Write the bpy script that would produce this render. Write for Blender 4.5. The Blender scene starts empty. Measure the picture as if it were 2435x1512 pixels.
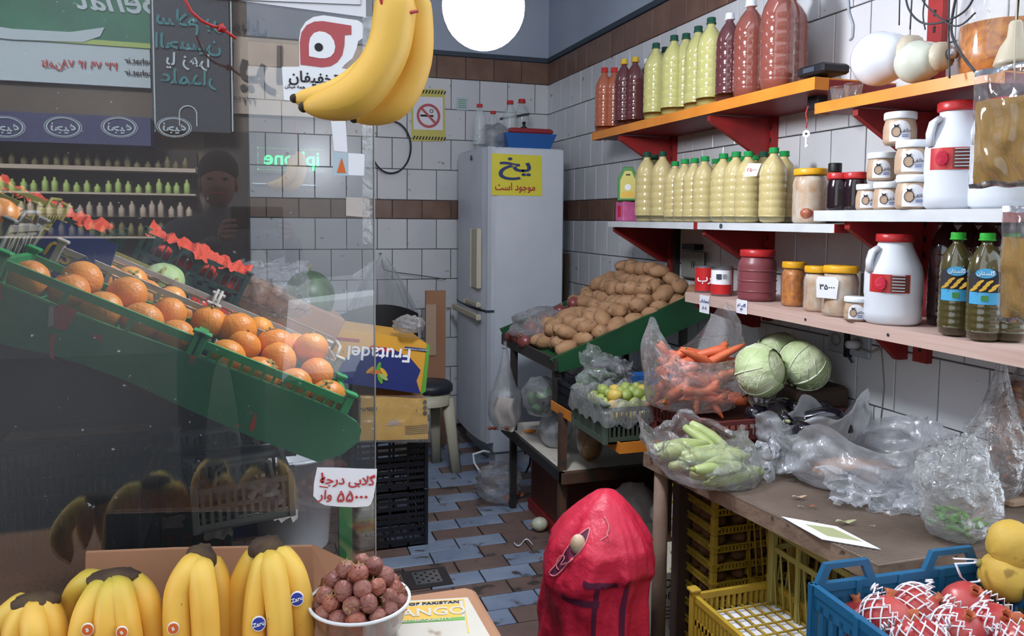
import bpy, math, random, unicodedata
from mathutils import Vector as V, Matrix, Euler, noise
sc = bpy.context.scene
COL = sc.collection
R = random.Random(11)
pi = math.pi
sin, cos, rad = math.sin, math.cos, math.radians

# ---------------------------------------------------------------- camera
FPX, CX, CY, YAW, EYE, ROLL, PITCH = 1850., 1217.5, 651., rad(18.15), 1.35, rad(-.5), rad(4.)
_F = V((sin(YAW)*cos(PITCH), cos(YAW)*cos(PITCH), -sin(PITCH)))
_R0 = V((cos(YAW), -sin(YAW), 0)); _U0 = _R0.cross(_F)
_R = cos(ROLL)*_R0 - sin(ROLL)*_U0; _U = sin(ROLL)*_R0 + cos(ROLL)*_U0
cd = bpy.data.cameras.new('camera'); cam = bpy.data.objects.new('camera', cd); COL.objects.link(cam)
cd.sensor_width = 36; cd.lens = FPX/2435*36; cd.shift_y = -(756-CY)/2435; cd.clip_start = .02; cd.clip_end = 100
m = Matrix((( _R.x, _U.x, -_F.x, 0), (_R.y, _U.y, -_F.y, 0), (_R.z, _U.z, -_F.z, EYE), (0, 0, 0, 1)))
cam.matrix_world = m
sc.camera = cam

def P(px, py, x=None, y=None, z=None):
    'a point of the photograph on a real plane of the room'
    d = _F + (px-CX)/FPX*_R - (py-CY)/FPX*_U
    t = x/d.x if x is not None else y/d.y if y is not None else (z-EYE)/d.z
    return V((d.x*t, d.y*t, EYE+d.z*t))

# ---------------------------------------------------------------- world, lights, exposure
w = bpy.data.worlds.new('overcast_sky'); sc.world = w; w.use_nodes = True
nt = w.node_tree; bg = nt.nodes['Background']
bg.inputs[0].default_value = (.83, .91, 1, 1); bg.inputs[1].default_value = 1.1
sc.view_settings.view_transform = 'Standard'; sc.view_settings.look = 'None'
sc.view_settings.gamma = 1; sc.view_settings.use_curve_mapping = False
sc.view_settings.exposure = 1.0
LAMP_STRENGTH, TUBE_STRENGTH = 75, 14
sd = bpy.data.lights.new('hazy_sun', 'SUN'); sd.energy = 4.6; sd.angle = rad(12); sd.color = (1, .96, .9)
so_ = bpy.data.objects.new('hazy_sun', sd); COL.objects.link(so_); so_.rotation_euler = V((.25, -1, -.62)).to_track_quat('-Z', 'Y').to_euler(); so_.location = (0, 3, 9)
sc.cycles.max_bounces = 8; sc.cycles.transparent_max_bounces = 24
sc.cycles.diffuse_bounces = 4; sc.cycles.glossy_bounces = 3; sc.cycles.transmission_bounces = 6
sc.cycles.caustics_reflective = False; sc.cycles.caustics_refractive = False
sc.cycles.sample_clamp_indirect = 6
sc.cycles.use_denoising = True

# ---------------------------------------------------------------- materials
def lin(c):
    return tuple((x/12.92 if x <= .04045 else ((x+.055)/1.055)**2.4) for x in c)
def hexc(h):
    return lin(tuple(int(h[i:i+2], 16)/255 for i in (0, 2, 4)))
M = {}
def mat(name, col, rough=.5, metal=0, var=None, vs=8, vt=.5, bump=0, bs=40, emit=0, alpha=1, trans=0, ior=1.45, coat=0, spots=None, stretch=None, spec=.5, sss=0, coord='Object', vr=.35):
    m = bpy.data.materials.new(name); m.use_nodes = True
    n = m.node_tree; b = n.nodes['Principled BSDF']; c = hexc(col)+(1,)
    b.inputs['Base Color'].default_value = c; b.inputs['Roughness'].default_value = rough
    b.inputs['Metallic'].default_value = metal; b.inputs['Alpha'].default_value = alpha
    b.inputs['Transmission Weight'].default_value = trans; b.inputs['IOR'].default_value = ior
    b.inputs['Coat Weight'].default_value = coat; b.inputs['Specular IOR Level'].default_value = spec
    if sss: b.inputs['Subsurface Weight'].default_value = sss; b.inputs['Subsurface Scale'].default_value = .01
    L = n.links.new
    if emit: b.inputs['Emission Color'].default_value = c; b.inputs['Emission Strength'].default_value = emit
    if var or bump or spots:
        tc = n.nodes.new('ShaderNodeTexCoord'); mp = n.nodes.new('ShaderNodeMapping')
        oi = n.nodes.new('ShaderNodeObjectInfo'); ad = n.nodes.new('ShaderNodeVectorMath'); ad.operation = 'ADD'
        ml = n.nodes.new('ShaderNodeVectorMath'); ml.operation = 'SCALE'
        cb = n.nodes.new('ShaderNodeCombineXYZ')
        for i in range(3): L(oi.outputs['Random'], cb.inputs[i])
        L(cb.outputs[0], ml.inputs[0]); ml.inputs['Scale'].default_value = 17
        L(tc.outputs[coord], mp.inputs[0]); L(mp.outputs[0], ad.inputs[0]); L(ml.outputs[0], ad.inputs[1])
        if stretch: mp.inputs['Scale'].default_value = stretch
        src = ad.outputs[0]
    last = None
    if var:
        t = n.nodes.new('ShaderNodeTexNoise'); t.inputs['Scale'].default_value = vs; t.inputs['Detail'].default_value = 5
        L(src, t.inputs['Vector'])
        r = n.nodes.new('ShaderNodeMapRange'); r.inputs['From Min'].default_value = vt-vr*.5; r.inputs['From Max'].default_value = vt+vr*.5
        L(t.outputs['Fac'], r.inputs['Value'])
        x = n.nodes.new('ShaderNodeMix'); x.data_type = 'RGBA'
        x.inputs[6].default_value = c; x.inputs[7].default_value = hexc(var)+(1,)
        L(r.outputs[0], x.inputs[0]); last = x.outputs[2]; L(last, b.inputs['Base Color'])
    if spots:
        sc_, ss, th = spots
        t = n.nodes.new('ShaderNodeTexNoise'); t.inputs['Scale'].default_value = ss; t.inputs['Detail'].default_value = 3
        L(src, t.inputs['Vector'])
        r = n.nodes.new('ShaderNodeMapRange'); r.inputs['From Min'].default_value = th; r.inputs['From Max'].default_value = th+.06
        L(t.outputs['Fac'], r.inputs['Value'])
        x = n.nodes.new('ShaderNodeMix'); x.data_type = 'RGBA'
        if last: L(last, x.inputs[6])
        else: x.inputs[6].default_value = c
        x.inputs[7].default_value = hexc(sc_)+(1,)
        L(r.outputs[0], x.inputs[0]); L(x.outputs[2], b.inputs['Base Color'])
    if bump:
        t = n.nodes.new('ShaderNodeTexNoise'); t.inputs['Scale'].default_value = bs; t.inputs['Detail'].default_value = 4
        L(src, t.inputs['Vector'])
        k = n.nodes.new('ShaderNodeBump'); k.inputs['Strength'].default_value = bump; k.inputs['Distance'].default_value = .01
        L(t.outputs['Fac'], k.inputs['Height']); L(k.outputs[0], b.inputs['Normal'])
    M[name] = m; return m
def film(name, tint='FFFFFF', body=.12, gloss=.5, bs=22, bst=.9, rough=.12, white='F2F5FB'):
    'thin plastic film: mostly see-through, some milk, sharp creased glints'
    m = bpy.data.materials.new(name); m.use_nodes = True; n = m.node_tree; L = n.links.new
    n.nodes.remove(n.nodes['Principled BSDF']); out = n.nodes['Material Output']
    tr = n.nodes.new('ShaderNodeBsdfTransparent'); tr.inputs[0].default_value = hexc(tint)+(1,)
    df = n.nodes.new('ShaderNodeBsdfDiffuse'); df.inputs[0].default_value = hexc(white)+(1,)
    tl = n.nodes.new('ShaderNodeBsdfTranslucent'); tl.inputs[0].default_value = hexc(white)+(1,)
    ms = n.nodes.new('ShaderNodeMixShader'); L(df.outputs[0], ms.inputs[1]); L(tl.outputs[0], ms.inputs[2])
    gl = n.nodes.new('ShaderNodeBsdfGlossy'); gl.inputs['Roughness'].default_value = rough
    tc = n.nodes.new('ShaderNodeTexCoord'); t = n.nodes.new('ShaderNodeTexNoise'); t.inputs['Scale'].default_value = bs
    t.inputs['Detail'].default_value = 5; t.inputs['Distortion'].default_value = 1.6; L(tc.outputs['Object'], t.inputs['Vector'])
    k = n.nodes.new('ShaderNodeBump'); k.inputs['Strength'].default_value = bst; k.inputs['Distance'].default_value = .02
    L(t.outputs['Fac'], k.inputs['Height'])
    L(k.outputs[0], gl.inputs['Normal'])
    fr = n.nodes.new('ShaderNodeLayerWeight'); fr.inputs[0].default_value = .35
    L(k.outputs[0], fr.inputs['Normal'])
    a = n.nodes.new('ShaderNodeMath'); a.operation = 'MULTIPLY_ADD'; a.use_clamp = True
    L(fr.outputs['Facing'], a.inputs[0]); a.inputs[1].default_value = gloss; a.inputs[2].default_value = .04
    fw = n.nodes.new('ShaderNodeLayerWeight'); fw.inputs[0].default_value = .3
    b_ = n.nodes.new('ShaderNodeMath'); b_.operation = 'MULTIPLY_ADD'; b_.use_clamp = True
    L(fw.outputs['Facing'], b_.inputs[0]); b_.inputs[1].default_value = body*2; b_.inputs[2].default_value = body
    m1 = n.nodes.new('ShaderNodeMixShader'); L(b_.outputs[0], m1.inputs[0]); L(tr.outputs[0], m1.inputs[1]); L(ms.outputs[0], m1.inputs[2])
    m2 = n.nodes.new('ShaderNodeMixShader'); L(a.outputs[0], m2.inputs[0]); L(m1.outputs[0], m2.inputs[1]); L(gl.outputs[0], m2.inputs[2])
    L(m2.outputs[0], out.inputs[0]); M[name] = m; return m

# ---------------------------------------------------------------- mesh builder
class MB:
    def __init__(s): s.v = []; s.f = []; s.sm = []
    def add(s, vs, fs, T=None, smooth=False):
        k = len(s.v); s.v += [(T @ V(p)) if T else V(p) for p in vs]
        s.f += [tuple(i+k for i in q) for q in fs]; s.sm += [smooth]*len(fs); return s
    def bx(s, a, b, T=None, ch=0):
        x0, y0, z0 = a; x1, y1, z1 = b
        if ch <= 0:
            vs = [(x, y, z) for x in (x0, x1) for y in (y0, y1) for z in (z0, z1)]
            return s.add(vs, [(0,1,3,2),(4,6,7,5),(0,4,5,1),(2,3,7,6),(0,2,6,4),(1,5,7,3)], T)
        c = min(ch, abs(x1-x0)*.49, abs(y1-y0)*.49, abs(z1-z0)*.49)
        return s.prism([(x0+c,y0),(x1-c,y0),(x1,y0+c),(x1,y1-c),(x1-c,y1),(x0+c,y1),(x0,y1-c),(x0,y0+c)], z0, z1, T, c)
    def box(s, c, d, T=None, ch=0):
        return s.bx(tuple(c[i]-d[i]/2 for i in range(3)), tuple(c[i]+d[i]/2 for i in range(3)), T, ch)
    def prism(s, pts, z0, z1, T=None, ch=0, smooth=False):
        n = len(pts)
        if ch:
            cx = sum(p[0] for p in pts)/n; cy = sum(p[1] for p in pts)/n
            mx = max(max(abs(p[0]-cx) for p in pts), 1e-6); my = max(max(abs(p[1]-cy) for p in pts), 1e-6)
            ins = [(cx+(p[0]-cx)*(1-ch/mx), cy+(p[1]-cy)*(1-ch/my)) for p in pts]
            R_ = [[(x, y, z0) for x, y in ins], [(x, y, z0+ch) for x, y in pts], [(x, y, z1-ch) for x, y in pts], [(x, y, z1) for x, y in ins]]
        else: R_ = [[(x, y, z0) for x, y in pts], [(x, y, z1) for x, y in pts]]
        vs = sum(R_, []); fs = [tuple(range(n))[::-1], tuple((len(R_)-1)*n+i for i in range(n))]
        for r in range(len(R_)-1):
            fs += [(r*n+i, r*n+(i+1) % n, (r+1)*n+(i+1) % n, (r+1)*n+i) for i in range(n)]
        return s.add(vs, fs, T, smooth)
    def lathe(s, prof, n=20, T=None, cap=True, fn=None, smooth=True):
        vs = []; fs = []
        for j, (r, z) in enumerate(prof):
            for i in range(n):
                a = 2*pi*i/n; q = r*(fn(a, z) if fn else 1); vs.append((q*cos(a), q*sin(a), z))
        for j in range(len(prof)-1):
            fs += [(j*n+i, j*n+(i+1) % n, (j+1)*n+(i+1) % n, (j+1)*n+i) for i in range(n)]
        if cap: fs += [tuple(range(n))[::-1], tuple((len(prof)-1)*n+i for i in range(n))]
        return s.add(vs, fs, T, smooth)
    def tube(s, pts, r, n=8, T=None, sq=1, cap=True, ph=0):
        pts = [V(p) for p in pts]; m = len(pts); vs = []; fs = []
        up = V((0, 0, 1)); prev = None
        for j, p in enumerate(pts):
            d = (pts[min(j+1, m-1)]-pts[max(j-1, 0)]).normalized()
            if prev is None:
                a = d.cross(up if abs(d.z) < .9 else V((0, 1, 0))).normalized()
            else: a = (prev - d*prev.dot(d)).normalized()
            prev = a; b = d.cross(a); rr = r[j] if isinstance(r, (list, tuple)) else r
            for i in range(n):
                t = 2*pi*i/n+ph; vs.append(p + a*rr*cos(t) + b*rr*sin(t)*sq)
        for j in range(m-1):
            fs += [(j*n+i, j*n+(i+1) % n, (j+1)*n+(i+1) % n, (j+1)*n+i) for i in range(n)]
        if cap: fs += [tuple(range(n))[::-1], tuple((m-1)*n+i for i in range(n))]
        return s.add(vs, fs, T, True)
    def ball(s, c, r, nu=16, nv=10, T=None, fn=None, rot=None):
        if not isinstance(r, (list, tuple)): r = (r, r, r)
        vs = [V((0, 0, -1))]; fs = []
        for j in range(1, nv):
            t = pi*j/nv
            for i in range(nu):
                a = 2*pi*i/nu; vs.append(V((sin(t)*cos(a), sin(t)*sin(a), -cos(t))))
        vs.append(V((0, 0, 1)))
        for i in range(nu): fs.append((0, 1+(i+1) % nu, 1+i))
        for j in range(nv-2):
            a = 1+j*nu
            fs += [(a+i, a+(i+1) % nu, a+nu+(i+1) % nu, a+nu+i) for i in range(nu)]
        a = 1+(nv-2)*nu
        for i in range(nu): fs.append((a+i, a+(i+1) % nu, len(vs)-1))
        o = []
        for p in vs:
            q = p*(fn(p) if fn else 1); q = V((q.x*r[0], q.y*r[1], q.z*r[2]))
            if rot: q = rot @ q
            o.append(q+V(c))
        return s.add(o, fs, T, True)
    def grid(s, fn, nu, nv, T=None, wrap=False, smooth=True):
        vs = [fn(i/(nu if wrap else nu-1), j/(nv-1)) for j in range(nv) for i in range(nu)]
        fs = [(j*nu+i, j*nu+(i+1) % nu, (j+1)*nu+(i+1) % nu, (j+1)*nu+i) for j in range(nv-1) for i in range(nu if wrap else nu-1)]
        return s.add(vs, fs, T, smooth)
    def mesh(s, name, mt, off=V((0, 0, 0))):
        me = bpy.data.meshes.new(name); me.from_pydata([v-off for v in s.v], [], s.f)
        me.polygons.foreach_set('use_smooth', s.sm); me.update()
        if mt: me.materials.append(M[mt] if isinstance(mt, str) else mt)
        return me
    def build(s, name, mt, parent=None, label=None, cat=None, group=None, kind=None):
        if parent is not None: off = wl(parent)
        else:
            xs = [v.x for v in s.v]; ys = [v.y for v in s.v]
            off = V(((min(xs)+max(xs))/2, (min(ys)+max(ys))/2, min(v.z for v in s.v)))
        o = bpy.data.objects.new(name, s.mesh(name, mt, off)); COL.objects.link(o)
        if parent is not None: o.parent = parent
        else: o.location = off
        return tag(o, label, cat, group, kind)
def wl(o):
    l = V((0, 0, 0))
    while o: l += V(o.location); o = o.parent
    return l
def tag(o, label=None, cat=None, group=None, kind=None):
    if label: o['label'] = label
    if cat: o['category'] = cat
    if group: o['group'] = group
    if kind: o['kind'] = kind
    return o
def thing(name, label, cat, loc=(0, 0, 0), group=None):
    o = bpy.data.objects.new(name, None); COL.objects.link(o); o.location = loc; o.empty_display_size = .05
    return tag(o, label, cat, group)
def dup(o, loc=None, rot=None, scale=None, label=None, group=None, parent=None):
    c = o.copy(); COL.objects.link(c)
    if parent: c.parent = parent
    if loc is not None: c.location = loc
    if rot is not None: c.rotation_euler = rot
    if scale is not None: c.scale = (scale,)*3 if not isinstance(scale, (tuple, list)) else scale
    if label: c['label'] = label
    if group: c['group'] = group
    for ch in list(o.children): dup(ch, parent=c)
    return c
class Many:
    'first use moves the original, later uses copy it with its parts'
    def __init__(s, o): s.o = o; s.used = False; s.base = tuple(o.scale)
    def put(s, loc, rot=(0, 0, 0), scale=1, label=None, group=None):
        if s.used: return dup(s.o, loc, rot, scale, label, group)
        s.used = True; o = s.o; o.location = loc; o.rotation_euler = rot
        o.scale = (scale,)*3 if not isinstance(scale, (tuple, list)) else scale
        if label: o['label'] = label
        if group: o['group'] = group
        return o
def frame(o, r, u):
    'matrix with local x along r, local y along u, local z out of the face'
    r = V(r).normalized(); n = r.cross(V(u)).normalized(); u = n.cross(r)
    return Matrix(((r.x, u.x, n.x, o[0]), (r.y, u.y, n.y, o[1]), (r.z, u.z, n.z, o[2]), (0, 0, 0, 1)))
def TR(loc=(0, 0, 0), rot=(0, 0, 0)): return Matrix.Translation(V(loc)) @ Euler(rot).to_matrix().to_4x4()

# ---------------------------------------------------------------- writing
FT = {}
for cp in range(0xFB50, 0xFEFF):
    d = unicodedata.decomposition(chr(cp)).split()
    if d and d[0] in ('<isolated>', '<final>', '<initial>', '<medial>') and len(d) in (2, 3):
        FT.setdefault(''.join(chr(int(x, 16)) for x in d[1:]), {})[d[0][1:-1]] = chr(cp)
FT['\uE000'] = FT['\u0644\u0627']
def fa(s):
    s = s.replace('\u0644\u0627', '\uE000'); out = ''
    for i, ch in enumerate(s):
        f = FT.get(ch)
        if not f or 'final' not in f: out += (f or {}).get('isolated', ch); continue
        pv = FT.get(s[i-1], {}) if i else {}
        nx = FT.get(s[i+1], {}) if i+1 < len(s) else {}
        jp = 'initial' in pv; jn = 'initial' in f and 'final' in nx
        out += f.get('medial' if jp and jn else 'final' if jp else 'initial' if jn else 'isolated', f.get('isolated'))
    return out[::-1]
def text(body, T, size, mt, parent, bold=0, width=None, name='lettering', ar=False, label=None, flip=False, shear=0, align='CENTER'):
    c = bpy.data.curves.new(name, 'FONT'); c.body = fa(body) if ar else body; c.size = size
    c.align_x = align; c.align_y = 'CENTER'; c.offset = min(bold, size*.016); c.extrude = .0004; c.shear = shear
    c.resolution_u = 3
    t_ = bpy.data.objects.new('t', c); me = bpy.data.meshes.new_from_object(t_); bpy.data.objects.remove(t_); me.materials.clear(); me.materials.append(M[mt])
    o = bpy.data.objects.new(name, me); COL.objects.link(o)
    o.parent = parent; off = wl(parent)
    T = Matrix.Translation(-off) @ T
    if flip: T = T @ Matrix.Rotation(pi, 4, 'Z')
    if width: T = T @ Matrix.Diagonal((width, 1, 1, 1))
    o.matrix_local = T
    if label: o['label'] = label
    return o
def plate(pts, T, mt, parent, name='print', d0=0, d1=.0012, label=None, **k):
    b = MB().prism(pts, d0, d1, T); return b.build(name, mt, parent, label=label, **k)
def disc(cx, cy, r, ry=None, n=24):
    return [(cx+r*cos(2*pi*i/n), cy+(ry or r)*sin(2*pi*i/n)) for i in range(n)]
def smooth(pts, k=6):
    ps = [V(p) for p in pts]; out = []; n = len(ps)-1
    for i in range(n):
        a, b, c, d = (ps[max(0, min(n, i+j))] for j in (-1, 0, 1, 2))
        for q in range(k):
            t = q/k; out.append(.5*((2*b)+(-a+c)*t+(2*a-5*b+4*c-d)*t*t+(-a+3*b-3*c+d)*t**3))
    return out+[ps[-1]]
def rect(x0, y0, x1, y1): return [(x0, y0), (x1, y0), (x1, y1), (x0, y1)]
def ring(cx, cy, r0, r1, T, mt, parent, name='print', d=.001, n=28, ry=1, a0=0, a1=2*pi):
    b = MB()
    for i in range(n):
        t0 = a0+(a1-a0)*i/n; t1 = a0+(a1-a0)*(i+1)/n
        q = [(cx+r0*cos(t0), cy+r0*ry*sin(t0)), (cx+r1*cos(t0), cy+r1*ry*sin(t0)), (cx+r1*cos(t1), cy+r1*ry*sin(t1)), (cx+r0*cos(t1), cy+r0*ry*sin(t1))]
        b.add([(x, y, d) for x, y in q], [(0, 1, 2, 3)], T)
    return b.build(name, mt, parent)
# ---------------------------------------------------------------- palette
mat('wall_tile', 'D3D3D6', .22, var='C9CACF', vs=2, spots=('8F8A84', 22, .69))
mat('brown_tile', '7E6152', .35, var='6C5044', vs=9)
mat('grout', '5E6067', .9)
mat('plaster', 'A9B3C2', .7, var='98A3B4', vs=2)
mat('dark_line', '39434F', .6)
mat('floor_blue', '8A96AA', .42, var='75829A', vs=7, spots=('4A4644', 14, .63), bump=.15, bs=60)
mat('floor_brown', '77625A', .45, var='64524D', vs=7, spots=('3F3734', 12, .62), bump=.15, bs=60)
mat('floor_grout', '332F30', .9)
mat('white', 'D8DBE0', .4); mat('fridge_white', 'C3C9D2', .38, var='B7BEC9', vs=3)
mat('fridge_trim', 'A9AFB8', .35); mat('cream', 'B9B39E', .5)
mat('black', '16171B', .5); mat('black_plastic', '22242B', .45, var='2C2F38', vs=12)
mat('dark_metal', '2E3134', .5, .3, var='3C3631', vs=20)
mat('rusty', '4A423C', .7, .2, var='6B4A35', vs=25)
mat('green_paint', '267C4A', .5, var='1F6A40', vs=5, spots=('B7573C', 14, .70), bump=.1)
mat('green_dark', '1C4D2E', .5, var='183F28', vs=6, spots=('A9B4A8', 30, .76))
mat('red_paint', '9E2A2A', .45, var='7F2022', vs=9)
mat('red_dull', '7A2226', .5)
mat('chip_red', 'B2472F', .7)
mat('orange_paint', 'D98A35', .35, var='C97A2B', vs=10, spots=('7A3F22', 24, .70))
mat('shelf_white', 'CFD2D6', .4, var='C2C5C9', vs=12, spots=('8D8882', 30, .72))
mat('shelf_pink', 'C9AEA4', .45, var='BFA094', vs=6, stretch=(40, 1, 40))
mat('counter', '75655A', .75, var='5F5046', vs=9, bump=.3)
mat('counter_edge', '8A7361', .8, var='6F5B4C', vs=12, spots=('45372D', 30, .66), bump=.5)
mat('wood_leg', '9A8270', .7, var='82695A', vs=14)
mat('wood_dark', '4A3930', .8); mat('box_brown', '6E3A2E', .7, var='5E3026', vs=4)
mat('card', 'A77B5E', .85, var='9A7055', vs=6); mat('card_pale', 'B59A84', .85)
mat('white_card', 'CBC6BC', .8, var='B9B2A6', vs=5, spots=('8E7A62', 16, .66))
mat('paper', 'E3E3EA', .7); mat('ink_red', 'B43A3E', .7); mat('ink_blue', '3B4A86', .7); mat('ink_black', '24242A', .7)
mat('crate_green', '2F9E58', .4, var='27894B', vs=14); mat('crate_white', 'B7ADA2', .5, var='A59B91', vs=10)
mat('crate_yellow', 'C2A035', .5, var='A98A2C', vs=12); mat('crate_olive', '9A8F4C', .6)
mat('crate_dark', '2B3B34', .5); mat('crate_greygreen', '4E5A50', .5); mat('crate_blue', '1F5F86', .42, var='1A5479', vs=10)
mat('crate_redbrown', '6B2E2C', .5); mat('crate_grey', '8C8A84', .55); mat('crate_black', '1A1C24', .45)
mat('orange_fruit', 'E8952F', .38, var='DE7F26', vs=9, bump=.25, bs=160, sss=.1)
mat('orange_deep', 'E07A3A', .35, var='E9A24A', vs=12, sss=.1)
mat('calyx', '8C8448', .8)
mat('tomato', 'D8412A', .25, var='C93420', vs=6)
mat('red_net', 'E0533A', .6, bump=.8, bs=120)
mat('potato', 'A98363', .75, var='96704F', vs=16, spots=('6E4F38', 40, .66), bump=.4, bs=60)
mat('onion_red', '6A2E34', .3, var='80463F', vs=8, stretch=(3, 3, .4)); mat('onion_white', 'D6D6C2', .3, var='B9BE9E', vs=6)
mat('onion_skin', 'A85A38', .5)
mat('lime', '84954A', .45, var='9CA458', vs=7, bump=.2, bs=120); mat('lime_yellow', 'CBA94E', .45, var='B8A650', vs=7, bump=.2, bs=120)
mat('carrot', 'D8704A', .45, var='CC623E', vs=14, stretch=(1, 1, 6), bump=.2, bs=40); mat('stalk', '7C7A40', .8)
mat('zucchini', 'B4BF84', .35, var='98A868', vs=18, stretch=(1, 1, .2)); mat('aubergine', '17131D', .15, coat=.5); mat('calyx_pale', 'A3A67C', .7)
mat('cabbage', 'A3B97C', .45, var='C3D0A0', vs=16, stretch=(1, 1, .35), bump=.8, bs=30); mat('cabbage_pale', 'B9C796', .45, var='D3DAB8', vs=20, bump=.8, bs=34)
mat('vein', 'DDE3CC', .5)
mat('pomegranate', 'A6262E', .3, var='BE5650', vs=6, vt=.55); mat('pom_crown', 'B5603C', .6)
mat('net_white', 'E9E6EC', .6); mat('quince', 'C8A648', .6, var='B8943C', vs=7, spots=('8E6E2C', 20, .68), bump=.2)
mat('medlar', '784740', .42, var='945E52', vs=30, bump=.9, bs=70); mat('medlar_light', '9C5A48', .4, var='7E463C', vs=22, bump=.9, bs=70)
mat('leaf_green', '3C6B33', .5, var='2C5127', vs=18); mat('parsley', '49672F', .6)
mat('sticker_blue', '3344A0', .4); mat('sticker_white', 'EDEEF4', .5); mat('sticker_orange', 'D2682E', .45)
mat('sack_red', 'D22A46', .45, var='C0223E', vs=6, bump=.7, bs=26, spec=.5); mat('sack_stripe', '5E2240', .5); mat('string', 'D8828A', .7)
mat('sack_white', 'B9AFA9', .6, bump=.5, bs=14)
mat('label_green', '3F7F3B', .5); mat('label_yellow', 'C9BE62', .5); mat('pink_box', 'B84E86', .6, var='CB6C9A', vs=30)
mat('yellow_sign', 'D8CF45', .5, var='CFC53C', vs=5); mat('sign_blue', '2C3B6E', .5); mat('sign_red', 'A8263A', .5)
mat('rust_red', 'B4545A', .5); mat('tahini', 'B79C84', .35); mat('lid_white', 'DDE0E4', .35); mat('lid_yellow', 'DDA21E', .35); mat('lid_red', 'B52A2C', .35)
mat('pickle_dark', '20141A', .15, coat=.4); mat('pickle_white', 'CFC3B4', .5, var='C29A74', vs=30); mat('pickle_orange', 'A86238', .35, var='D28A3C', vs=70)
mat('maroon_tub', '86484E', .35, var='783E44', vs=3); mat('jug_white', 'D2D6DE', .38)
mat('cap_green', '1E8A46', .4); mat('cap_dark', '1F4A3A', .4); mat('cap_red', 'BE3634', .4); mat('cap_yellow', 'CFA93A', .4); mat('cap_white', 'DDE2EA', .4)
mat('cap_bright_green', '35A83A', .4)
mat('tin', 'A9A9AD', .3, .8); mat('tin_red', 'C02A2C', .35)
mat('bulb_white', 'D6D9E2', .18, coat=.5); mat('bulb_cream', 'C4C6B8', .2, coat=.5); mat('lamp_base', 'B9AD98', .45)
mat('cable', '2A2B30', .5); mat('key_metal', 'C4C6CC', .25, .8); mat('foil', 'B9BABF', .22, .9, bump=.6, bs=16)
mat('powder', '94702A', .8, var='86642A', vs=20, bump=.1); mat('chrome', 'BFC0C6', .15, .9)
mat('watermelon', '1E331E', .4, var='4E6A40', vs=9, stretch=(3, 3, .5)); mat('tray_blue', '2A5C9E', .4); mat('tray_red', '8E2E36', .4)
mat('navy', '25306E', .5); mat('amber_print', 'D29A35', .5); mat('print_green', '5C9A3A', .5); mat('yellow_print', 'D8A93A', .45)
mat('banana', 'EEC25A', .42, var='E6B048', vs=10, spots=('7A5A2A', 60, .74)); mat('banana_tip', '3A2A1C', .8); mat('banana_crown', '3A2824', .8, var='54422C', vs=40)
for nm, a, b in (('liquid_lemon', 'C2B27E', '8F8A4A'), ('liquid_green', 'B8B474', '8E9440'), ('liquid_amber', 'A85F45', '7E3A2E'), ('liquid_plum', '5C3234', '4C2028'), ('liquid_rose', '854A40', '6A2E2C'), ('liquid_black', '2A1516', '170A0C'), ('liquid_olive', '4A4326', '33301C')):
    mat(nm, a, .13, var=a, coat=.6, spec=.7, bump=.05, bs=10)
mat('pet', 'C8D2D6', .1, alpha=.35, coat=.5); mat('banana_green', '8FA23A', .45)
def banana_mat():
    m = M['banana']; n = m.node_tree; L = n.links.new; b = n.nodes['Principled BSDF']
    src = b.inputs['Base Color'].links[0].from_socket
    at = n.nodes.new('ShaderNodeAttribute'); at.attribute_name = 'ripe'
    x = n.nodes.new('ShaderNodeMix'); x.data_type = 'RGBA'; L(at.outputs['Fac'], x.inputs[0]); L(src, x.inputs[6]); x.inputs[7].default_value = hexc('9DA83C')+(1,)
    L(x.outputs[2], b.inputs['Base Color'])
banana_mat()
film('film', body=.15, gloss=.5, bs=14, bst=.9, rough=.1)
film('film_crisp', body=.17, gloss=.8, bs=26, bst=1, rough=.1)
film('film_milky', body=.4, gloss=.6, bs=12, bst=.9, rough=.14, white='EEF2FA')
film('film_green', body=.12, gloss=.5, bs=14, white='C6DCA8')
film('film_jar', body=.03, gloss=.5, bs=3, bst=.15, rough=.06)

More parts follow.
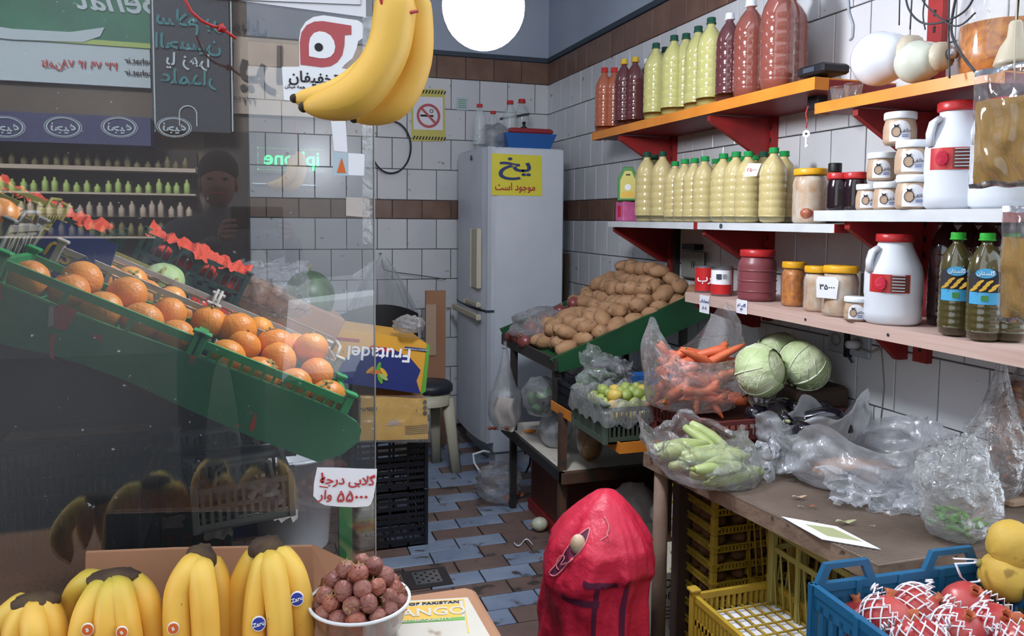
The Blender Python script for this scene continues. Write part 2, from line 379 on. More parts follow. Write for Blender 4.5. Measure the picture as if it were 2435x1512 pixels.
def glass_mat():
    'shop window: strong clean mirror reflection over a see-through sheet with a film of dust'
    m = bpy.data.materials.new('window_glass'); m.use_nodes = True; n = m.node_tree; L = n.links.new
    n.nodes.remove(n.nodes['Principled BSDF']); out = n.nodes['Material Output']
    tr = n.nodes.new('ShaderNodeBsdfTransparent'); tr.inputs[0].default_value = (.93, .95, .96, 1)
    gl = n.nodes.new('ShaderNodeBsdfGlossy'); gl.inputs['Roughness'].default_value = 0
    df = n.nodes.new('ShaderNodeBsdfDiffuse'); df.inputs[0].default_value = (.62, .7, .8, 1)
    tc = n.nodes.new('ShaderNodeTexCoord'); t = n.nodes.new('ShaderNodeTexNoise'); t.inputs['Scale'].default_value = 2.2; t.inputs['Detail'].default_value = 6
    L(tc.outputs['Object'], t.inputs['Vector'])
    r = n.nodes.new('ShaderNodeMapRange'); r.inputs['From Min'].default_value = .35; r.inputs['From Max'].default_value = .75
    r.inputs['To Min'].default_value = .012; r.inputs['To Max'].default_value = .06; L(t.outputs['Fac'], r.inputs['Value'])
    t2 = n.nodes.new('ShaderNodeTexNoise'); t2.inputs['Scale'].default_value = 90; L(tc.outputs['Object'], t2.inputs['Vector'])
    r2 = n.nodes.new('ShaderNodeMapRange'); r2.inputs['From Min'].default_value = .73; r2.inputs['From Max'].default_value = .77; r2.inputs['To Max'].default_value = .35
    L(t2.outputs['Fac'], r2.inputs['Value'])
    ad = n.nodes.new('ShaderNodeMath'); ad.operation = 'ADD'; ad.use_clamp = True; L(r.outputs[0], ad.inputs[0]); L(r2.outputs[0], ad.inputs[1])
    m1 = n.nodes.new('ShaderNodeMixShader'); L(ad.outputs[0], m1.inputs[0]); L(tr.outputs[0], m1.inputs[1]); L(df.outputs[0], m1.inputs[2])
    fr = n.nodes.new('ShaderNodeFresnel'); fr.inputs[0].default_value = 2.1
    m2 = n.nodes.new('ShaderNodeMixShader'); L(fr.outputs[0], m2.inputs[0]); L(m1.outputs[0], m2.inputs[1]); L(gl.outputs[0], m2.inputs[2])
    L(m2.outputs[0], out.inputs[0]); M['window_glass'] = m
glass_mat()

# ---------------------------------------------------------------- room shell
XR, XL, YB, YG, ZC = 1.83, -1.75, 4.85, 1.35, 2.95
def struct(name, bld, mt, parent=None): return bld.build(name, mt, parent, kind=None if parent else 'structure')
TP = .006
wall_back = struct('wall_back', MB().bx((XL-.1, YB+TP, -.05), (XR+.1, YB+.12, ZC)), 'grout')
wall_right = struct('wall_right', MB().bx((XR+TP, YG+.0, -.05), (XR+.12, YB+TP, ZC)), 'grout')
wall_left = struct('wall_left', MB().bx((XL-.12, YG, -.05), (XL, YB+TP, ZC)), 'plaster')
ceiling = struct('ceiling', MB().bx((XL-.12, YG, ZC), (XR+.12, YB+.12, ZC+.1)), 'plaster')
TH = .19; rows = [(.0+.02+TH*k, TH) for k in range(7)]
rows = [(1.348-TH*(k+1), TH) for k in range(7)][::-1]+[(1.348, .118)]+[(1.466+.191*k, .191) for k in range(4)]+[(2.23, .14)]
def tile_mesh(w_, h_, mt):
    b = MB(); g = .0022; c = .002
    b.prism([(g, g), (w_-g, g), (w_-g, h_-g), (g, h_-g)], 0, TP+.004, None, c); return b.mesh('tile', mt)
def tiles(parent, T, length, tw, name='tile'):
    cache = {}; loc = wl(parent)
    for k, (z, h) in enumerate(rows):
        brown = abs(h-.118) < .001 or abs(h-.14) < .001; o_ = tw*.5 if k % 2 else 0; x = -o_
        while x < length-.005:
            a = max(x, 0); b_ = min(x+tw, length); key = (round(b_-a, 4), round(h, 3), brown)
            if b_-a > .01:
                if key not in cache: cache[key] = tile_mesh(key[0], h, 'brown_tile' if brown else 'wall_tile')
                t = bpy.data.objects.new(name, cache[key]); COL.objects.link(t); t.parent = parent
                t.matrix_local = Matrix.Translation(-loc) @ T @ Matrix.Translation((a, max(z, 0), 0))
            x += tw
tiles(wall_back, frame((-.04, YB+TP, 0), (1, 0, 0), (0, 0, 1)), XR+.04, .187)
MB().bx((XL, YB-.02, 0), (-.045, YB+TP, ZC)).build('shade_backing', 'wood_dark', wall_back)  # dark sheet instead of tiles, for the gloom at the wall's left end
tiles(wall_right, frame((XR+TP, YB, 0), (0, -1, 0), (0, 0, 1)), YB-YG-.02, .158)
MB().bx((-.04, YB-.012, 2.372), (XR, YB+TP, 2.40)).build('border_strip', 'dark_line', wall_back)
MB().bx((-.04, YB-.003, 2.40), (XR, YB+TP, ZC)).build('painted_panel', 'plaster', wall_back)
MB().bx((XR-.012, YG, 2.372), (XR+TP, YB-.012, 2.40)).build('border_strip', 'dark_line', wall_right)
MB().bx((XR-.003, YG, 2.40), (XR+TP, YB-.003, ZC)).build('painted_panel', 'plaster', wall_right)
floor = struct('floor', MB().bx((-3.5, -2.2, -.06), (3.6, YB+.1, -.008)), 'floor_grout')
# floor tiles: staggered courses, pairs of pale blue-grey and brown
fw, fh = .205, .105; fl = wl(floor)
fm = [MB().prism(rect(.003, .003, fw-.003, fh-.003), -.008, 0, None, .0015).mesh('tile', k) for k in ('floor_blue', 'floor_brown')]
fx0, fx1, fy0, fy1 = .42, 1.66, 2.18, 4.8
far_ = MB(); k = 0; y = fy0; cells = []
while y < YB:
    x = -1.7-(k*.075) % fw; i = -k
    while x < 1.8:
        c = 1 if ((i*2+k*3) % 5) in (0, 3) or R.random() < .08 else 0
        if fx0 < x < fx1: cells.append((x, y, c))
        elif x > -.6: far_.prism(rect(x+.003, y+.003, x+fw-.003, y+fh-.003), -.008, -.001)
        x += fw; i += 1
    y += fh; k += 1
for x, y, c in cells[:300]:
    t = bpy.data.objects.new('tile', fm[c]); COL.objects.link(t); t.parent = floor; t.location = V((x, y, 0))-fl
far_.build('distant_tiles', 'floor_brown', floor, kind='stuff')
# floor drain
dr = thing('floor_drain', 'small square metal drain grate set in the tiled floor', 'drain', P(1015, 1375, z=0.0))
c = wl(dr); MB().bx((c.x-.085, c.y-.075, 0), (c.x+.085, c.y+.075, .0025)).build('mortar_patch', 'floor_grout', dr)
b = MB().bx((c.x-.05, c.y-.05, .0025), (c.x+.05, c.y+.05, .006)).build('grate', 'tin', dr)
b = MB()
for i in range(5):
    for j in range(5):
        if (i+j) % 2 == 0: b.prism(disc(c.x-.036+i*.018, c.y-.036+j*.018, .0055, n=8), .006, .0068)
b.build('drain_holes', 'black', dr)
# lamp
lp = P(1150, 15, y=1.95); lm = thing('hanging_bulb', 'large glowing white globe bulb hanging from the ceiling', 'lamp', lp)
mat('lamp_glow', 'F4F8FF', .4, emit=1)
M['lamp_glow'].node_tree.nodes['Principled BSDF'].inputs['Emission Strength'].default_value = LAMP_STRENGTH
MB().ball(lp, (.105, .105, .11), 28, 18).build('globe', 'lamp_glow', lm)
MB().lathe([(.04, .1), (.045, .13), (.035, .17), (.02, .2)], 20, TR(lp)).build('bulb_neck', 'white', lm)
MB().tube([lp+V((0, 0, .2)), V((lp.x, lp.y, ZC))], .003, 6).build('cord', 'cable', lm)

mat('added_tube_glow', 'F6F9FF', .4, emit=1); M['added_tube_glow'].node_tree.nodes['Principled BSDF'].inputs['Emission Strength'].default_value = TUBE_STRENGTH
for i, (x, y) in enumerate(((.5, 1.75), (-.4, 3.2))):  # tubes out of view, added to brighten and soften the room light
    tl = thing('added_tube_light', ('unseen fluorescent tube light added on the ceiling above the shop front', 'unseen fluorescent tube light added on the ceiling over the middle of the shop')[i], 'lamp', (x, y, ZC-.06))
    MB().bx((x-.62, y-.03, ZC-.04), (x+.62, y+.03, ZC-.0005), None, .004).build('batten', 'white', tl)
    MB().tube([(x-.6, y, ZC-.065), (x+.6, y, ZC-.065)], .018, 12).build('tube', 'added_tube_glow', tl)
    for s_ in (-1, 1): MB().box((x+s_*.61, y, ZC-.06), (.02, .045, .045), None, .004).build('end_cap', 'white', tl)

# ---------------------------------------------------------------- street mirrored by the shop window
YF = -6.0; YV = 2*YG-YF
def Q(px, py, yf=YF):
    'point of the street facade that the window mirrors at this pixel'
    p = P(px, py, y=2*YG-yf); return V((p.x, yf, p.z))
struct('ground_street', MB().bx((-9, -9, -.14), (9, -2.2, -.06)), 'floor_grout')
mat('facade', '6C655E', .8, var='5A544F', vs=1.5); mat('facade_dark', '2A2A2E', .6, var='3A3836', vs=1.2); mat('signboard_green', '2C7A63', .5, var='1E5F50', vs=1.5)
mat('signboard_pale', 'AFC0CC', .5); mat('lime_line', '9DB46A', .5); mat('sign_brown', 'B3A69A', .6, var='A3978C', vs=2); mat('awning_blue', '343C66', .6)
mat('goods', '7D7A55', .6, var='5A4E3C', vs=14); mat('led_green', '16E07A', .4, emit=3.0); mat('banner_black', '2E3946', .6); mat('banner_teal', '2F7C86', .6)
mat('car_white', 'B4B9C0', .25, coat=.8); mat('car_glass', '2A323C', .05); mat('skin', '6E4A3A', .6); mat('hair', '17130F', .7, bump=.8, bs=60); mat('shirt', '3A3C42', .8, var='2C2E33', vs=6)
mat('trousers', '23252C', .8); mat('phone', '101114', .2)
struct('wall_street', MB().bx((-7, YF-.3, -.1), (6, YF-.052, 6.0)), 'facade')
X_, Z_ = V((-1, 0, 0)), V((0, 0, 1))          # sign faces look along +Y, so right in the street is -X
def fr_at(px, py, d=0): return frame(Q(px, py)+V((0, d, 0)), X_, Z_)
def board(name, px0, py0, px1, py1, mt, label, cat, th=.04, d=0):
    a, b_ = Q(px0, py0), Q(px1, py1); a.z, b_.z = Q(max(0, (px0+px1)/2), py0).z, Q(max(0, (px0+px1)/2), py1).z
    return MB().bx((min(a.x, b_.x), YF-.05+d, min(a.z, b_.z)), (max(a.x, b_.x), YF-.05+d+th, max(a.z, b_.z))).build(name, mt, None, label, cat)
s1 = board('shop_signboard', -500, -260, 358, 190, 'signboard_pale', 'green and pale shop signboard mirrored at the top of the glass', 'sign', .06)
b = MB(); a = Q(-500, -260); c = Q(358, 95); a.z = s1.location.z+.05*0+max(v.co.z for v in s1.data.vertices); c.z = Q(180, 92).z; b.bx((a.x, YF+.01, c.z), (c.x, YF+.02, a.z)).build('green_panel', 'signboard_green', s1)
b = MB(); a = Q(-500, 96); c = Q(358, 106); a.z = Q(180, 92).z; c.z = Q(180, 104).z; b.bx((a.x, YF+.01, c.z), (c.x, YF+.025, a.z)).build('stripe', 'lime_line', s1)
T = frame(Q(0, 60)+V((0, .03, 0)), X_, Z_)
plate([(-.9, .05), (-.6, -.02), (-.1, -.03), (.5, .03), (.5, -.1), (-.1, -.13), (-.7, -.11), (-.86, -.04)], T, 'signboard_pale', s1, 'swoosh')
text('Behat', frame(Q(292, 5)+V((0, .03, 0)), X_, Z_), .34, 'signboard_pale', s1, .004, shear=.3)
text('تلفن: ۳۳۷۹۱۴۷۸', frame(Q(185, 152)+V((0, .03, 0)), X_, Z_), .11, 'ink_red', s1, .002, ar=False) if 0 else None
text('\u06F3\u06F3 \u06F7\u06F9 \u06F1\u06F4 \u06F7\u06F8', frame(Q(215, 156)+V((0, .03, 0)), X_, Z_), .1, 'ink_red', s1, .002)
text('تلفن:', frame(Q(128, 154)+V((0, .03, 0)), X_, Z_), .1, 'ink_red', s1, .002, ar=True)
for yy in (147, 175): text('sehat.ir', frame(Q(330, yy)+V((0, .03, 0)), X_, Z_), .085, 'ink_black', s1, .001)
s2 = board('grey_signboard', 550, 10, 1100, 282, 'sign_brown', 'brown grey shop signboard mirrored behind the round sticker', 'sign', .05)
a = Q(550, 10); c = Q(1100, 95); a.z = max(v.co.z for v in s2.data.vertices)+s2.location.z; c.z = Q(700, 95).z; MB().bx((a.x, YF, c.z), (c.x, YF+.01, a.z)).build('upper_band', 'facade', s2)
text('موبایل', frame(Q(585, 62)+V((0, .03, 0)), X_, Z_), .16, 'ink_black', s2, .003, ar=True)
text('ایران', frame(Q(650, 160)+V((0, .03, 0)), X_, Z_), .52, 'facade_dark', s2, .02, ar=True)
text('۲۲۲۶۶', frame(Q(582, 240)+V((0, .03, 0)), X_, Z_), .1, 'ink_black', s2, .001)
s3 = board('hanging_banner', 360, -120, 550, 318, 'banner_black', 'tall black calligraphy banner mirrored left of the brown sign', 'banner', .03, .25)
for i, (t_, yy, z_, mt_) in enumerate((('سلام بر', 60, .21, 'banner_teal'), ('الحسین', 115, .2, 'banner_teal'), ('یا زهرا', 155, .17, 'signboard_pale'), ('علمدار', 195, .2, 'banner_teal'))):
    text(t_, frame(Q(452, yy)+V((0, .25, 0)), X_, Z_), z_, mt_, s3, .004, ar=True)
for x in (366, 548):
    a = Q(x, -120); c = Q(x, 318); MB().bx((a.x-.006, YF+.2, c.z), (a.x+.006, YF+.235, a.z)).build('edge_line', 'signboard_pale', s3)
a = Q(452, 278); T = frame(a+V((0, .25, 0)), X_, Z_)
ring(0, 0, .075, .085, T, 'signboard_pale', s3, a0=0, a1=pi); plate(rect(-.085, -.12, -.075, 0), T, 'signboard_pale', s3); plate(rect(.075, -.12, .085, 0), T, 'signboard_pale', s3)
aw = board('awning', -300, 278, 372, 345, 'awning_blue', 'dark blue awning with white oval emblems mirrored in the glass', 'awning', .5)
for x in (48, 176, 302, 425):
    T = frame(Q(x, 314)+V((0, .46, 0)), X_, Z_); ring(0, 0, .13, .142, T, 'signboard_pale', aw, ry=.62); ring(0, 0, .152, .158, T, 'signboard_pale', aw, ry=.62)
    text('نجیه', T, .12, 'signboard_pale', aw, .002, ar=True)
sh = board('grocery_front', -300, 350, 480, 1000, 'facade_dark', 'dim shelves of goods in the shop over the road, mirrored', 'shopfront', .05)
for j, yy in enumerate((400, 458, 512, 560)):
    a = Q(-100, yy); c = Q(470, yy+5); MB().bx((a.x, YF, c.z), (c.x, YF+.3, a.z)).build('shelf', 'sign_brown', sh)
    b = MB(); x = a.x+.05
    while x < c.x-.05:
        h = R.uniform(.1, .17); b.lathe([(.03, 0), (.03, h*.7), (.012, h*.85), (.012, h)], 6, TR((x, YF+.2, a.z))); x += R.uniform(.075, .1)
    b.build('packed_goods', ['goods', 'lime_line', 'sign_brown', 'goods'][j], sh, kind='stuff')
dk = board('phone_shop_front', 484, 322, 1100, 1000, 'facade_dark', 'dark phone shop window mirrored behind the glowing green word', 'shopfront', .04)
for x0, x1, yy in ((600, 672, 435), (686, 752, 438)):
    a = Q(x0, yy); c = Q(x1, yy+4); MB().bx((a.x, YF, c.z), (c.x, YF+.03, a.z)).build('light_tube', 'signboard_pale', dk)
led = board('led_sign', 606, 346, 778, 412, 'facade_dark', 'glowing green word sign with dotted border, mirrored', 'sign', .04, .06)
text('iphone', frame(Q(694, 379)+V((0, .06, 0)), X_, Z_), .21, 'led_green', led, .006)
b = MB(); a = Q(613, 352); c = Q(770, 407)
for i in range(28):
    x = a.x+(c.x-a.x)*i/27
    for z in (a.z, c.z): b.bx((x-.006, YF+.04, z-.004), (x+.006, YF+.05, z+.004))
for i in range(10):
    z = a.z+(c.z-a.z)*i/9; b.bx((a.x-.004, YF+.04, z-.006), (a.x+.004, YF+.05, z+.006))
b.build('dotted_border', 'led_green', led)
# parked car seen only as a mirrored roof
cr = thing('parked_car', 'white parked car mirrored as a roof at the edge of the glass', 'car', (2.25, -3.6, -.06))
prof = [(-2.1, .35), (-2.05, .75), (-1.3, .9), (-.75, 1.33), (.1, 1.42), (.9, 1.38), (1.5, .98), (2.05, .88), (2.1, .4)]
T = Matrix(((-1, 0, 0, 2.25), (0, 0, 1, -3.6), (0, 1, 0, -.1), (0, 0, 0, 1)))
MB().prism([(-2.05, .32)]+prof[1:3]+[(1.5, .94), (2.05, .88), (2.1, .32)], -.8, .8, T, .05).build('car_body', 'car_white', cr)
MB().prism([(-1.25, .86)]+prof[3:6]+[(1.5, .9)], -.66, .66, T, .06).build('cabin', 'car_white', cr)
MB().prism([(-.98, .93), (-.66, 1.26), (.05, 1.33), (.05, .93)], .64, .672, T).build('window', 'car_glass', cr)
MB().prism([(.12, .93), (.12, 1.33), (.8, 1.28), (1.2, .98)], .64, .672, T).build('window', 'car_glass', cr)
for x in (-1.35, 1.3):
    for z in (-.72, .72): MB().lathe([(.2, -.09), (.31, -.09), (.32, 0), (.31, .09), (.2, .09)], 20, T @ TR((x, .3, z))).build('wheel', 'black', cr)

# ---------------------------------------------------------------- the photographer, mirrored
def skin_body(name, pts, edges, rad_, mt, parent, sub=2):
    me = bpy.data.meshes.new(name); me.from_pydata([V(p) for p in pts], edges, []); me.update()
    o = bpy.data.objects.new(name, me); COL.objects.link(o); sk = o.modifiers.new('s', 'SKIN')
    for i, r in enumerate(rad_):
        r = r if isinstance(r, tuple) else (r, r); me.skin_vertices[0].data[i].radius = r; me.skin_vertices[0].data[i].use_root = (i == 0)
    sb = o.modifiers.new('b', 'SUBSURF'); sb.levels = sb.render_levels = sub
    dg = bpy.context.evaluated_depsgraph_get(); dg.update(); nm = bpy.data.meshes.new_from_object(o.evaluated_get(dg)); nm.materials.clear(); nm.materials.append(M[mt])
    for q in nm.polygons: q.use_smooth = True
    bpy.data.objects.remove(o); o = bpy.data.objects.new(name, nm); COL.objects.link(o); o.parent = parent
    for v_ in nm.vertices: v_.co -= wl(parent)
    return o
pn = thing('person', 'person in a dark top holding up a phone, mirrored in the glass', 'person', (-.15, -.8, 0))
px_, py_ = -.15, -.8
J = [(px_, py_, .9), (px_, py_, 1.05), (px_, py_, 1.2), (px_, py_, 1.3), (px_, py_, 1.35), (px_, py_+.01, 1.41),
     (px_-.19, py_, 1.28), (px_-.22, py_+.28, 1.1), (px_+.02, py_+.62, 1.27), (px_+.19, py_, 1.28), (px_+.3, py_+.28, 1.1), (px_+.27, py_+.62, 1.27),
     (px_-.1, py_, .82), (px_-.12, py_+.02, .48), (px_-.12, py_-.02, .06), (px_+.1, py_, .82), (px_+.12, py_+.02, .48), (px_+.12, py_-.02, .06), (px_-.12, py_+.12, -.02), (px_+.12, py_+.12, -.02)]
Ed = [(0,1),(1,2),(2,3),(3,4),(4,5),(3,6),(6,7),(7,8),(3,9),(9,10),(10,11),(0,12),(12,13),(13,14),(0,15),(15,16),(16,17),(14,18),(17,19)]
Rr = [(.15,.1),(.14,.1),(.16,.11),(.11,.09),(.055,.055),(.05,.05),.062,.045,.03,.062,.045,.03,.09,.06,.045,.09,.06,.045,.035,.035]
skin_body('body', J, Ed, Rr, 'shirt', pn)
def headf(p): return 1 + (.14 if abs(p.x) < .22 and p.y > .7 and -.25 < p.z < .1 else 0) - (.06 if p.y > .6 and .12 < p.z < .3 and .2 < abs(p.x) < .5 else 0)
MB().ball((px_, py_+.02, 1.49), (.068, .088, .105), 28, 20, fn=headf).build('head', 'skin', pn)
MB().ball((px_, py_-.0, 1.545), (.08, .1, .085), 20, 14).build('hair', 'hair', pn)
for s_ in (-1, 1):
    MB().ball((px_+s_*.069, py_+.02, 1.485), (.012, .02, .03), 8, 8).build('ear', 'skin', pn)
    MB().ball((px_+s_*.03, py_+.107, 1.505), (.012, .006, .006), 8, 6).build('eye', 'ink_black', pn)
MB().ball((px_, py_+.112, 1.445), (.026, .006, .007), 8, 6).build('mouth', 'red_dull', pn)
ph = thing('phone', 'black phone held up by the mirrored person', 'phone', (-.0, -.085, EYE-.035))
MB().bx((-.085, -.055, EYE-.04), (.085, -.046, EYE+.036), None, .004).build('phone_case', 'phone', ph)
for s_ in (-1, 1):
    hx = .105*s_; bs_ = V((hx-.0, -.13 if 1 else 0, 1.27))
    pts = [(hx, -.14, 1.27), (hx, -.1, 1.31)]; rr = [.024, (.032, .018)]; ed = [(0, 1)]
    for k in range(4):
        z = 1.335-.018*k; i = len(pts); pts += [(hx-s_*.005, -.075, z), (hx-s_*.02, -.052, z+.003), (hx-s_*(.045-.004*abs(k-1)), -.04, z+.004)]; rr += [.0085, .008, .007]; ed += [(1, i), (i, i+1), (i+1, i+2)]
    i = len(pts); pts += [(hx-s_*.03, -.1, 1.325), (hx-s_*.055, -.075, 1.34)]; rr += [.011, .009]; ed += [(1, i), (i, i+1)]
    skin_body('hand', pts, ed, rr, 'skin', pn, 1)

# ---------------------------------------------------------------- shop window and what is stuck on it
gx1 = P(889, 500, y=YG).x
win = struct('window_1', MB().bx((XL, YG, .02), (gx1, YG+.006, ZC)), 'window_glass')
MB().bx((gx1, YG-.001, .02), (gx1+.0022, YG+.007, ZC)).build('polished_edge', 'tin', win)
MB().bx((XL, YG-.02, -.03), (gx1+.002, YG+.03, .02)).build('window_sill', 'dark_metal', win)
def gfr(px, py, ang=0, d=-.001):
    o = P(px, py, y=YG); c_, s_ = cos(ang), sin(ang); return frame((o.x, YG+d, o.z), (c_, 0, s_), (-s_, 0, c_))
kx = P(800, 500, y=YG).x-P(700, 500, y=YG).x; kx /= 100           # metres per pixel on the glass
def gp(pts, px, py): return [((x-px)*kx, -(y-py)*kx) for x, y in pts]
stk = thing('round_logo_sticker', 'white sticker with a red rounded emblem and grey Persian word on the glass', 'sticker', P(770, 200, y=YG-.001))
T = gfr(770, 130)
plate(gp([(672,166),(712,163),(712,100),(716,76),(728,56),(746,43),(770,37),(852,42),(862,48),(865,60),(863,84),(852,92),(848,110),(838,134),(820,150),(812,160),(862,165),(862,210),(855,250),(676,244)], 770, 130), T, 'sticker_white', stk, 'backing', 0, .0006)
b = MB(); n_ = 30; O, I = [], []
for i in range(n_+1):
    t = 2*pi*i/n_ - pi*.75; O.append((0, 0)); 
outer = [(715,158),(714,105),(718,82),(730,64),(748,54),(768,51),(836,56),(836,78),(820,80),(819,104),(814,128),(802,146),(786,157),(765,161)]
plate(gp(outer, 770, 130), T, 'rust_red', stk, 'emblem', .0006, .0012)
hole = [(735,137),(735,108),(738,93),(747,81),(760,76),(773,77),(786,84),(794,96),(797,110),(794,124),(786,134),(774,139),(760,140)]
plate(gp(hole, 770, 130), T, 'sticker_white', stk, 'emblem_hole', .0012, .0018)
plate(disc((758-770)*kx, (130-114)*kx, 10*kx), T, 'ink_black', stk, 'emblem_dot', .0018, .0024)
text('تخفیفان', gfr(746, 186, d=-.0022), .0245, 'ink_black', stk, .0006, ar=True)
text('وقتی همه میگن', gfr(715, 207, d=-.0022), .008, 'ink_black', stk, 0, ar=True)
ring((833-770)*kx, (130-184)*kx, .0075, .009, T @ TR((0, 0, .001)), 'rust_red', stk, n=4)
tp = thing('top_notice', 'white ruled paper notice at the upper edge of the glass', 'notice', P(680, 0, y=YG-.001))
plate(gp([(486,-60),(868,-60),(868,26),(860,24),(486,8)], 680, 0), gfr(680, 0), 'paper', tp, 'sheet', 0, .0008)
MB().tube([P(x, y, y=YG-.003) for x, y in ((486, -3), (858, 12), (862, -60))], .0006, 5).build('ruled_border', 'ink_black', tp)
pt = thing('pear_price_tag', 'white handwritten price tag in red on the glass below the green board', 'price tag', P(820, 1160, y=YG-.002))
tagp = [(752,1100),(770,1102),(800,1105),(850,1112),(901,1118),(899,1150),(892,1190),(885,1208),(878,1213),(845,1212),(800,1205),(770,1198),(757,1190),(742,1172),(744,1140)]
plate(gp(tagp, 820, 1160), gfr(820, 1160), 'paper', pt, 'sheet', 0, .001)
text('گلابی درجه ۱', gfr(826, 1140, -.12, d=-.0022), .031, 'ink_red', pt, .0004, ar=False) if 0 else None
text('گلابی درجه', gfr(826, 1141, -.13, d=-.0032), .0225, 'ink_red', pt, .0005, ar=True)
text('\u06F1', gfr(766, 1136, -.1, d=-.0032), .026, 'ink_red', pt, .0005); MB().tube([P(760, 1156, y=YG-.003), P(780, 1159, y=YG-.003)], .0009, 5).build('underline', 'ink_red', pt)
text('\u06F5\u06F5\u06F0\u06F0\u06F0', gfr(838, 1180, -.1, d=-.0032), .028, 'ink_red', pt, .0006)
text('وار', gfr(774, 1176, -.1, d=-.0032), .022, 'ink_red', pt, .0004, ar=True)
# taped papers and tape by the window edge
for (nm, lb, pts, mts) in (('taped_photo', 'small blue photo card with an orange shape taped inside the window edge', [(792,362),(870,364),(868,420),(790,418)], 'signboard_pale'),
                      ('taped_slip', 'blank pale slip taped in the glass above the blue photo card', [(786,280),(822,282),(826,362),(794,360)], 'paper'),
                      ('taped_note', 'grey handwritten note taped low by the window edge', [(822,468),(880,470),(880,518),(822,514)], 'sack_white')):
    t_ = thing(nm, lb, 'paper', P(pts[0][0], pts[0][1], y=YG-.001)); cx_ = sum(p[0] for p in pts)/4; cy_ = sum(p[1] for p in pts)/4
    plate(gp(pts, cx_, cy_), gfr(cx_, cy_), mts, t_, 'sheet', 0, .0008)
    if nm == 'taped_photo':
        plate(gp([(800,412),(812,375),(822,412)], cx_, cy_), gfr(cx_, cy_), 'sticker_orange', t_, 'print', .0008, .0014)
        plate(gp([(828,364),(868,365),(866,418),(828,417)], cx_, cy_), gfr(cx_, cy_), 'awning_blue' if 0 else 'paper', t_, 'print', .0008, .0014)
tape = MB()
tape.grid(lambda u, v: P(862+(u*24), 40+v*540, y=YG-.002-.001*noise.noise(V((u*4, v*40, 0)))), 4, 90)
tape.build('clear_tape', 'film_crisp', None, 'crinkled clear tape down the free edge of the glass', 'tape')
# red string with a knot
st = thing('red_string', 'thin red string with a knot hanging before the glass', 'string', P(520, 60, y=1.2))
pts = [P(x, y, y=1.2) for x, y in ((430, -30), (440, 0), (455, 28), (480, 50), (505, 62), (528, 67))]
MB().tube(pts, .0022, 7).build('cord', 'lid_red', st)
MB().tube([P(528, 67, y=1.2), P(545, 80, y=1.2), P(562, 92, y=1.2)], .0022, 7).build('cord_end', 'lid_red', st)
MB().ball(P(528, 67, y=1.2), (.006, .005, .006), 10, 8, fn=lambda p: 1+.25*sin(p.x*9+p.z*7)).build('knot', 'lid_red', st)
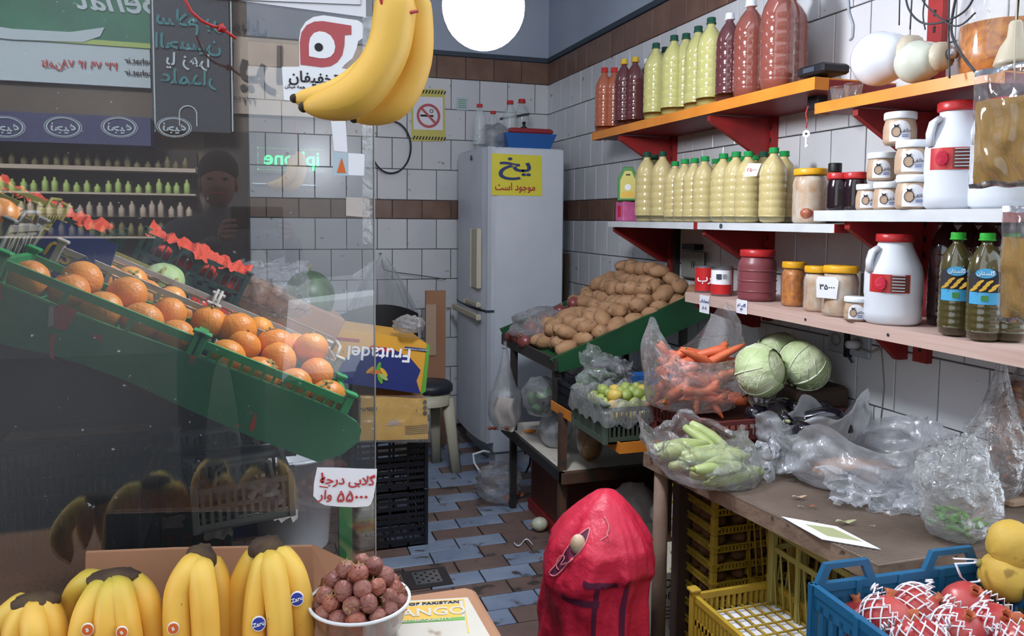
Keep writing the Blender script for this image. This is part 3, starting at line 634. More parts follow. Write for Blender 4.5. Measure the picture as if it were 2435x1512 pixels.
# ---------------------------------------------------------------- crates
def crate(name, label, cat, L, W, H, mt, style='slots', t=.006, loc=(0, 0, 0), handles=True, posts=True, group=None):
    'open plastic crate, x along length, origin at middle of its base'
    r = thing(name, label, cat, loc, group); o = V(loc)
    b = MB()
    n = max(4, int(L/.035))
    for i in range(n+1): x = -L/2+L*i/n; b.box((x, 0, t*.5), (t*.8, W, t))
    for j in range(4): y = -W/2+W*j/3; b.box((0, y, t*.5), (L, t, t))
    b.v = [v+o for v in b.v]; b.build('base', mt, r)
    def side(ln, T, nm, hd):
        b = MB(); b.box((ln/2, 0, H-t), (ln, t*1.6, t*2.2), T); b.box((ln/2, 0, t*1.5), (ln, t, t*3), T)
        if style == 'open':
            for k in range(4): b.box((ln*k/3, 0, H/2), (t*1.2, t, H), T)
        elif style == 'slots':
            b.box((ln/2, 0, H*.52), (ln, t*.8, H*.1), T)
            m_ = max(6, int(ln/.016))
            for k in range(m_+1): b.box((ln*k/m_, 0, H/2), (ln/m_*.45, t*.8, H-2*t), T)
        elif style == 'holes':
            b.box((ln/2, 0, H*.45), (ln, t*.8, H*.12), T); m_ = max(6, int(ln/.022))
            for k in range(m_+1): b.box((ln*k/m_, 0, H*.72), (t*.8, t*.8, H*.5), T)
            for k in range(0, m_, 2): b.box((ln*(k+.5)/m_, 0, H*.22), (t*3, t*.8, H*.42), T)
        elif style == 'diagonal':
            b.box((ln/2, 0, H*.8), (ln, t*.8, H*.05), T); m_ = max(5, int(ln/.03))
            for k in range(m_): 
                x0 = ln*k/m_; b.tube([(x0, 0, t*2), (x0+ln/m_, 0, H*.8)], t*.42, 4, T)
            for k in range(4): b.box((ln*k/3, 0, H/2), (t*1.6, t, H), T)
        elif style == 'arches':
            m_ = max(6, int(ln/.03))
            b.box((ln/2, 0, H*.55), (ln, t*.7, H*.08), T)
            for k in range(m_):
                x0 = ln*(k+.5)/m_; q = [(x0+ln/m_*.42*cos(a), 0, H*.6+H*.3*sin(a)) for a in [pi*i/5 for i in range(6)]]
                b.tube(q, t*.35, 4, T); b.box((ln*k/m_, 0, H*.3), (t*.8, t*.7, H*.6), T)
        elif style == 'banded':
            b.box((ln/2, 0, H*.86), (ln, t*.9, H*.26), T); b.box((ln/2, 0, H*.12), (ln, t*.9, H*.24), T); m_ = max(6, int(ln/.026))
            for k in range(m_+1): b.box((ln*k/m_, 0, H*.5), (ln/m_*.42, t*.9, H*.62), T)
            for k in range(5): b.box((ln*k/4, 0, H*.5), (t*1.6, t*2.2, H), T)
        elif style == 'louvre':
            b.box((ln/2, 0, H*.5), (ln, t*.5, H*.06), T)
            for k in range(7): b.box((ln/2, 0, H*(.12+.12*k)), (ln, t*.7, H*.06), T)
            for k in range(5): b.box((ln*k/4, 0, H/2), (t*1.4, t, H), T)
        if hd:
            c_ = ln/2; q = [(c_-.07, 0, H-t), (c_-.05, 0, H+.028), (c_+.05, 0, H+.028), (c_+.07, 0, H-t)]
            b.tube(q, t*.8, 4, T, ph=pi/4)
        b.v = [v+o for v in b.v]; return b.build(nm, mt, r)
    side(L, TR((-L/2, -W/2, 0)), 'side_panel', False); side(L, TR((-L/2, W/2, 0)), 'side_panel', False)
    side(W, TR((-L/2, -W/2, 0), (0, 0, pi/2)), 'end_panel', handles); side(W, TR((L/2, -W/2, 0), (0, 0, pi/2)), 'end_panel', handles)
    if posts:
        for sx in (-1, 1):
            for sy in (-1, 1):
                b = MB().box((sx*L/2, sy*W/2, (H+.012)/2), (t*2.6, t*2.6, H+.012), None, .002); b.box((sx*L/2, sy*W/2, H+.012), (t*4, t*4, t*1.2), None, .002)
                b.v = [v+o for v in b.v]; b.build('corner_post', mt, r)
    return r

# ---------------------------------------------------------------- sloping display on the left
SL = math.atan2(.252, .521)
RO = V((.206, 1.65, .901))
e1 = V((-cos(SL), 0, sin(SL))); e2 = V((0, 1, 0)); e3 = V((sin(SL), 0, cos(SL)))
def RK(s_, y, h): return RO+e1*(s_+.035)+e2*y+e3*(h-.035)
rackT = Matrix(((e1.x, 0, e3.x, 0), (0, -1, 0, 0), (e1.z, 0, e3.z, 0), (0, 0, 0, 1)))   # x uphill, y towards street
RQ = rackT.to_euler()
rk = thing('display_rack', 'sloping green painted display rack of worn boards behind the glass', 'rack', (-.3, 1.95, 0))
bpts = [(860,1022),(853,1050),(815,1080),(757,1099),(700,1078),(600,1040),(450,975),(300,905),(200,868),(120,843),(0,818),(-260,740),(-260,570),(0,676),(160,740),(500,860),(700,935),(820,985),(850,1005)]
T = frame((0, 1.65, 0), (1, 0, 0), (0, 0, 1))
pp = [P(x, y, y=1.65) for x, y in bpts]
b = MB().prism([(p.x, p.z) for p in pp][::-1], -.018, 0, T); b.build('front_board', 'green_paint', rk)
def onb(pts): return [(P(x, y, y=1.65).x, P(x, y, y=1.65).z) for x, y in pts]
plate(onb([(128,728),(150,722),(185,740),(172,760),(160,785),(130,780)]), T, 'chip_red', rk, 'paint_chip')
plate(onb([(120,796),(134,794),(126,830),(130,855),(118,852)]), T, 'chip_red', rk, 'paint_chip')
plate(onb([(216,797),(244,797),(242,815),(232,808)]), T, 'chip_red', rk, 'paint_chip')
plate(onb([(117,726),(128,728),(128,775),(114,776)]), T, 'sack_white', rk, 'paint_chip')
plate(onb([(606,983),(610,984),(607,1018),(596,1027),(592,1016)]), T, 'chip_red', rk, 'paint_chip')
plate(onb([(-20,660),(2,672),(2,712),(-20,740)]), T, 'chip_red', rk, 'paint_chip')
b = MB(); w_ = [RK(-.02, .02, -.03), RK(1.5, .02, -.03), RK(1.5, 1.75, -.03), RK(-.02, 1.75, -.03)]
b.add([p for p in w_]+[p-e3*.015 for p in w_], [(0,1,2,3),(7,6,5,4),(0,4,5,1),(1,5,6,2),(2,6,7,3),(3,7,4,0)]); b.build('sloping_deck', 'wood_dark', rk)
for sx, yy in ((.175, 1.68), (-.95, 1.68), (.12, 3.3), (-.95, 3.3)):
    zt = RO.z+(.206-sx)*math.tan(SL)-.06 if yy > 2 else (.80 if sx > 0 else 1.3)
    MB().bx((sx-.014, yy, 0), (sx+.014, yy+.03, zt)).build('leg', 'crate_green' if yy < 2 and sx > 0 else 'dark_metal', rk)
b = MB().bx((-1.6, 3.36, 0), (.05, 3.39, .9)); b.build('back_panel', 'wood_dark', rk)
MB().bx((-.95, 2.3, .66), (.1, 2.33, .69)).build('cross_rail', 'dark_metal', rk)

# fruit kinds
def orange_tpl(nm, mt, label, cat):
    r = thing(nm, label, cat); MB().ball((0, 0, 0), (.04, .04, .037), 20, 14, fn=lambda p: 1-.05*max(0, p.z-.9)*8+.015*noise.noise(p*2)).build('flesh', mt, r)
    b = MB()
    for k in range(4):
        a = k*pi/2+.3; b.add([V((0, 0, .036)), V((.012*cos(a-.4), .012*sin(a-.4), .0355)), V((.017*cos(a), .017*sin(a), .037)), V((.012*cos(a+.4), .012*sin(a+.4), .0355))], [(0, 1, 2, 3)])
    b.lathe([(.003, .034), (.0025, .041)], 6); b.build('calyx', 'calyx', r); return Many(r)
ora = orange_tpl('orange', 'orange_fruit', 'x', 'orange'); dep = orange_tpl('persimmon', 'orange_deep', 'x', 'persimmon')
def rrot(): return (R.uniform(0, 6), R.uniform(-.5, .5), R.uniform(0, 6))
def rack_crate(nm, label, s0, s1, y0, y1, h0, H, mt, style, **k):
    c_ = crate(nm, label, 'crate', abs(s1-s0), abs(y1-y0), H, mt, style, **k)
    c_.location = RK((s0+s1)/2, (y0+y1)/2, h0); c_.rotation_euler = RQ; return c_
# front row: two green crates, then a pale grey one further up
rack_crate('fruit_crate', 'bright green plastic crate at the lower end of the green board', .015, .335, .01, .21, .02, .062, 'crate_green', 'holes', t=.007, handles=False)
rack_crate('fruit_crate', 'bright green plastic crate halfway up the green board', .345, .715, .01, .21, .02, .062, 'crate_green', 'open', t=.007, handles=False)
rack_crate('fruit_crate', 'pale grey lattice crate at the top of the green board', .735, 1.15, .02, .26, .03, .11, 'crate_grey', 'diagonal')
def fruit_row(tpl, cells, label, group, sc_=1):
    for (s_, y, h) in cells: tpl.put(RK(s_, y, h), rrot(), sc_*R.uniform(.92, 1.05), label, group)
fruit_row(ora, [(.05, .06, .06), (.125, .06, .055), (.08, .15, .085), (.2, .06, .05), (.275, .08, .055), (.17, .15, .08), (.25, .15, .08)], 'orange in the lowest green crate of the sloping rack', 'oranges in the lower green crate')
for x, y, s_ in ((740, 828, 1.0), (652, 822, 1.08), (562, 786, 1.12), (497, 768, .98)):
    ora.put(P(x, y, y=1.85), (.2, .1, R.uniform(0, 6)), s_, {740: 'reddish orange at the lower end of the top layer in the lower green crate', 652: 'large orange second from the lower end of the top layer', 562: 'large orange with an upright stalk above the lower green crate', 497: 'pale orange topmost of the layer over the lower green crate'}[x], 'oranges heaped above the lower green crate')
fruit_row(ora, [(.385, .06, .055), (.455, .07, .06), (.53, .06, .05), (.6, .08, .06), (.67, .06, .055), (.42, .15, .08), (.51, .15, .085), (.6, .16, .08)], 'orange in the green crate halfway up the rack', 'oranges in the middle green crate')
fruit_row(dep, [(.78+.085*i, .07+.1*(i % 2), .08+.03*(i % 2)) for i in range(4)]+[(.8+.09*i, .2, .13) for i in range(3)], 'deep orange persimmon in the pale grey crate at the top of the rack', 'persimmons in the grey crate')
# second row: off-white crates
rack_crate('fruit_crate', 'off-white crate with peaked end handles behind the lower green crate', .03, .34, .25, .5, .03, .085, 'crate_white', 'diagonal')
rack_crate('fruit_crate', 'off-white crate with peaked end handles behind the middle green crate', .35, .68, .25, .5, .03, .085, 'crate_white', 'diagonal')
fruit_row(ora, [(.08, .32, .08), (.17, .33, .085), (.26, .32, .08), (.12, .42, .085), (.22, .42, .09)], 'orange in the lower off-white crate', 'oranges in the lower off-white crate', 1.0)
fruit_row(dep, [(.4, .32, .07), (.49, .33, .075), (.58, .32, .07), (.44, .42, .075), (.54, .42, .08)], 'persimmon in the upper off-white crate', 'persimmons in the upper off-white crate', 1.0)
# third row: yellow crates
rack_crate('fruit_crate', 'yellow arched crate near the foot of the third row', .04, .46, .54, .82, .0, .075, 'crate_olive', 'arches')
rack_crate('fruit_crate', 'yellow arched crate high in the third row', .5, .78, .54, .82, .0, .09, 'crate_olive', 'arches')
rack_crate('fruit_crate', 'dusty yellow crate above the high arched crate', .82, 1.2, .54, .86, .03, .11, 'crate_olive', 'arches')
tom = thing('tomato', 'x', 'tomato'); MB().ball((0, 0, 0), (.034, .034, .028), 16, 10, fn=lambda p: 1+.03*cos(5*math.atan2(p.y, p.x))).build('flesh', 'tomato', tom)
b = MB()
for k in range(5): a = k*1.257; b.add([V((0, 0, .027)), V((.01*cos(a-.3), .01*sin(a-.3), .0275)), V((.022*cos(a), .022*sin(a), .027)), V((.01*cos(a+.3), .01*sin(a+.3), .0275))], [(0, 1, 2, 3)])
b.build('calyx', 'leaf_green', tom); tom = Many(tom)
fruit_row(tom, [(.08+.075*i, .62+.08*(i % 3), .06+.01*(i % 2)) for i in range(5)], 'tomato in the low yellow crate of the third row', 'tomatoes in the low yellow crate')
fruit_row(ora, [(.54+.085*i, .62+.09*(i % 2), .055) for i in range(3)], 'orange in the high yellow crate of the third row', 'oranges in the high yellow crate')
fruit_row(dep, [(.87+.085*i, .64+.1*(i % 2), .085) for i in range(4)], 'persimmon in the dusty yellow crate at the top', 'persimmons in the dusty yellow crate')
# fourth row: dark crates of tomatoes, two high, under red netting
for (s0, h0, lb) in ((.27, -.07, 'lower dark green crate of tomatoes in the far row'), (.29, .055, 'dark green crate with red netting, stacked on the lower tomato crate'), (.7, -.0, 'dark green crate with red netting further up the far row')):
    rack_crate('tomato_crate', lb, s0, s0+.32, .92, 1.25, h0, .115, 'crate_dark', 'holes', handles=False)
fruit_row(tom, [(.31+.075*i, .96, -.02) for i in range(4)]+[(.33+.075*i, 1.05, -.015) for i in range(3)], 'tomato in the lower dark crate of the far row', 'tomatoes in the lower dark crate')
fruit_row(tom, [(.33+.075*i, .97+.08*(i % 2), .115) for i in range(4)], 'tomato in the netted dark crate stacked on top', 'tomatoes in the netted dark crate')
def netp(s0, s1, y0, h0, lb):
    b = MB(); b.grid(lambda u, v: RK(s0+(s1-s0)*u, y0+.09*v+.012*sin(u*23), h0+.03*sin(pi*v)+.022*noise.noise(V((u*16, v*3, s0)))+.004*noise.noise(V((u*50, v*9, s0)))), 90, 14)
    b.build('red_netting', 'red_net', None, lb, 'netting')
netp(.29, .61, .91, .165, 'red produce netting bunched along the upper tomato crate')
netp(.7, 1.02, .91, .11, 'red produce netting on the dark crate further up the far row')
netp(.1, .25, .92, .01, 'red produce netting by the foot of the far row')
# cardboard, watermelon, plastic sheet, printed cartons
cb_ = thing('cardboard_box', 'plain brown cardboard box beside the tomato crates', 'box', RK(.0, 1.4, .0))
T = Matrix.Translation(RK(.0, 1.35, .07)) @ rackT; 
MB().box((.1, 0, 0), (.38, .24, .15), T, .003).build('carton', 'card', cb_)
MB().box((.1, .121, .0), (.36, .003, .004), T).build('seam', 'card_pale', cb_)
wm = thing('watermelon', 'striped dark green watermelon at the far lower end of the rack', 'watermelon', P(735, 706, y=3.0))
MB().ball(wl(wm), (.095, .1, .1), 28, 18).build('rind', 'watermelon', wm); MB().tube([wl(wm)+V((0, 0, .098)), wl(wm)+V((.01, 0, .12))], .004, 6).build('stem', 'calyx', wm)
ca = thing('printed_carton', 'blue and yellow printed carton end leaning in the grey crate', 'carton', P(160, 600, y=1.95))
T = frame(P(165, 610, y=1.93), (.86, 0, -.5), (.4, .1, .8)); 
plate([(-.075, -.07), (.1, -.05), (.07, .07), (-.06, .06)], T, 'navy', ca, 'printed_end', -.004, .004)
text('SU', T @ TR((-.02, 0, .006)), .05, 'yellow_print', ca, .001, flip=True)
cb2 = thing('printed_carton', 'blue triangular carton flap by the upper end of the middle green crate', 'carton', P(185, 650, y=1.9))
T = frame(P(185, 655, y=1.88), (.8, 0, -.55), (.4, .1, .8))
plate([(-.05, -.03), (.06, -.04), (.0, .06)], T, 'navy', cb2, 'printed_flap', -.003, .003)
lf = thing('plastic_leaves', 'bright green leaf cut-outs standing in the rack', 'ornament', P(215, 640, y=2.0))
for (x, y, a) in ((208, 625, .3), (232, 652, -.4)):
    T = frame(P(x, y, y=2.0), (cos(a), 0, sin(a)), (-sin(a), 0, cos(a))); plate(disc(0, 0, .033, .022, 18), T, 'crate_green', lf, 'leaf', -.001, .001)
pear_bag = MB()
cab2 = thing('cabbage', 'pale green cabbage between the yellow and off-white crates', 'cabbage', P(385, 668, y=2.35))
MB().ball(wl(cab2), (.06, .06, .05), 24, 16, fn=lambda p: 1+.05*noise.noise(p*4)).build('head', 'cabbage', cab2)
def sheet(fn, nu, nv, name, mt, label, cat): return MB().grid(fn, nu, nv).build(name, mt, None, label, cat)
def bulge(c0, c1, y, dpt, seed, amp=.02):
    'film thrown over a heap: a domed sheet between two corners'
    def f(u, v):
        p = V((c0[0]+(c1[0]-c0[0])*u, y, c0[1]+(c1[1]-c0[1])*v)); d = sin(pi*u)*sin(pi*v)
        n_ = noise.noise(V((u*6+seed, v*6, seed)))+.5*noise.noise(V((u*17, v*17, seed)))
        return p+V((n_*amp, -dpt*d+n_*amp, n_*amp))
    return f
a, c = P(560, 760, y=2.75), P(735, 620, y=2.75)
sheet(bulge((a.x, a.z), (c.x, c.z), 2.75, .1, 3), 30, 30, 'plastic_sheet', 'film_crisp', 'clear plastic sheet draped beside the tomato crates', 'plastic sheet')
a, c = P(560, 800, y=3.6), P(1010, 620, y=3.6)
def veil(u, v):
    w_ = (.5+.5*(1-v)); x = a.x+(c.x-a.x)*(.62+(u-.5)*w_); z = 0.78+(1.12-.78)*v**.8
    return V((x+.0*u, 3.95+.04*sin(u*38)*(1-.5*v)+.03*noise.noise(V((u*9, v*4, 0))), z))
hb = thing('wall_bag', 'large clear plastic bag hanging from a nail on the back wall', 'plastic bag', V((.72, 4.8, .75)))
def wbag(u, v):
    an = 2*pi*u; w_ = (1-v)**.75; x = .72+w_*.22*cos(an)*(1+.1*sin(9*an)); y = 4.72+w_*.07*sin(an)*(1+.2*sin(7*an)); return V((x, y, .74+.39*v+.0*u))
MB().grid(wbag, 60, 18, wrap=True).build('film', 'film', hb)
MB().tube([V((.72, YB, 1.13)), V((.725, 4.79, 1.135))], .003, 6).build('nail', 'dark_metal', hb)
MB().tube([P(x, y, y=4.8) for x, y in ((908, 618), (912, 640), (930, 646), (960, 650), (1000, 655), (1020, 658), (1060, 664))], .0025, 6).build('loose_wire', 'cable', None, 'thin dark wire sagging along the back wall tiles', 'wire')
# loose crates and clutter under the rack
def ucrate(label, px, py, y, L, W, H, mt, style, rz=0, rx=0):
    c_ = crate('empty_crate', label, 'crate', L, W, H, mt, style); c_.location = P(px, py, y=y); c_.rotation_euler = (rx, 0, rz); return c_
for (px, py, y, lb, a_) in ((575, 1212, 2.1, 'front pale basket lying under the rack', .12), (520, 1125, 2.5, 'rear pale basket lying under the rack', .02)):
    bk = crate('pale_basket', lb, 'basket', .2, .14, .1, 'crate_grey', 'slots', handles=False); bk.location = P(px, py, y=y); bk.rotation_euler = (.12, -.05, a_); bk.scale = (1.15,)*3
    o_ = V(bk.location); b = MB().tube([(-.06, -.07, .1), (-.055, -.07, .135), (-.04, -.07, .145), (.04, -.07, .145), (.055, -.07, .135), (.06, -.07, .1)], .006, 6)
    m_ = b.mesh('handle', 'crate_grey'); h_ = bpy.data.objects.new('handle', m_); COL.objects.link(h_); h_.parent = bk
p0 = P(70, 1300, y=1.75)
ucrate('dark crate of slats on the floor at the left, under the rack', 60, 1420, 1.9, .5, .36, .28, 'crate_black', 'slots')
ucrate('dark green crate standing in the gloom under the middle of the rack', 330, 1320, 2.4, .5, .36, .3, 'crate_dark', 'holes')
pl = P(700, 1290, y=2.6)
bk = thing('white_bucket', 'white plastic bucket under the lower end of the rack', 'bucket', pl)
MB().lathe([(.11, 0), (.135, .3), (.142, .3), (.142, .31), (.13, .31), (.105, .01)], 28, TR(pl), cap=False).build('shell', 'white', bk)
MB().prism(disc(0, 0, .105), 0, .01, TR(pl)).build('bottom', 'white', bk)
for i, (px, py, y, sx, sz, mt_, lb) in enumerate(((600, 1250, 2.75, .22, .14, 'navy', 'dark blue printed carton on the floor beneath the pale baskets'), (200, 1200, 2.7, .4, .24, 'wood_dark', 'dim brown carton in the gloom under the rack'), (430, 1290, 2.9, .3, .2, 'box_brown', 'reddish carton on the floor deep under the rack'))):
    c_ = thing('floor_carton', lb, 'carton', P(px, py, y=y)); o_ = wl(c_); MB().box(o_+V((0, 0, sz/2)), (sx, .2, sz), None, .004).build('body', mt_, c_)
    MB().box(o_+V((0, -.04, sz+.005)), (sx*.96, .07, .006)).build('flap', 'card', c_)
for i in range(14):
    px, py = R.uniform(80, 700), R.uniform(1120, 1280); y = R.uniform(1.9, 2.6); p = P(px, py, y=y)
    def crum(u, v, p=p, i=i): return p+V(((u-.5)*.07+.012*noise.noise(V((u*5, v*5, i))), (v-.5)*.03+.015*noise.noise(V((v*6, u*4, i+9))), .018*noise.noise(V((u*4, v*4, i+3)))+(v-.5)*.02))
    if i == 0: junk = MB()
    junk.grid(crum, 7, 5)
junk.build('paper_scraps', 'sack_white', None, 'pale paper and plastic scraps littered under the rack', 'litter', kind='stuff')
# ---------------------------------------------------------------- display ledge, bananas, medlars
ZL = .70
lg = thing('front_ledge', 'low ledge of cardboard boxes carrying the bananas', 'ledge', (-.1, 1.1, 0))
MB().bx((-.75, .9, 0), (.36, 1.3, ZL), None, .01).build('body', 'card', lg)
cf = thing('banana_carton', 'open brown cardboard carton standing behind the banana hands', 'carton', P(480, 1400, y=1.27))
T = frame((0, 1.27, 0), (1, 0, 0), (0, 0, 1))
q = [(P(x, y, y=1.27).x, P(x, y, y=1.27).z) for x, y in ((200, 1520), (205, 1312), (420, 1303), (742, 1297), (752, 1512))]
plate(q[::-1], T, 'card', cf, 'back_flap', -.004, .004)
q2 = [P(742, 1297, y=1.27), P(825, 1335, y=1.33), P(850, 1500, y=1.33), P(752, 1512, y=1.27)]
MB().add(q2+[p+V((.003, .003, 0)) for p in q2], [(0,1,2,3),(7,6,5,4),(0,4,5,1),(1,5,6,2),(2,6,7,3),(3,7,4,0)]).build('side_flap', 'card', cf)
def banana(path, w_, parent, green=.5, tip=True, name='banana', mt='banana', n=10):
    'one fruit along a smooth path, five-sided rounded section, greenish at the stem end'
    pts = []; m_ = 22; ps = [V(p) for p in path]
    def cr(i, t):
        a, b_, c_, d = (ps[max(0, min(len(ps)-1, i+k))] for k in (-1, 0, 1, 2))
        return .5*((2*b_)+(-a+c_)*t+(2*a-5*b_+4*c_-d)*t*t+(-a+3*b_-3*c_+d)*t**3)
    sg = len(ps)-1
    for k in range(m_+1):
        u = k/m_*sg; i = min(int(u), sg-1); pts.append(cr(i, u-i))
    rr = []
    for k in range(m_+1):
        u = k/m_
        r_ = .3+.7*min(1, max(0, (u-.03)/.2))**.8 if u < .25 else 1 if u < .72 else max(.2, 1-((u-.72)/.28)**1.9*.82)
        rr.append(r_*w_/2)
    b = MB(); b.tube(pts, rr, n)
    for vi in range(len(b.v)):                       # faceted section
        k = vi//n; i = vi % n; c_ = pts[k]; f_ = 1+.045*cos(5*2*pi*i/n); b.v[vi] = c_+(b.v[vi]-c_)*f_
    o = b.build(name, mt, parent)
    at = o.data.attributes.new('ripe', 'FLOAT', 'POINT')
    for vi in range(len(b.v)): u = (vi//n)/m_; at.data[vi].value = max(0, green*(1-u/.45))
    if tip: MB().ball(pts[-1], w_*.125, 10, 8).build('tip', 'banana_tip', o)
    return o
def hand(label, crown, fingers, w_, green, cw=(.03, .012), mtc='banana_crown'):
    r = thing('banana_hand', label, 'bananas', P(crown[0], crown[1]+180, y=1.12), 'hands of bananas along the ledge')
    cp = P(crown[0], crown[1], y=1.15); MB().ball(cp+V((0, 0, -.005)), (cw[0], .02, cw[1]), 16, 10, fn=lambda p: 1+.18*noise.noise(p*3)).build('crown', mtc, r)
    for (pts, dy, ws) in fingers:
        path = [cp+V((0, 0, -.008))]+[P(x, y, y=1.15-dd) for (x, y, dd) in pts]
        banana(path, w_*ws*.87, r, green)
    return r
def fing(x0, x1, x2, yt, dd, y2=1600): return [(x0, yt, dd*.5), (x1, (yt+y2)/2-20, dd), (x2, y2, dd*.7)]
hand('leftmost short hand of ripe bananas on the ledge', (85, 1422), [(fing(35, -2, 20, 1450, -.03), 0, 1.2), (fing(60, 40, 45, 1455, .01), 0, 1.15), (fing(80, 85, 88, 1460, .03), 0, 1.1), (fing(112, 132, 128, 1455, .015), 0, 1.15)], .034, .35)
h2 = hand('wide greenish hand of bananas second from the left', (270, 1364), [([(205, 1385, -.02), (170, 1440, -.03), (160, 1560, -.03), (170, 1640, -.02)], 0, 1.15), ([(235, 1410, .015), (205, 1470, .03), (195, 1560, .03), (200, 1650, .02)], 0, 1.25), ([(262, 1410, .03), (255, 1480, .045), (258, 1570, .045), (262, 1650, .03)], 0, 1.1), ([(285, 1405, .03), (302, 1480, .045), (312, 1570, .04), (310, 1650, .03)], 0, 1.15), ([(320, 1395, .0), (350, 1440, .015), (368, 1540, .01), (362, 1640, 0)], 0, 1.35)], .034, .85, (.034, .011))
h3 = hand('slim ripe hand of three bananas with a dark crown', (476, 1322), [([(455, 1350, .02), (425, 1410, .03), (424, 1510, .035), (435, 1620, .03)], 0, 1.35), ([(478, 1360, .03), (487, 1430, .045), (492, 1530, .045), (490, 1620, .03)], 0, 1.25), ([(500, 1350, -.01), (520, 1400, -.005), (524, 1500, -.005), (515, 1610, -.01)], 0, 1.25)], .034, .3, (.022, .022))
h4 = hand('tallest hand of ripe bananas with blue stickers', (634, 1296), [([(605, 1330, -.01), (572, 1400, -.005), (566, 1500, -.005), (575, 1620, -.01)], 0, 1.3), ([(625, 1345, .02), (610, 1420, .03), (604, 1520, .035), (610, 1620, .03)], 0, 1.15), ([(648, 1345, .03), (660, 1420, .045), (668, 1520, .045), (665, 1620, .03)], 0, 1.2), ([(670, 1330, .01), (700, 1380, .02), (718, 1480, .02), (712, 1610, .01)], 0, 1.4)], .034, .4, (.026, .018))
def stk_on(h_, px, py, y, r_, word, mt1='sticker_blue', tl=0):
    T = frame(P(px, py, y=y), (cos(tl), 0, sin(tl)), (-sin(tl), 0, cos(tl)))
    s_ = plate(disc(0, 0, r_, r_*1.12), T, 'sticker_white', h_, 'sticker', -.002, .0006); m_ = MB().prism(disc(0, 0, r_*.88, r_*.98), .0006, .001, T).build('print', mt1, s_)
    text(word, T @ TR((0, 0, .002)), r_*.85, 'sticker_white', h_, .0003)
stk_on(h4, 706, 1424, 1.102, .0095, 'Zaru', tl=.2); stk_on(h4, 615, 1483, 1.096, .0095, 'Zaru', tl=.15)
stk_on(h3, 412, 1494, 1.094, .0075, 'B', 'sticker_orange', .2); stk_on(h2, 208, 1497, 1.095, .0075, 'B', 'sticker_orange', .1); stk_on(h2, 290, 1503, 1.085, .007, 'B', 'sticker_orange', .5)
# hanging pair of bananas
hg = thing('hanging_bananas', 'pair of ripe bananas hanging on a red cord before the glass', 'bananas', P(950, 60, y=.56))
Y0 = .56
banana([P(950, -60, y=Y0), P(938, 20, y=Y0), P(905, 140, y=Y0+.016), P(810, 226, y=Y0+.02), P(700, 234, y=Y0+.02)], .0265, hg, .1)
banana([P(960, -60, y=Y0), P(985, 20, y=Y0+.016), P(985, 150, y=Y0+.016), P(935, 245, y=Y0+.016), P(842, 282, y=Y0+.016)], .0265, hg, .1)
banana([P(945, -60, y=Y0), P(938, 20, y=Y0-.01), P(915, 130, y=Y0-.012), P(840, 228, y=Y0-.01), P(722, 255, y=Y0)], .0295, hg, .1)
MB().ball(P(953, -62, y=Y0), (.014, .01, .012), 12, 8).build('crown', 'banana_crown', hg)
MB().tube([P(x, y, y=Y0-.02) for x, y in ((900, -40), (908, 10), (930, 30), (965, 32), (994, 26))], .0012, 6).build('tie', 'lid_red', hg)
MB().tube([P(953, -60, y=Y0), P(950, -400, y=Y0)], .0015, 6).build('hang_cord', 'lid_red', hg)
# bowl of medlars
bc = P(856, 1512, y=1.12); bc.z = ZL+.026; bw = thing('medlar_bowl', 'clear plastic bowl heaped with reddish brown medlars', 'bowl', bc)
MB().lathe([(.042, 0), (.05, .005), (.062, .03), (.071, .062), (.073, .064), (.073, .067), (.069, .066), (.06, .032), (.048, .008), (.04, .004)], 40, TR(bc), cap=False).build('bowl', 'film_jar', bw)
MB().lathe([(.0715, .062), (.0745, .064), (.0745, .068), (.0705, .067)], 40, TR(bc), cap=False).build('rim', 'white', bw)
def med(mt):
    r = thing('medlar', 'x', 'medlar'); MB().ball((0, 0, 0), (.0145, .0145, .0135), 14, 10, fn=lambda p: 1+.1*noise.noise(p*2.3)-.25*max(0, p.z-.9)*5).build('flesh', mt, r)
    b = MB()
    for k in range(5): a = k*1.257; b.add([V((.004*cos(a-.5), .004*sin(a-.5), .011)), V((.004*cos(a+.5), .004*sin(a+.5), .011)), V((.009*cos(a), .009*sin(a), .016))], [(0, 1, 2)])
    b.build('calyx', 'calyx', r); return Many(r)
ma, mb_ = med('medlar'), med('medlar_light'); k = 0
for (zz, rr_, n_) in ((.016, .03, 6), (.032, .044, 10), (.048, .052, 12), (.064, .056, 13), (.064, .028, 6), (.08, .05, 11), (.096, .036, 8), (.098, .01, 2), (.112, .02, 4), (.08, .02, 4)):
    for i in range(n_):
        a = 2*pi*i/n_+zz*40+R.uniform(-.1, .1); (mb_ if k % 4 == 0 else ma).put(bc+V((rr_*cos(a), rr_*sin(a), zz+R.uniform(-.003, .003))), (R.uniform(-2, 2), R.uniform(-2, 2), R.uniform(0, 6)), R.uniform(.9, 1.08),
            'paler orange medlar among the brown ones in the bowl' if k % 4 == 0 else 'reddish brown medlar heaped in the clear bowl', 'pale medlars in the bowl' if k % 4 == 0 else 'brown medlars in the bowl'); k += 1
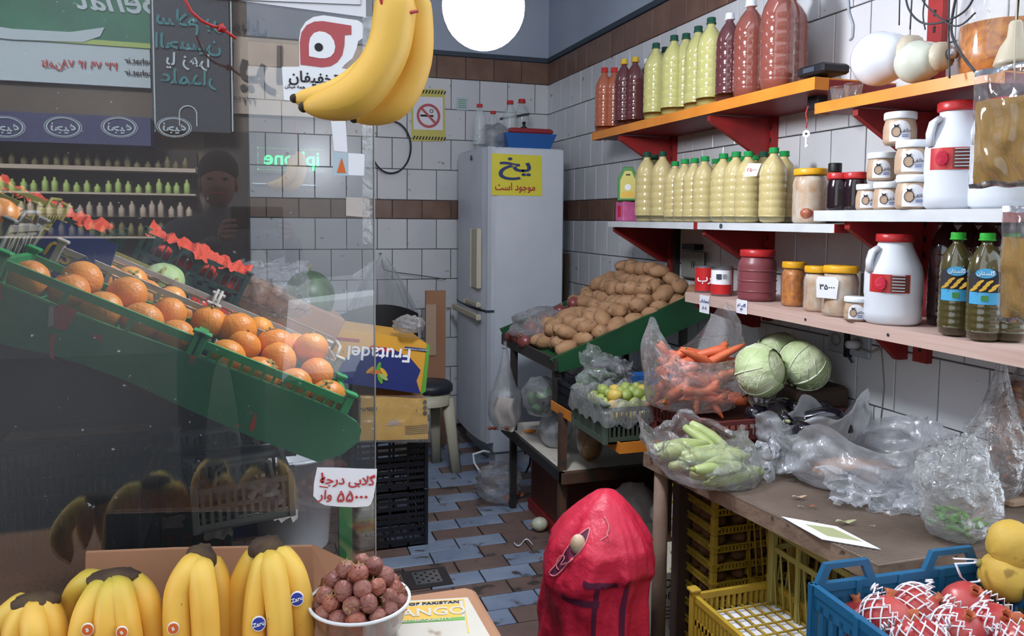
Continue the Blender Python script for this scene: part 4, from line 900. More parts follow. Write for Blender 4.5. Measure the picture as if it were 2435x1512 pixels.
# flattened mango carton on the ledge
mc = thing('mango_carton', 'white carton with yellow and green mango printing beside the medlar bowl', 'carton', P(1030, 1500, z=.72))
A_, B_, C_, D_ = (P(x, y, z=.735) for x, y in ((940, 1440), (1112, 1420), (1165, 1512), (880, 1530)))
A_ = P(905, 1432, z=.735)
u_ = (B_-A_); vdir = (C_-B_); T = frame(A_, u_, -vdir)
Ti = T.inverted(); q = [tuple((Ti @ p)[:2]) for p in (A_, B_, C_+(C_-B_)*.6, D_+(D_-A_)*.6)]
plate(q[::-1] if 0 else [q[3], q[2], q[1], q[0]], T, 'white_card', mc, 'lid', -.03, 0)
Lx = u_.length
plate(rect(.0, -.062, Lx*.9, -.02), T, 'yellow_print', mc, 'yellow_panel', 0, .0006)
plate(rect(-.02, -.071, Lx*.93, -.062), T, 'print_green', mc, 'green_band', 0, .0006)
plate(rect(Lx*.94, -.11, Lx*.955, -.006), T, 'yellow_print', mc, 'border', 0, .0006); plate(rect(0, -.009, Lx*.94, -.006), T, 'yellow_print', mc, 'border', 0, .0006)
text('PRODUCE OF PAKISTAN', T @ TR((Lx*.38, -.0145, .001)), .0105, 'ink_black', mc, .0002, width=1.25)
text('MANGO', T @ TR((Lx*.5, -.043, .0012)), .034, 'white_card', mc, .001)
text('WE DELIVER QUALITY', T @ TR((Lx*.42, -.067, .0012)), .0085, 'white_card', mc, .0003, width=1.2)
text('Egmy', T @ TR((Lx*.12, -.035, .002)), .022, 'ink_red', mc, .0008, flip=False, shear=.2)
# right foreground: blue crate of pomegranates, quinces
bl = crate('pomegranate_crate', 'blue plastic crate of pomegranates at the near corner of the counter', 'crate', .36, .48, .15, 'crate_blue', 'banded', t=.007, handles=False, posts=False)
cx_ = .916+.18; bl.location = (cx_+.005, 1.10-.24, .556); bl.rotation_euler = (0, 0, -.06)
for xx in (-.115, .115):
    b = MB(); TT = Matrix(((1,0,0,xx),(0,0,-1,.24),(0,1,0,.15),(0,0,0,1)))
    for poly_ in ([(-.062, 0), (-.045, .036), (-.033, .026), (-.045, 0)], [(.062, 0), (.045, 0), (.033, .026), (.045, .036)], [(-.045, .036), (.045, .036), (.033, .026), (-.033, .026)]): b.prism(poly_[::-1], -.005, .005, TT)
    h_ = bpy.data.objects.new('handle', b.mesh('handle', 'crate_blue')); COL.objects.link(h_); h_.parent = bl
sup = thing('crate_stand', 'stack of boxes under the pomegranate crate', 'stand', (1.1, .85, 0)); MB().bx((.93, .62, 0), (1.3, 1.09, .555), None, .01).build('body', 'card', sup)
def pome(lb):
    r = thing('pomegranate', lb, 'pomegranate'); MB().ball((0, 0, 0), (.043, .043, .04), 24, 16, fn=lambda p: 1+.03*cos(6*math.atan2(p.y, p.x))*(1-p.z*p.z)+.02*noise.noise(p*2)).build('rind', 'pomegranate', r)
    b = MB().lathe([(.009, .037), (.0065, .043), (.0095, .052), (.008, .051), (.005, .043)], 12, cap=False, fn=lambda a, z: 1+.15*cos(6*a)*(z > .05)); b.build('crown', 'pom_crown', r); return r
pm = Many(pome('x'))
def foam_net(c_, rot, r_=.046, cover=(-.9, .55)):
    'white foam sleeve: two families of crossing strands around the fruit'
    b = MB(); E_ = Euler(rot).to_matrix()
    for s_ in (-1, 1):
        for i in range(13):
            pts = []
            for k in range(10):
                t = cover[0]+(cover[1]-cover[0])*k/9; a = 2*pi*i/13+s_*k*.12; q = math.sqrt(max(0, 1-t*t)); pts.append(V(c_)+E_ @ V((r_*q*cos(a), r_*q*sin(a), r_*t*.95)))
            b.tube(pts, .0016, 4)
    pts = [V(c_)+E_ @ V((r_*1.12*cos(2*pi*i/44)*(1 if i % 2 else .97), r_*1.12*sin(2*pi*i/44), r_*cover[1]+(.006 if i % 2 else -.004))) for i in range(45)]
    b.tube(pts, .0016, 4); b.build('foam_sleeve', 'net_white', None, 'white foam net sleeve around a pomegranate in the blue crate', 'foam net', 'foam sleeves in the blue crate')
spots_ = [(2300, 1440, .0, 'bright red unwrapped pomegranate, highest at the back right of the blue crate', (.5, -.2, 0), 0), (2180, 1450, 0, 'pomegranate in a foam net at the middle back of the blue crate', (.3, 1.0, 0), 1),
          (2110, 1475, 0, 'pomegranate in a foam net towards the left of the blue crate', (-.2, .3, 0), 1), (2280, 1505, 0, 'pale pink pomegranate in the middle of the blue crate', (.2, -.4, 1), 1), (2370, 1495, 0, 'pomegranate with white net strips at the right of the blue crate', (.1, -.6, 1), 1),
          (2050, 1480, -.03, 'red pomegranate showing at the left rim of the blue crate', (0, .3, 2), 0), (2190, 1530, 0, 'net-wrapped pomegranate low in the front of the blue crate', (0, .3, 2), 1), (2440, 1540, 0, 'pomegranate cut by the right edge of the frame', (0, .3, 2), 1)]
for (px, py, dz, lb, rt, nt_) in spots_:
    c_ = P(px, py, z=.665+dz); pm.put(c_, rt, R.uniform(.95, 1.02), lb, 'pomegranates in the blue crate')
    if nt_: foam_net(c_, (rt[0]+.5, rt[1]+.3, rt[2]))
MB().tube([P(x, y, y=1.05) for x, y in ((2268, 1328), (2322, 1330), (2318, 1338), (2272, 1340), (2285, 1372), (2302, 1385), (2328, 1382), (2345, 1350))], .0035, 5, sq=.3).build('foam_strip', 'net_white', None, 'white foam strip caught on the back rim of the blue crate', 'foam strip')
qn = thing('quince', 'x', 'quince'); MB().ball((0, 0, 0), (.047, .047, .044), 22, 16, fn=lambda p: 1+.06*noise.noise(p*1.8)+.02*cos(5*math.atan2(p.y, p.x))).build('flesh', 'quince', qn); MB().lathe([(.006, .04), (.008, .048), (.003, .05)], 8).build('calyx', 'calyx', qn); qn = Many(qn)
for px, py, lb in ((2410, 1298, 'upper yellow quince at the right edge'), (2392, 1370, 'lower yellow quince beside the blue crate'), (2470, 1360, 'quince half cut by the right edge of the frame'), (2470, 1440, 'lowest quince at the right edge of the frame')):
    qn.put(P(px, py, y=1.03), (R.uniform(-1, 1), 1.2, R.uniform(0, 6)), 1, lb, 'quinces at the right')
qs = thing('quince_box', 'cardboard box of quinces at the right edge', 'box', (1.55, 1.02, 0)); MB().bx((1.36, .7, 0), (1.75, 1.12, .6), None, .01).build('body', 'card', qs)
# ---------------------------------------------------------------- refrigerator and the far corner
FX, FY, FH = 1.17, 4.0, 1.735
fr = thing('refrigerator', 'tall white refrigerator with a yellow Persian sign on its side', 'refrigerator', (FX+.21, FY+.32, 0))
FW = P(1338, 700, y=FY).x-FX
MB().bx((FX+.045, FY, .07), (FX+FW, FY+.66, FH), None, .008).build('cabinet', 'fridge_white', fr)
MB().bx((FX+.06, FY+.02, 0), (FX+FW-.02, FY+.64, .07)).build('plinth', 'fridge_trim', fr)
def fdoor(z0, z1, nm):
    b = MB(); n_ = 10
    pts = [(FX+.045, FY+.004), (FX+.045, FY+.656)]+[(FX-.035*sin(pi*(i/n_))**.6+.006, FY+.656-.652*i/n_) for i in range(n_+1)]
    b.prism(pts, z0, z1, None, 0, True); d = b.build(nm, 'fridge_white', fr); 
    for q in d.data.polygons: q.use_smooth = False
    MB().bx((FX+.0, FY-.003, z0), (FX+.022, FY+.004, z1)).build('edge_trim', 'fridge_trim', d)
    return d
d1 = fdoor(.86, FH, 'freezer_door'); d2 = fdoor(.13, .845, 'fridge_door')
MB().bx((FX-.002, FY+.01, .845), (FX+.05, FY+.65, .86)).build('door_gap', 'dark_line', fr)
MB().bx((FX-.022, FY+.06, .97), (FX-.035, FY+.2, 1.3), None, .006).build('handle', 'cream', d1); MB().bx((FX-.03, FY+.03, .872), (FX-.045, FY+.3, .9), None, .006).build('handle', 'cream', d1)
MB().bx((FX-.03, FY+.03, .8), (FX-.045, FY+.6, .835), None, .006).build('handle', 'cream', d2)
MB().prism(disc(0, 0, .014), 0, .004, frame((FX-.03, FY+.22, 1.69), (0, -1, 0), (0, 0, 1))).build('badge', 'dark_line', d1)
T = frame((FX, FY-.001, 0), (1, 0, 0), (0, 0, 1))
def onf(pts): return [(P(x, y, y=FY).x-FX, P(x, y, y=FY).z) for x, y in pts]
isg = plate(onf([(1164, 464), (1160, 364), (1288, 370), (1289, 466)]), T, 'yellow_sign', fr, 'ice_sign', 0, .0015)
def onp(x, y, d=.003): p = P(x, y, y=FY); return frame((p.x, FY-d, p.z), (1, 0, 0), (0, 0, 1))
text('یـخ', onp(1222, 396, .005), .2, 'sign_blue', isg, .009, ar=False, width=1.0) if 0 else text('یخ', onp(1226, 392, .006), .115, 'sign_blue', isg, .007, width=1.75, ar=True)
text('موجود است', onp(1225, 445, .005), .055, 'sign_red', isg, .003, ar=True, width=.85)
# on top of the fridge
FT_ = FH+.002
def ft(px, y=FY+.25): p = P(px, 350, y=y); return V((p.x, y, FT_))
tb = thing('blue_tub', 'blue plastic tub on top of the refrigerator', 'tub', (FX+.27, FY+.22, FT_))
b = MB(); o_ = wl(tb); b.prism(rect(-.12, -.12, .12, .12), 0, .01, TR(o_))
for (a_, c_) in (((-.12, -.12), (.12, -.12)), ((.12, -.12), (.12, .12)), ((.12, .12), (-.12, .12)), ((-.12, .12), (-.12, -.12))):
    k_ = 1.25; b.add([o_+V((a_[0], a_[1], 0)), o_+V((c_[0], c_[1], 0)), o_+V((c_[0]*k_, c_[1]*k_, .085)), o_+V((a_[0]*k_, a_[1]*k_, .085)), o_+V((a_[0]*.95, a_[1]*.95, .01)), o_+V((c_[0]*.95, c_[1]*.95, .01)), o_+V((c_[0]*1.2, c_[1]*1.2, .085)), o_+V((a_[0]*1.2, a_[1]*1.2, .085))], [(0,1,2,3),(5,4,7,6),(3,2,6,7)])
b.build('tub', 'tray_blue', tb)
tr_ = thing('red_tray', 'dark red tray set inside the blue tub on the refrigerator', 'tray', (FX+.3, FY+.25, FT_+.09)); MB().bx((FX+.16, FY+.12, FT_+.088), (FX+.42, FY+.36, FT_+.12), None, .01).build('tray', 'tray_red', tr_); MB().lathe([(.012, 0), (.02, .01), (.006, .02), (.012, .04), (.003, .045)], 12, TR((FX+.27, FY+.2, FT_+.12))).build('knob', 'black', tr_)
MB().bx((FX+.17, FY+.3, FT_+.2), (FX+.34, FY+.34, FT_+.212)).build('dark_bar', 'cable', None, 'thin dark bar lying above the red tray on the refrigerator', 'bar').rotation_euler = (0, -.2, 0)
def bottle(nm, lb, h, r, liq, cap, prof='pet', nrib=5, fill=.86):
    t = thing(nm, lb, 'bottle'); nn = .030*h/.245
    P_ = [(r*.62, 0), (r*.9, .006), (r, .022*h/.25)]
    z0, z1 = h*.1, h*.62; 
    for k in range(nrib+1):
        z = z0+(z1-z0)*k/nrib; P_ += [(r, z-.004), (r*.965, z), (r, z+.004)] if prof == 'pet' else [(r, z)]
    P_ += [(r*.98, h*.68), (r*.86, h*.76), (r*.62, h*.83), (r*.36, h*.885), (r*.3 if r < .05 else r*.26, h*.9), (r*.3 if r < .05 else r*.26, h*.935)]
    MB().lathe(P_, 28, fn=lambda a, z: 1-(.1*max(0, cos(5*a)) if z < .004 else .012*abs(cos(5*a)) if z < h*.09 else .0)).build('bottle_body', liq, t)
    rc = .0155 if r < .05 else .018
    b = MB().lathe([(rc*.9, h*.925), (rc*1.12, h*.93), (rc*1.12, h*.94), (rc, h*.942), (rc, h*.995), (rc*.9, h)], 20, fn=lambda a, z: 1+.03*(cos(20*a) > 0)); b.build('cap', cap, t); return t
bt = Many(bottle('glass_bottle', 'x', .24, .035, 'pet', 'cap_red'))
for px, y_, s_, lb in ((1140, 4.15, 1.0, 'dim clear bottle with a red cap at the left on the refrigerator'), (1172, 4.3, .95, 'clear bottle with a red cap second on the refrigerator'), (1212, 4.2, 1.15, 'taller red-capped bottle behind the blue tub'), (1240, 4.35, 1.3, 'tallest clear bottle on the refrigerator')):
    bt.put(ft(px, y_), (0, 0, 0), s_, lb, 'bottles on the refrigerator')
def blob_bag(name, label, c, r, mt='film', seed=0, amp=.2, neck=None, freq=3, nu=48, nv=28, flat=True, squash=1, cat='plastic bag', parts=None):
    'closed crumpled film bag; neck = height of a gathered top'
    t = thing(name, label, cat, (c[0], c[1], c[2]-r[2]))
    b = MB(); zt = neck or 0
    def f(u, v):
        a = 2*pi*u; th = pi*v; p = V((sin(th)*cos(a), sin(th)*sin(a), -cos(th)))
        q = 1+amp*(noise.noise(p*freq+V((seed, 0, 0)))+.5*noise.noise(p*freq*2.7+V((0, seed, 0))))+.04*sin(a*13+seed)*max(0, p.z)
        z = p.z*r[2]*(q if p.z > -.3 else 1); x = p.x*r[0]*q; y = p.y*r[1]*q
        if flat and p.z < -.75: z = -.8*r[2]+.02*(z+.75*r[2]); 
        if zt and v > .72:
            k = (v-.72)/.28; g = (1-k)**1.6*.9+.1; base = math.sin(pi*.72); x = cos(a)*r[0]*base*g*(1+.18*sin(a*9)*k); y = sin(a)*r[1]*base*g*(1+.18*cos(a*7)*k); z = -cos(pi*.72)*r[2]+(zt)*k
        return V((c[0]+x, c[1]+y, c[2]+z))
    b.grid(f, nu, nv, wrap=True); b.build('film', mt, t); return t
blob_bag('plastic_bag', 'crumpled clear bag at the left end on top of the refrigerator', (FX+.1, FY+.2, FT_+.06), (.09, .1, .08), 'film_crisp', 5, .3)
blob_bag('plastic_bag', 'clear plastic bundle behind the red-capped bottles on the refrigerator', (FX+.16, FY+.42, FT_+.07), (.08, .08, .09), 'film_crisp', 9, .3)
# notices on the back wall
def bw(px, py, d=.002): p = P(px, py, y=YB); return frame((p.x, YB-.006-d, p.z), (1, 0, 0), (0, 0, 1))
def onw(pts, px, py): o_ = P(px, py, y=YB); return [(P(x, y, y=YB).x-o_.x, P(x, y, y=YB).z-o_.z) for x, y in pts]
ns = thing('no_smoking_sign', 'yellow edged no smoking notice on the back wall', 'sign', P(1018, 274, y=YB-.01))
cs = [(979, 336), (976, 212), (1056, 213), (1058, 336)]
plate(onw([(979, 336), (1058, 336), (1056, 213), (976, 212)], 1018, 274), bw(1018, 274), 'label_yellow', ns, 'sheet', 0, .002)
plate(onw([(983, 308), (1052, 310), (1052, 232), (982, 230)], 1018, 274), bw(1018, 274, .0045), 'paper', ns, 'panel', 0, .001)
T = bw(1018, 276, .0068); rr = abs(P(1046, 276, y=YB).x-P(1018, 276, y=YB).x)
ring(0, 0, rr*.78, rr, T, 'rust_red', ns, 'prohibition_ring'); MB().box((0, 0, .001), (rr*1.6, rr*.2, .001), T @ TR((0, 0, 0), (0, 0, -pi/4))).build('prohibition_bar', 'rust_red', ns)
MB().box((-.01, 0, 0), (rr*1.1, rr*.16, .001), T).build('cigarette', 'ink_black', ns); ring(rr*.25, rr*.4, rr*.1, rr*.16, T, 'ink_black', ns, 'smoke_curl')
for yy in (219, 329):
    b = MB()
    for i in range(11):
        x = -.1+.0195*i; b.add([(x, -.011, 0), (x+.009, -.011, 0), (x+.018, .011, 0), (x+.009, .011, 0)], [(0, 1, 2, 3)], bw(1018, yy, .0055))
    b.build('hazard_stripes', 'ink_black', ns)
gs = thing('green_notice', 'small pale green notice high on the back wall', 'notice', P(1098, 247, y=YB-.01)); plate(onw([(1085, 262), (1112, 263), (1112, 233), (1085, 232)], 1098, 247), bw(1098, 247), 'awning_blue' if 0 else 'signboard_pale', gs, 'sheet', 0, .002)
for i in range(5): MB().box((-.0, .025-.012*i, .001), (.05, .004, .001), bw(1098, 247, .003)).build('print_line', 'print_green', gs)
b = MB(); c0 = P(930, 350, y=4.8); q = []
for i in range(30):
    a = rad(115)-rad(265)*i/29; x, y = 930+48*cos(a)*.98, 350-62*sin(a); q.append(P(x, y, y=4.8+.02*sin(i*.4)))
MB().tube(q, .0055, 8).build('hose', 'cable', None, 'dark looped hose hanging on the back wall behind the bananas', 'hose')
# chair with black back, stool, stacked cartons and crates
ch = thing('chair', 'black backed chair behind the printed carton', 'chair', (.6, 3.75, 0)); 
def cb(u, v): x = .37+.37*u; z = .7+.24*(v)-.05*(2*u-1)**2*(v); return V((x, 3.72-.05*sin(pi*u), z))
b = MB(); b.grid(cb, 20, 10); b.grid(lambda u, v: cb(u, v)+V((0, .03, 0)), 20, 10); b.build('backrest', 'black', ch)
MB().bx((.38, 3.4, .42), (.74, 3.72, .47), None, .02).build('seat', 'black', ch)
for x in (.4, .7):
    for y in (3.44, 3.68): MB().tube([(x, y, 0), (x, y, .43)], .012, 8).build('leg', 'dark_metal', ch)
MB().tube([(.42, 3.74, .43), (.42, 3.76, .8)], .012, 8).build('back_frame', 'dark_metal', ch); MB().tube([(.7, 3.74, .43), (.7, 3.76, .8)], .012, 8).build('back_frame', 'dark_metal', ch)
sl = thing('stool', 'beige plastic stool with a round black seat beside the cartons', 'stool', (.86, 4.02, 0)); o_ = wl(sl)
MB().lathe([(.11, .43), (.125, .44), (.125, .47), (.11, .485), (.0, .487)], 28, TR(o_)).build('seat', 'black_plastic', sl)
MB().lathe([(.115, .37), (.112, .43), (.0, .43)], 28, TR(o_), cap=False).build('apron', 'cream', sl)
for i in range(4):
    a = pi/4+i*pi/2+.3; q = [o_+V((.1*cos(a), .1*sin(a), .4)), o_+V((.125*cos(a), .125*sin(a), .2)), o_+V((.15*cos(a), .15*sin(a), 0))]
    b = MB().tube(q, [.035, .03, .028], 8, sq=.35); b.build('leg', 'cream', sl)
YC = 3.0
def cfr(px, py, y=YC, d=.0): p = P(px, py, y=y); return frame((p.x, y-d, p.z), (1, 0, 0), (0, 0, 1))
def onc(pts, px, py, y=YC): o_ = P(px, py, y=y); return [(P(a, c_, y=y).x-o_.x, P(a, c_, y=y).z-o_.z) for a, c_ in pts]
fc = thing('fruit_carton', 'upside-down purple and orange printed fruit carton, topmost of the stack', 'carton', P(900, 935, y=YC+.12))
plate(onc([(785, 905), (1005, 932), (1022, 822), (1000, 808), (795, 780), (778, 860)], 900, 860), cfr(900, 860), 'amber_print', fc, 'body', -.3, 0)
plate(onc([(1000, 938), (1012, 930), (1022, 820), (1015, 818)], 900, 860), cfr(900, 860, YC, .001), 'print_green', fc, 'green_edge', 0, .002)
plate(onc([(778, 905), (1000, 936), (990, 905), (1000, 880), (975, 850), (935, 830), (880, 828), (830, 845), (795, 875)], 900, 860), cfr(900, 860, YC, .001), 'navy', fc, 'printed_field', 0, .0015)
text('Frutadel', cfr(902, 840, YC, .004) @ TR((0, 0, 0), (0, 0, -.1)), .075, 'sticker_white', fc, .003, flip=True)
plate(onc([(880, 832), (937, 838), (937, 828), (880, 822)], 900, 860), cfr(900, 860, YC, .003), 'sign_red', fc, 'print', 0, .001)
plate(onc([(790, 806), (855, 812), (855, 806), (790, 800)], 900, 860), cfr(900, 860, YC, .003), 'sign_red', fc, 'print', 0, .001)
plate(onc([(962, 829), (1014, 836), (1014, 829), (962, 823)], 900, 860), cfr(900, 860, YC, .003), 'sign_blue', fc, 'print', 0, .001)
b = cfr(900, 885, YC, .004)
for i, (dx, dz, a, mt_) in enumerate(((-.03, .012, .6, 'amber_print'), (0, .02, 1.3, 'print_green'), (.02, .0, 2.2, 'yellow_print'), (.005, -.025, -1.2, 'print_green'), (-.012, .002, 0, 'sticker_orange'), (.018, -.018, -.7, 'lime_line'))):
    plate(disc(0, 0, .022, .008, 12), b @ TR((dx, dz, .0003*i), (0, 0, a)), mt_, fc, 'print_leaf', 0, .0008)
text('PRODUCT OF ECUADOR', cfr(988, 830, YC, .006) @ TR((0, 0, 0), (0, 0, -.12)), .008, 'sticker_white', fc, flip=True)
yc = thing('yellow_carton', 'yellow printed carton with a hand hole, under the purple one', 'carton', P(935, 1045, y=YC+.12))
plate(onc([(856, 1048), (1018, 1044), (1016, 950), (858, 945)], 935, 1000), cfr(935, 1000), 'yellow_print', yc, 'body', -.28, 0)
plate(onc([(918, 1012), (955, 1010), (945, 1000), (935, 997), (924, 1003)], 935, 1000), cfr(935, 1000, YC, .001), 'card_pale', yc, 'hand_hole', 0, .001)
for i in range(3): plate(disc(0, 0, .0085, n=14), cfr(1010, 956+13*i, YC, .002), 'ink_black', yc, 'print_symbol', 0, .001)
for i in range(5): MB().box((0, 0, 0), (.09, .0015, .001), cfr(990, 1012+4.5*i, YC, .002)).build('print_line', 'ink_black', yc)
text('OZEL7O', cfr(876, 972, YC, .003), .018, 'ink_black', yc, .0003, flip=True); text('5', cfr(990, 975, YC, .003), .014, 'ink_black', yc, flip=True)
film_b = MB().grid(lambda u, v: P(852+u*172, 940+v*112, y=YC-.008-.004*noise.noise(V((u*8, v*6, 1)))), 30, 16); film_b.build('wrap_film', 'film', yc)
bag2 = blob_bag('plastic_bag', 'crumpled clear bag lying on the purple carton', (.56, 3.0, .935), (.06, .06, .035), 'film_crisp', 21, .3)
for k, (z, lb) in enumerate(((0, 'lower black louvred crate under the yellow carton'), (.235, 'upper black louvred crate under the yellow carton'))):
    c_ = crate('black_crate', lb, 'crate', .3, .36, .225, 'crate_black', 'louvre', handles=False); c_.location = (.5, 3.28, z)
sw = thing('cardboard_pad', 'folded brown cardboard behind the stool by the refrigerator', 'cardboard', (.98, 4.46, 0)); MB().bx((.93, 4.45, 0), (1.05, 4.47, .93)).build('sheet', 'card', sw); MB().bx((.93, 4.44, .55), (.99, 4.45, .85)).build('flap', 'card_pale', sw)
wp = thing('wood_plank', 'brown wooden plank leaning between refrigerator and right wall', 'plank', (1.72, 4.3, 0)); MB().prism(rect(-.02, -.012, .03, .012), 0, 1.15, TR((1.7, 4.3, 0), (0, .03, 0))).build('plank', 'wood_dark', wp)
MB().prism(rect(-.004, -.0125, .004, -.012), .2, 1.1, TR((1.7, 4.3, 0), (0, .03, 0))).build('grain_groove', 'black', wp)
# litter on the floor
lo = thing('white_onion', 'white onion lying on the floor tiles by the red sack', 'onion', P(1283, 1262, z=.0)); MB().ball(wl(lo)+V((0, 0, .03)), (.036, .034, .03), 20, 14).build('bulb', 'onion_white', lo); MB().tube([wl(lo)+V((-.03, 0, .03)), wl(lo)+V((-.05, -.004, .028))], [.006, .002], 6).build('tip', 'onion_skin', lo)
MB().grid(lambda u, v: P(1222+u*45, 1288+8*sin(u*7)+v*3, z=.006+.004*sin(u*9)), 14, 3).build('plastic_strip', 'sticker_white', None, 'white curly plastic strip on the floor tiles', 'strip')
for i, (px, py, lb) in enumerate(((1222, 1182, 'brown onion skins by the foot of the far table leg'), (1278, 1330, 'small orange peel scrap on the floor left of the sack'), (1205, 1270, 'reddish leaf scrap on the floor tiles'))):
    p = P(px, py, z=.01); s_ = (.03, .012, .01)[i]
    b = MB()
    for j in range((7, 2, 1)[i]): b.ball(p+V((R.uniform(-s_, s_)*1.5, R.uniform(-s_, s_), .006)), (s_*.6, s_*.4, s_*.25), 8, 6, rot=Euler((R.random(), R.random(), R.uniform(0, 6))).to_matrix())
    b.build('peel', 'onion_skin', None, lb, 'scrap')
fb = blob_bag('plastic_bag', 'clear plastic bag slumped on the floor beside the stand leg', P(1185, 1150, z=.09), (.1, .1, .09), 'film', 31, .35)
MB().tube([P(x, y, z=z) for x, y, z in ((1150, 1135, .0), (1128, 1100, .05), (1125, 1080, .09), (1150, 1072, .1), (1165, 1075, .09))], .006, 8, sq=.4).build('bag_handle', 'white', fb)
# ---------------------------------------------------------------- wall shelves on the right
XF = 1.53
def yx(px, x=XF): return P(px, 500, x=x).y
def shelf(name, label, px0, px1, z, th, mt, under='red_dull', lip=.03):
    y1, y0 = yx(px0), yx(px1); t = thing(name, label, 'shelf', ((XF+XR)/2, (y0+y1)/2, z-th))
    MB().bx((XF, y0, z-.004), (XR, y1, z)).build('top_plate', mt, t)
    MB().bx((XF, y0, z-th), (XF+.004, y1, z-.004)).build('front_lip', mt, t)
    MB().bx((XF+.004, y0, z-th*.9), (XR, y1, z-.004)).build('underside', under, t)
    for s_, y in ((0, y0), (1, y1)): MB().bx((XF, y-.003+.003*s_, z-th), (XF+.05, y+.003*s_, z)).build('end_cap', 'red_paint' if mt == 'shelf_white' else mt, t)
    return t
def bracket(t, px, z, d=.28, h=.16, th=.02):
    y = P(px, 500, x=XR).y
    MB().prism([(XR-d, z), (XR, z), (XR, z-h), (XR-.04, z-h), (XR-d, z-.02)], -th/2, th/2, Matrix(((1,0,0,0),(0,0,1,y),(0,1,0,0),(0,0,0,1)))).build('bracket', 'red_paint', t)
sA = shelf('wall_shelf', 'long upper orange shelf carrying the tall juice bottles', 1405, 1925, 1.767, .036, 'orange_paint')
sB = shelf('wall_shelf', 'nearer orange shelf with big white bulbs on it', 1930, 2330, 1.69, .03, 'orange_paint')
sW = shelf('wall_shelf', 'long white middle shelf carrying the lemon juice bottles', 1445, 1985, 1.345, .025, 'shelf_white')
sW2 = shelf('wall_shelf', 'nearer white shelf stacked with sesame paste jars', 1935, 2385, 1.383, .03, 'shelf_white')
sP = shelf('wall_shelf', 'lowest pinkish wooden shelf with price slips on its edge', 1635, 2600, 1.083, .036, 'shelf_pink')
for t, pxs, z in ((sA, (1600, 1835), 1.73), (sB, (2215,), 1.66), (sW, (1590, 1830), 1.32), (sW2, (2205,), 1.352), (sP, (1815, 2170), 1.047)):
    for px in pxs: bracket(t, px, z, .13 if px == 2170 else .28, .1 if t is sP else .16)
MB().bx((XF-.0015, yx(1655)-.012, 1.318), (XF, yx(1655)+.012, 1.347)).build('joint_cap', 'red_paint', sW)
plate(disc(0, 0, .009, n=18), frame((XF-.001, yx(1716), 1.333), (0, -1, 0), (0, 0, 1)), 'dark_line', sW, 'screw_hole', 0, .001)
for px in (1675, 1925, 2125): plate(disc(0, 0, .004, n=12), frame((XF-.001, yx(px), 1.064), (0, -1, 0), (0, 0, 1)), 'ink_black', sP, 'screw', 0, .001)
for px, z0, z1, w_, lb in ((1600, 1.1, 1.74, .035, 'far red upright carrying the wall shelves'), (1835, .98, 1.75, .035, 'middle red upright carrying the wall shelves'), (2212, .95, 2.2, .05, 'near wide red upright carrying the wall shelves')):
    y = P(px, 500, x=XR-.01).y; u_ = thing('shelf_upright', lb, 'upright', (XR-.01, y, z0)); MB().bx((XR-.025, y-w_/2, z0), (XR-.0005, y+w_/2, z1)).build('post', 'red_paint', u_)
    b = MB(); z = z0+.03
    while z < z1-.02: b.bx((XR-.0262, y-.004, z), (XR-.0248, y+.004, z+.018)); z += .045
    b.build('slots', 'black', u_, kind='stuff')
MB().bx((XR-.03, 3.12, 1.0), (XR-.0005, 3.14, 1.32)).build('grey_rail', 'dark_metal', None, 'grey metal rail on the wall beside the far upright', 'rail')
so = thing('wall_box', 'grey switch box with a pale card on the wall above the potatoes', 'switch box', P(1660, 590, x=XR)); o_ = wl(so)
MB().bx((XR-.05, o_.y-.05, 1.225), (XR-.001, o_.y+.05, 1.25)).build('clip', 'dark_metal', so); MB().bx((XR-.03, o_.y-.09, 1.1), (XR-.02, o_.y+.09, 1.22), None, .004).build('card', 'crate_grey', so); text('۱۷۰', frame((XR-.031, o_.y-.02, 1.16), (0, -1, 0), (0, 0, 1)), .04, 'ink_black', so, .0005)

def row(tpl, items, xs, z, labels, group):
    for i, px in enumerate(items):
        x = xs[i] if isinstance(xs, (list, tuple)) else xs
        tpl.put((x, P(px, 500, x=x).y, z), (0, 0, R.uniform(0, 6)), R.uniform(.985, 1.015), labels[i] if isinstance(labels, (list, tuple)) else labels, group)
zA = 1.768
Bm = lambda *a, **k: Many(bottle(*a, **k))
row(Bm('juice_bottle', 'x', .30, .042, 'liquid_amber', 'cap_red'), (1432, 1455), (1.58, 1.62), zA, ['red-capped amber bottle at the far end of the orange shelf', 'second red-capped amber bottle on the orange shelf'], 'amber bottles')
row(Bm('juice_bottle', 'x', .30, .042, 'liquid_plum', 'cap_yellow'), (1478, 1504, 1492), (1.57, 1.6, 1.69), zA, ['dark plum bottle with a yellow cap next to the amber ones', 'plum bottle with a yellow cap, nearer of the front pair', 'plum bottle with a yellow cap in the back row'], 'plum bottles')
row(Bm('juice_bottle', 'x', .31, .042, 'liquid_plum', 'cap_white'), (1532,), 1.68, zA, ['dark bottle with a white cap behind the green-yellow ones'], 'plum bottles')
nth = ['farthest', 'second from the far end', 'third from the far end', 'fourth from the far end', 'fifth from the far end', 'sixth from the far end', 'seventh from the far end', 'eighth from the far end', 'ninth from the far end', 'tenth from the far end', 'nearest']
row(Bm('juice_bottle', 'x', .315, .049, 'liquid_green', 'cap_dark'), (1552, 1574, 1594, 1622, 1650, 1680), (1.58, 1.66, 1.58, 1.62, 1.6, 1.58), zA, ['yellow-green juice bottle on the orange shelf, %s of the six' % s for s in nth[:5]+['nearest']], 'yellow-green bottles')
row(Bm('juice_bottle', 'x', .31, .046, 'liquid_plum', 'cap_white'), (1723,), 1.585, zA, ['dark red bottle with a white cap beside the yellow-green ones'], 'dark red bottles')
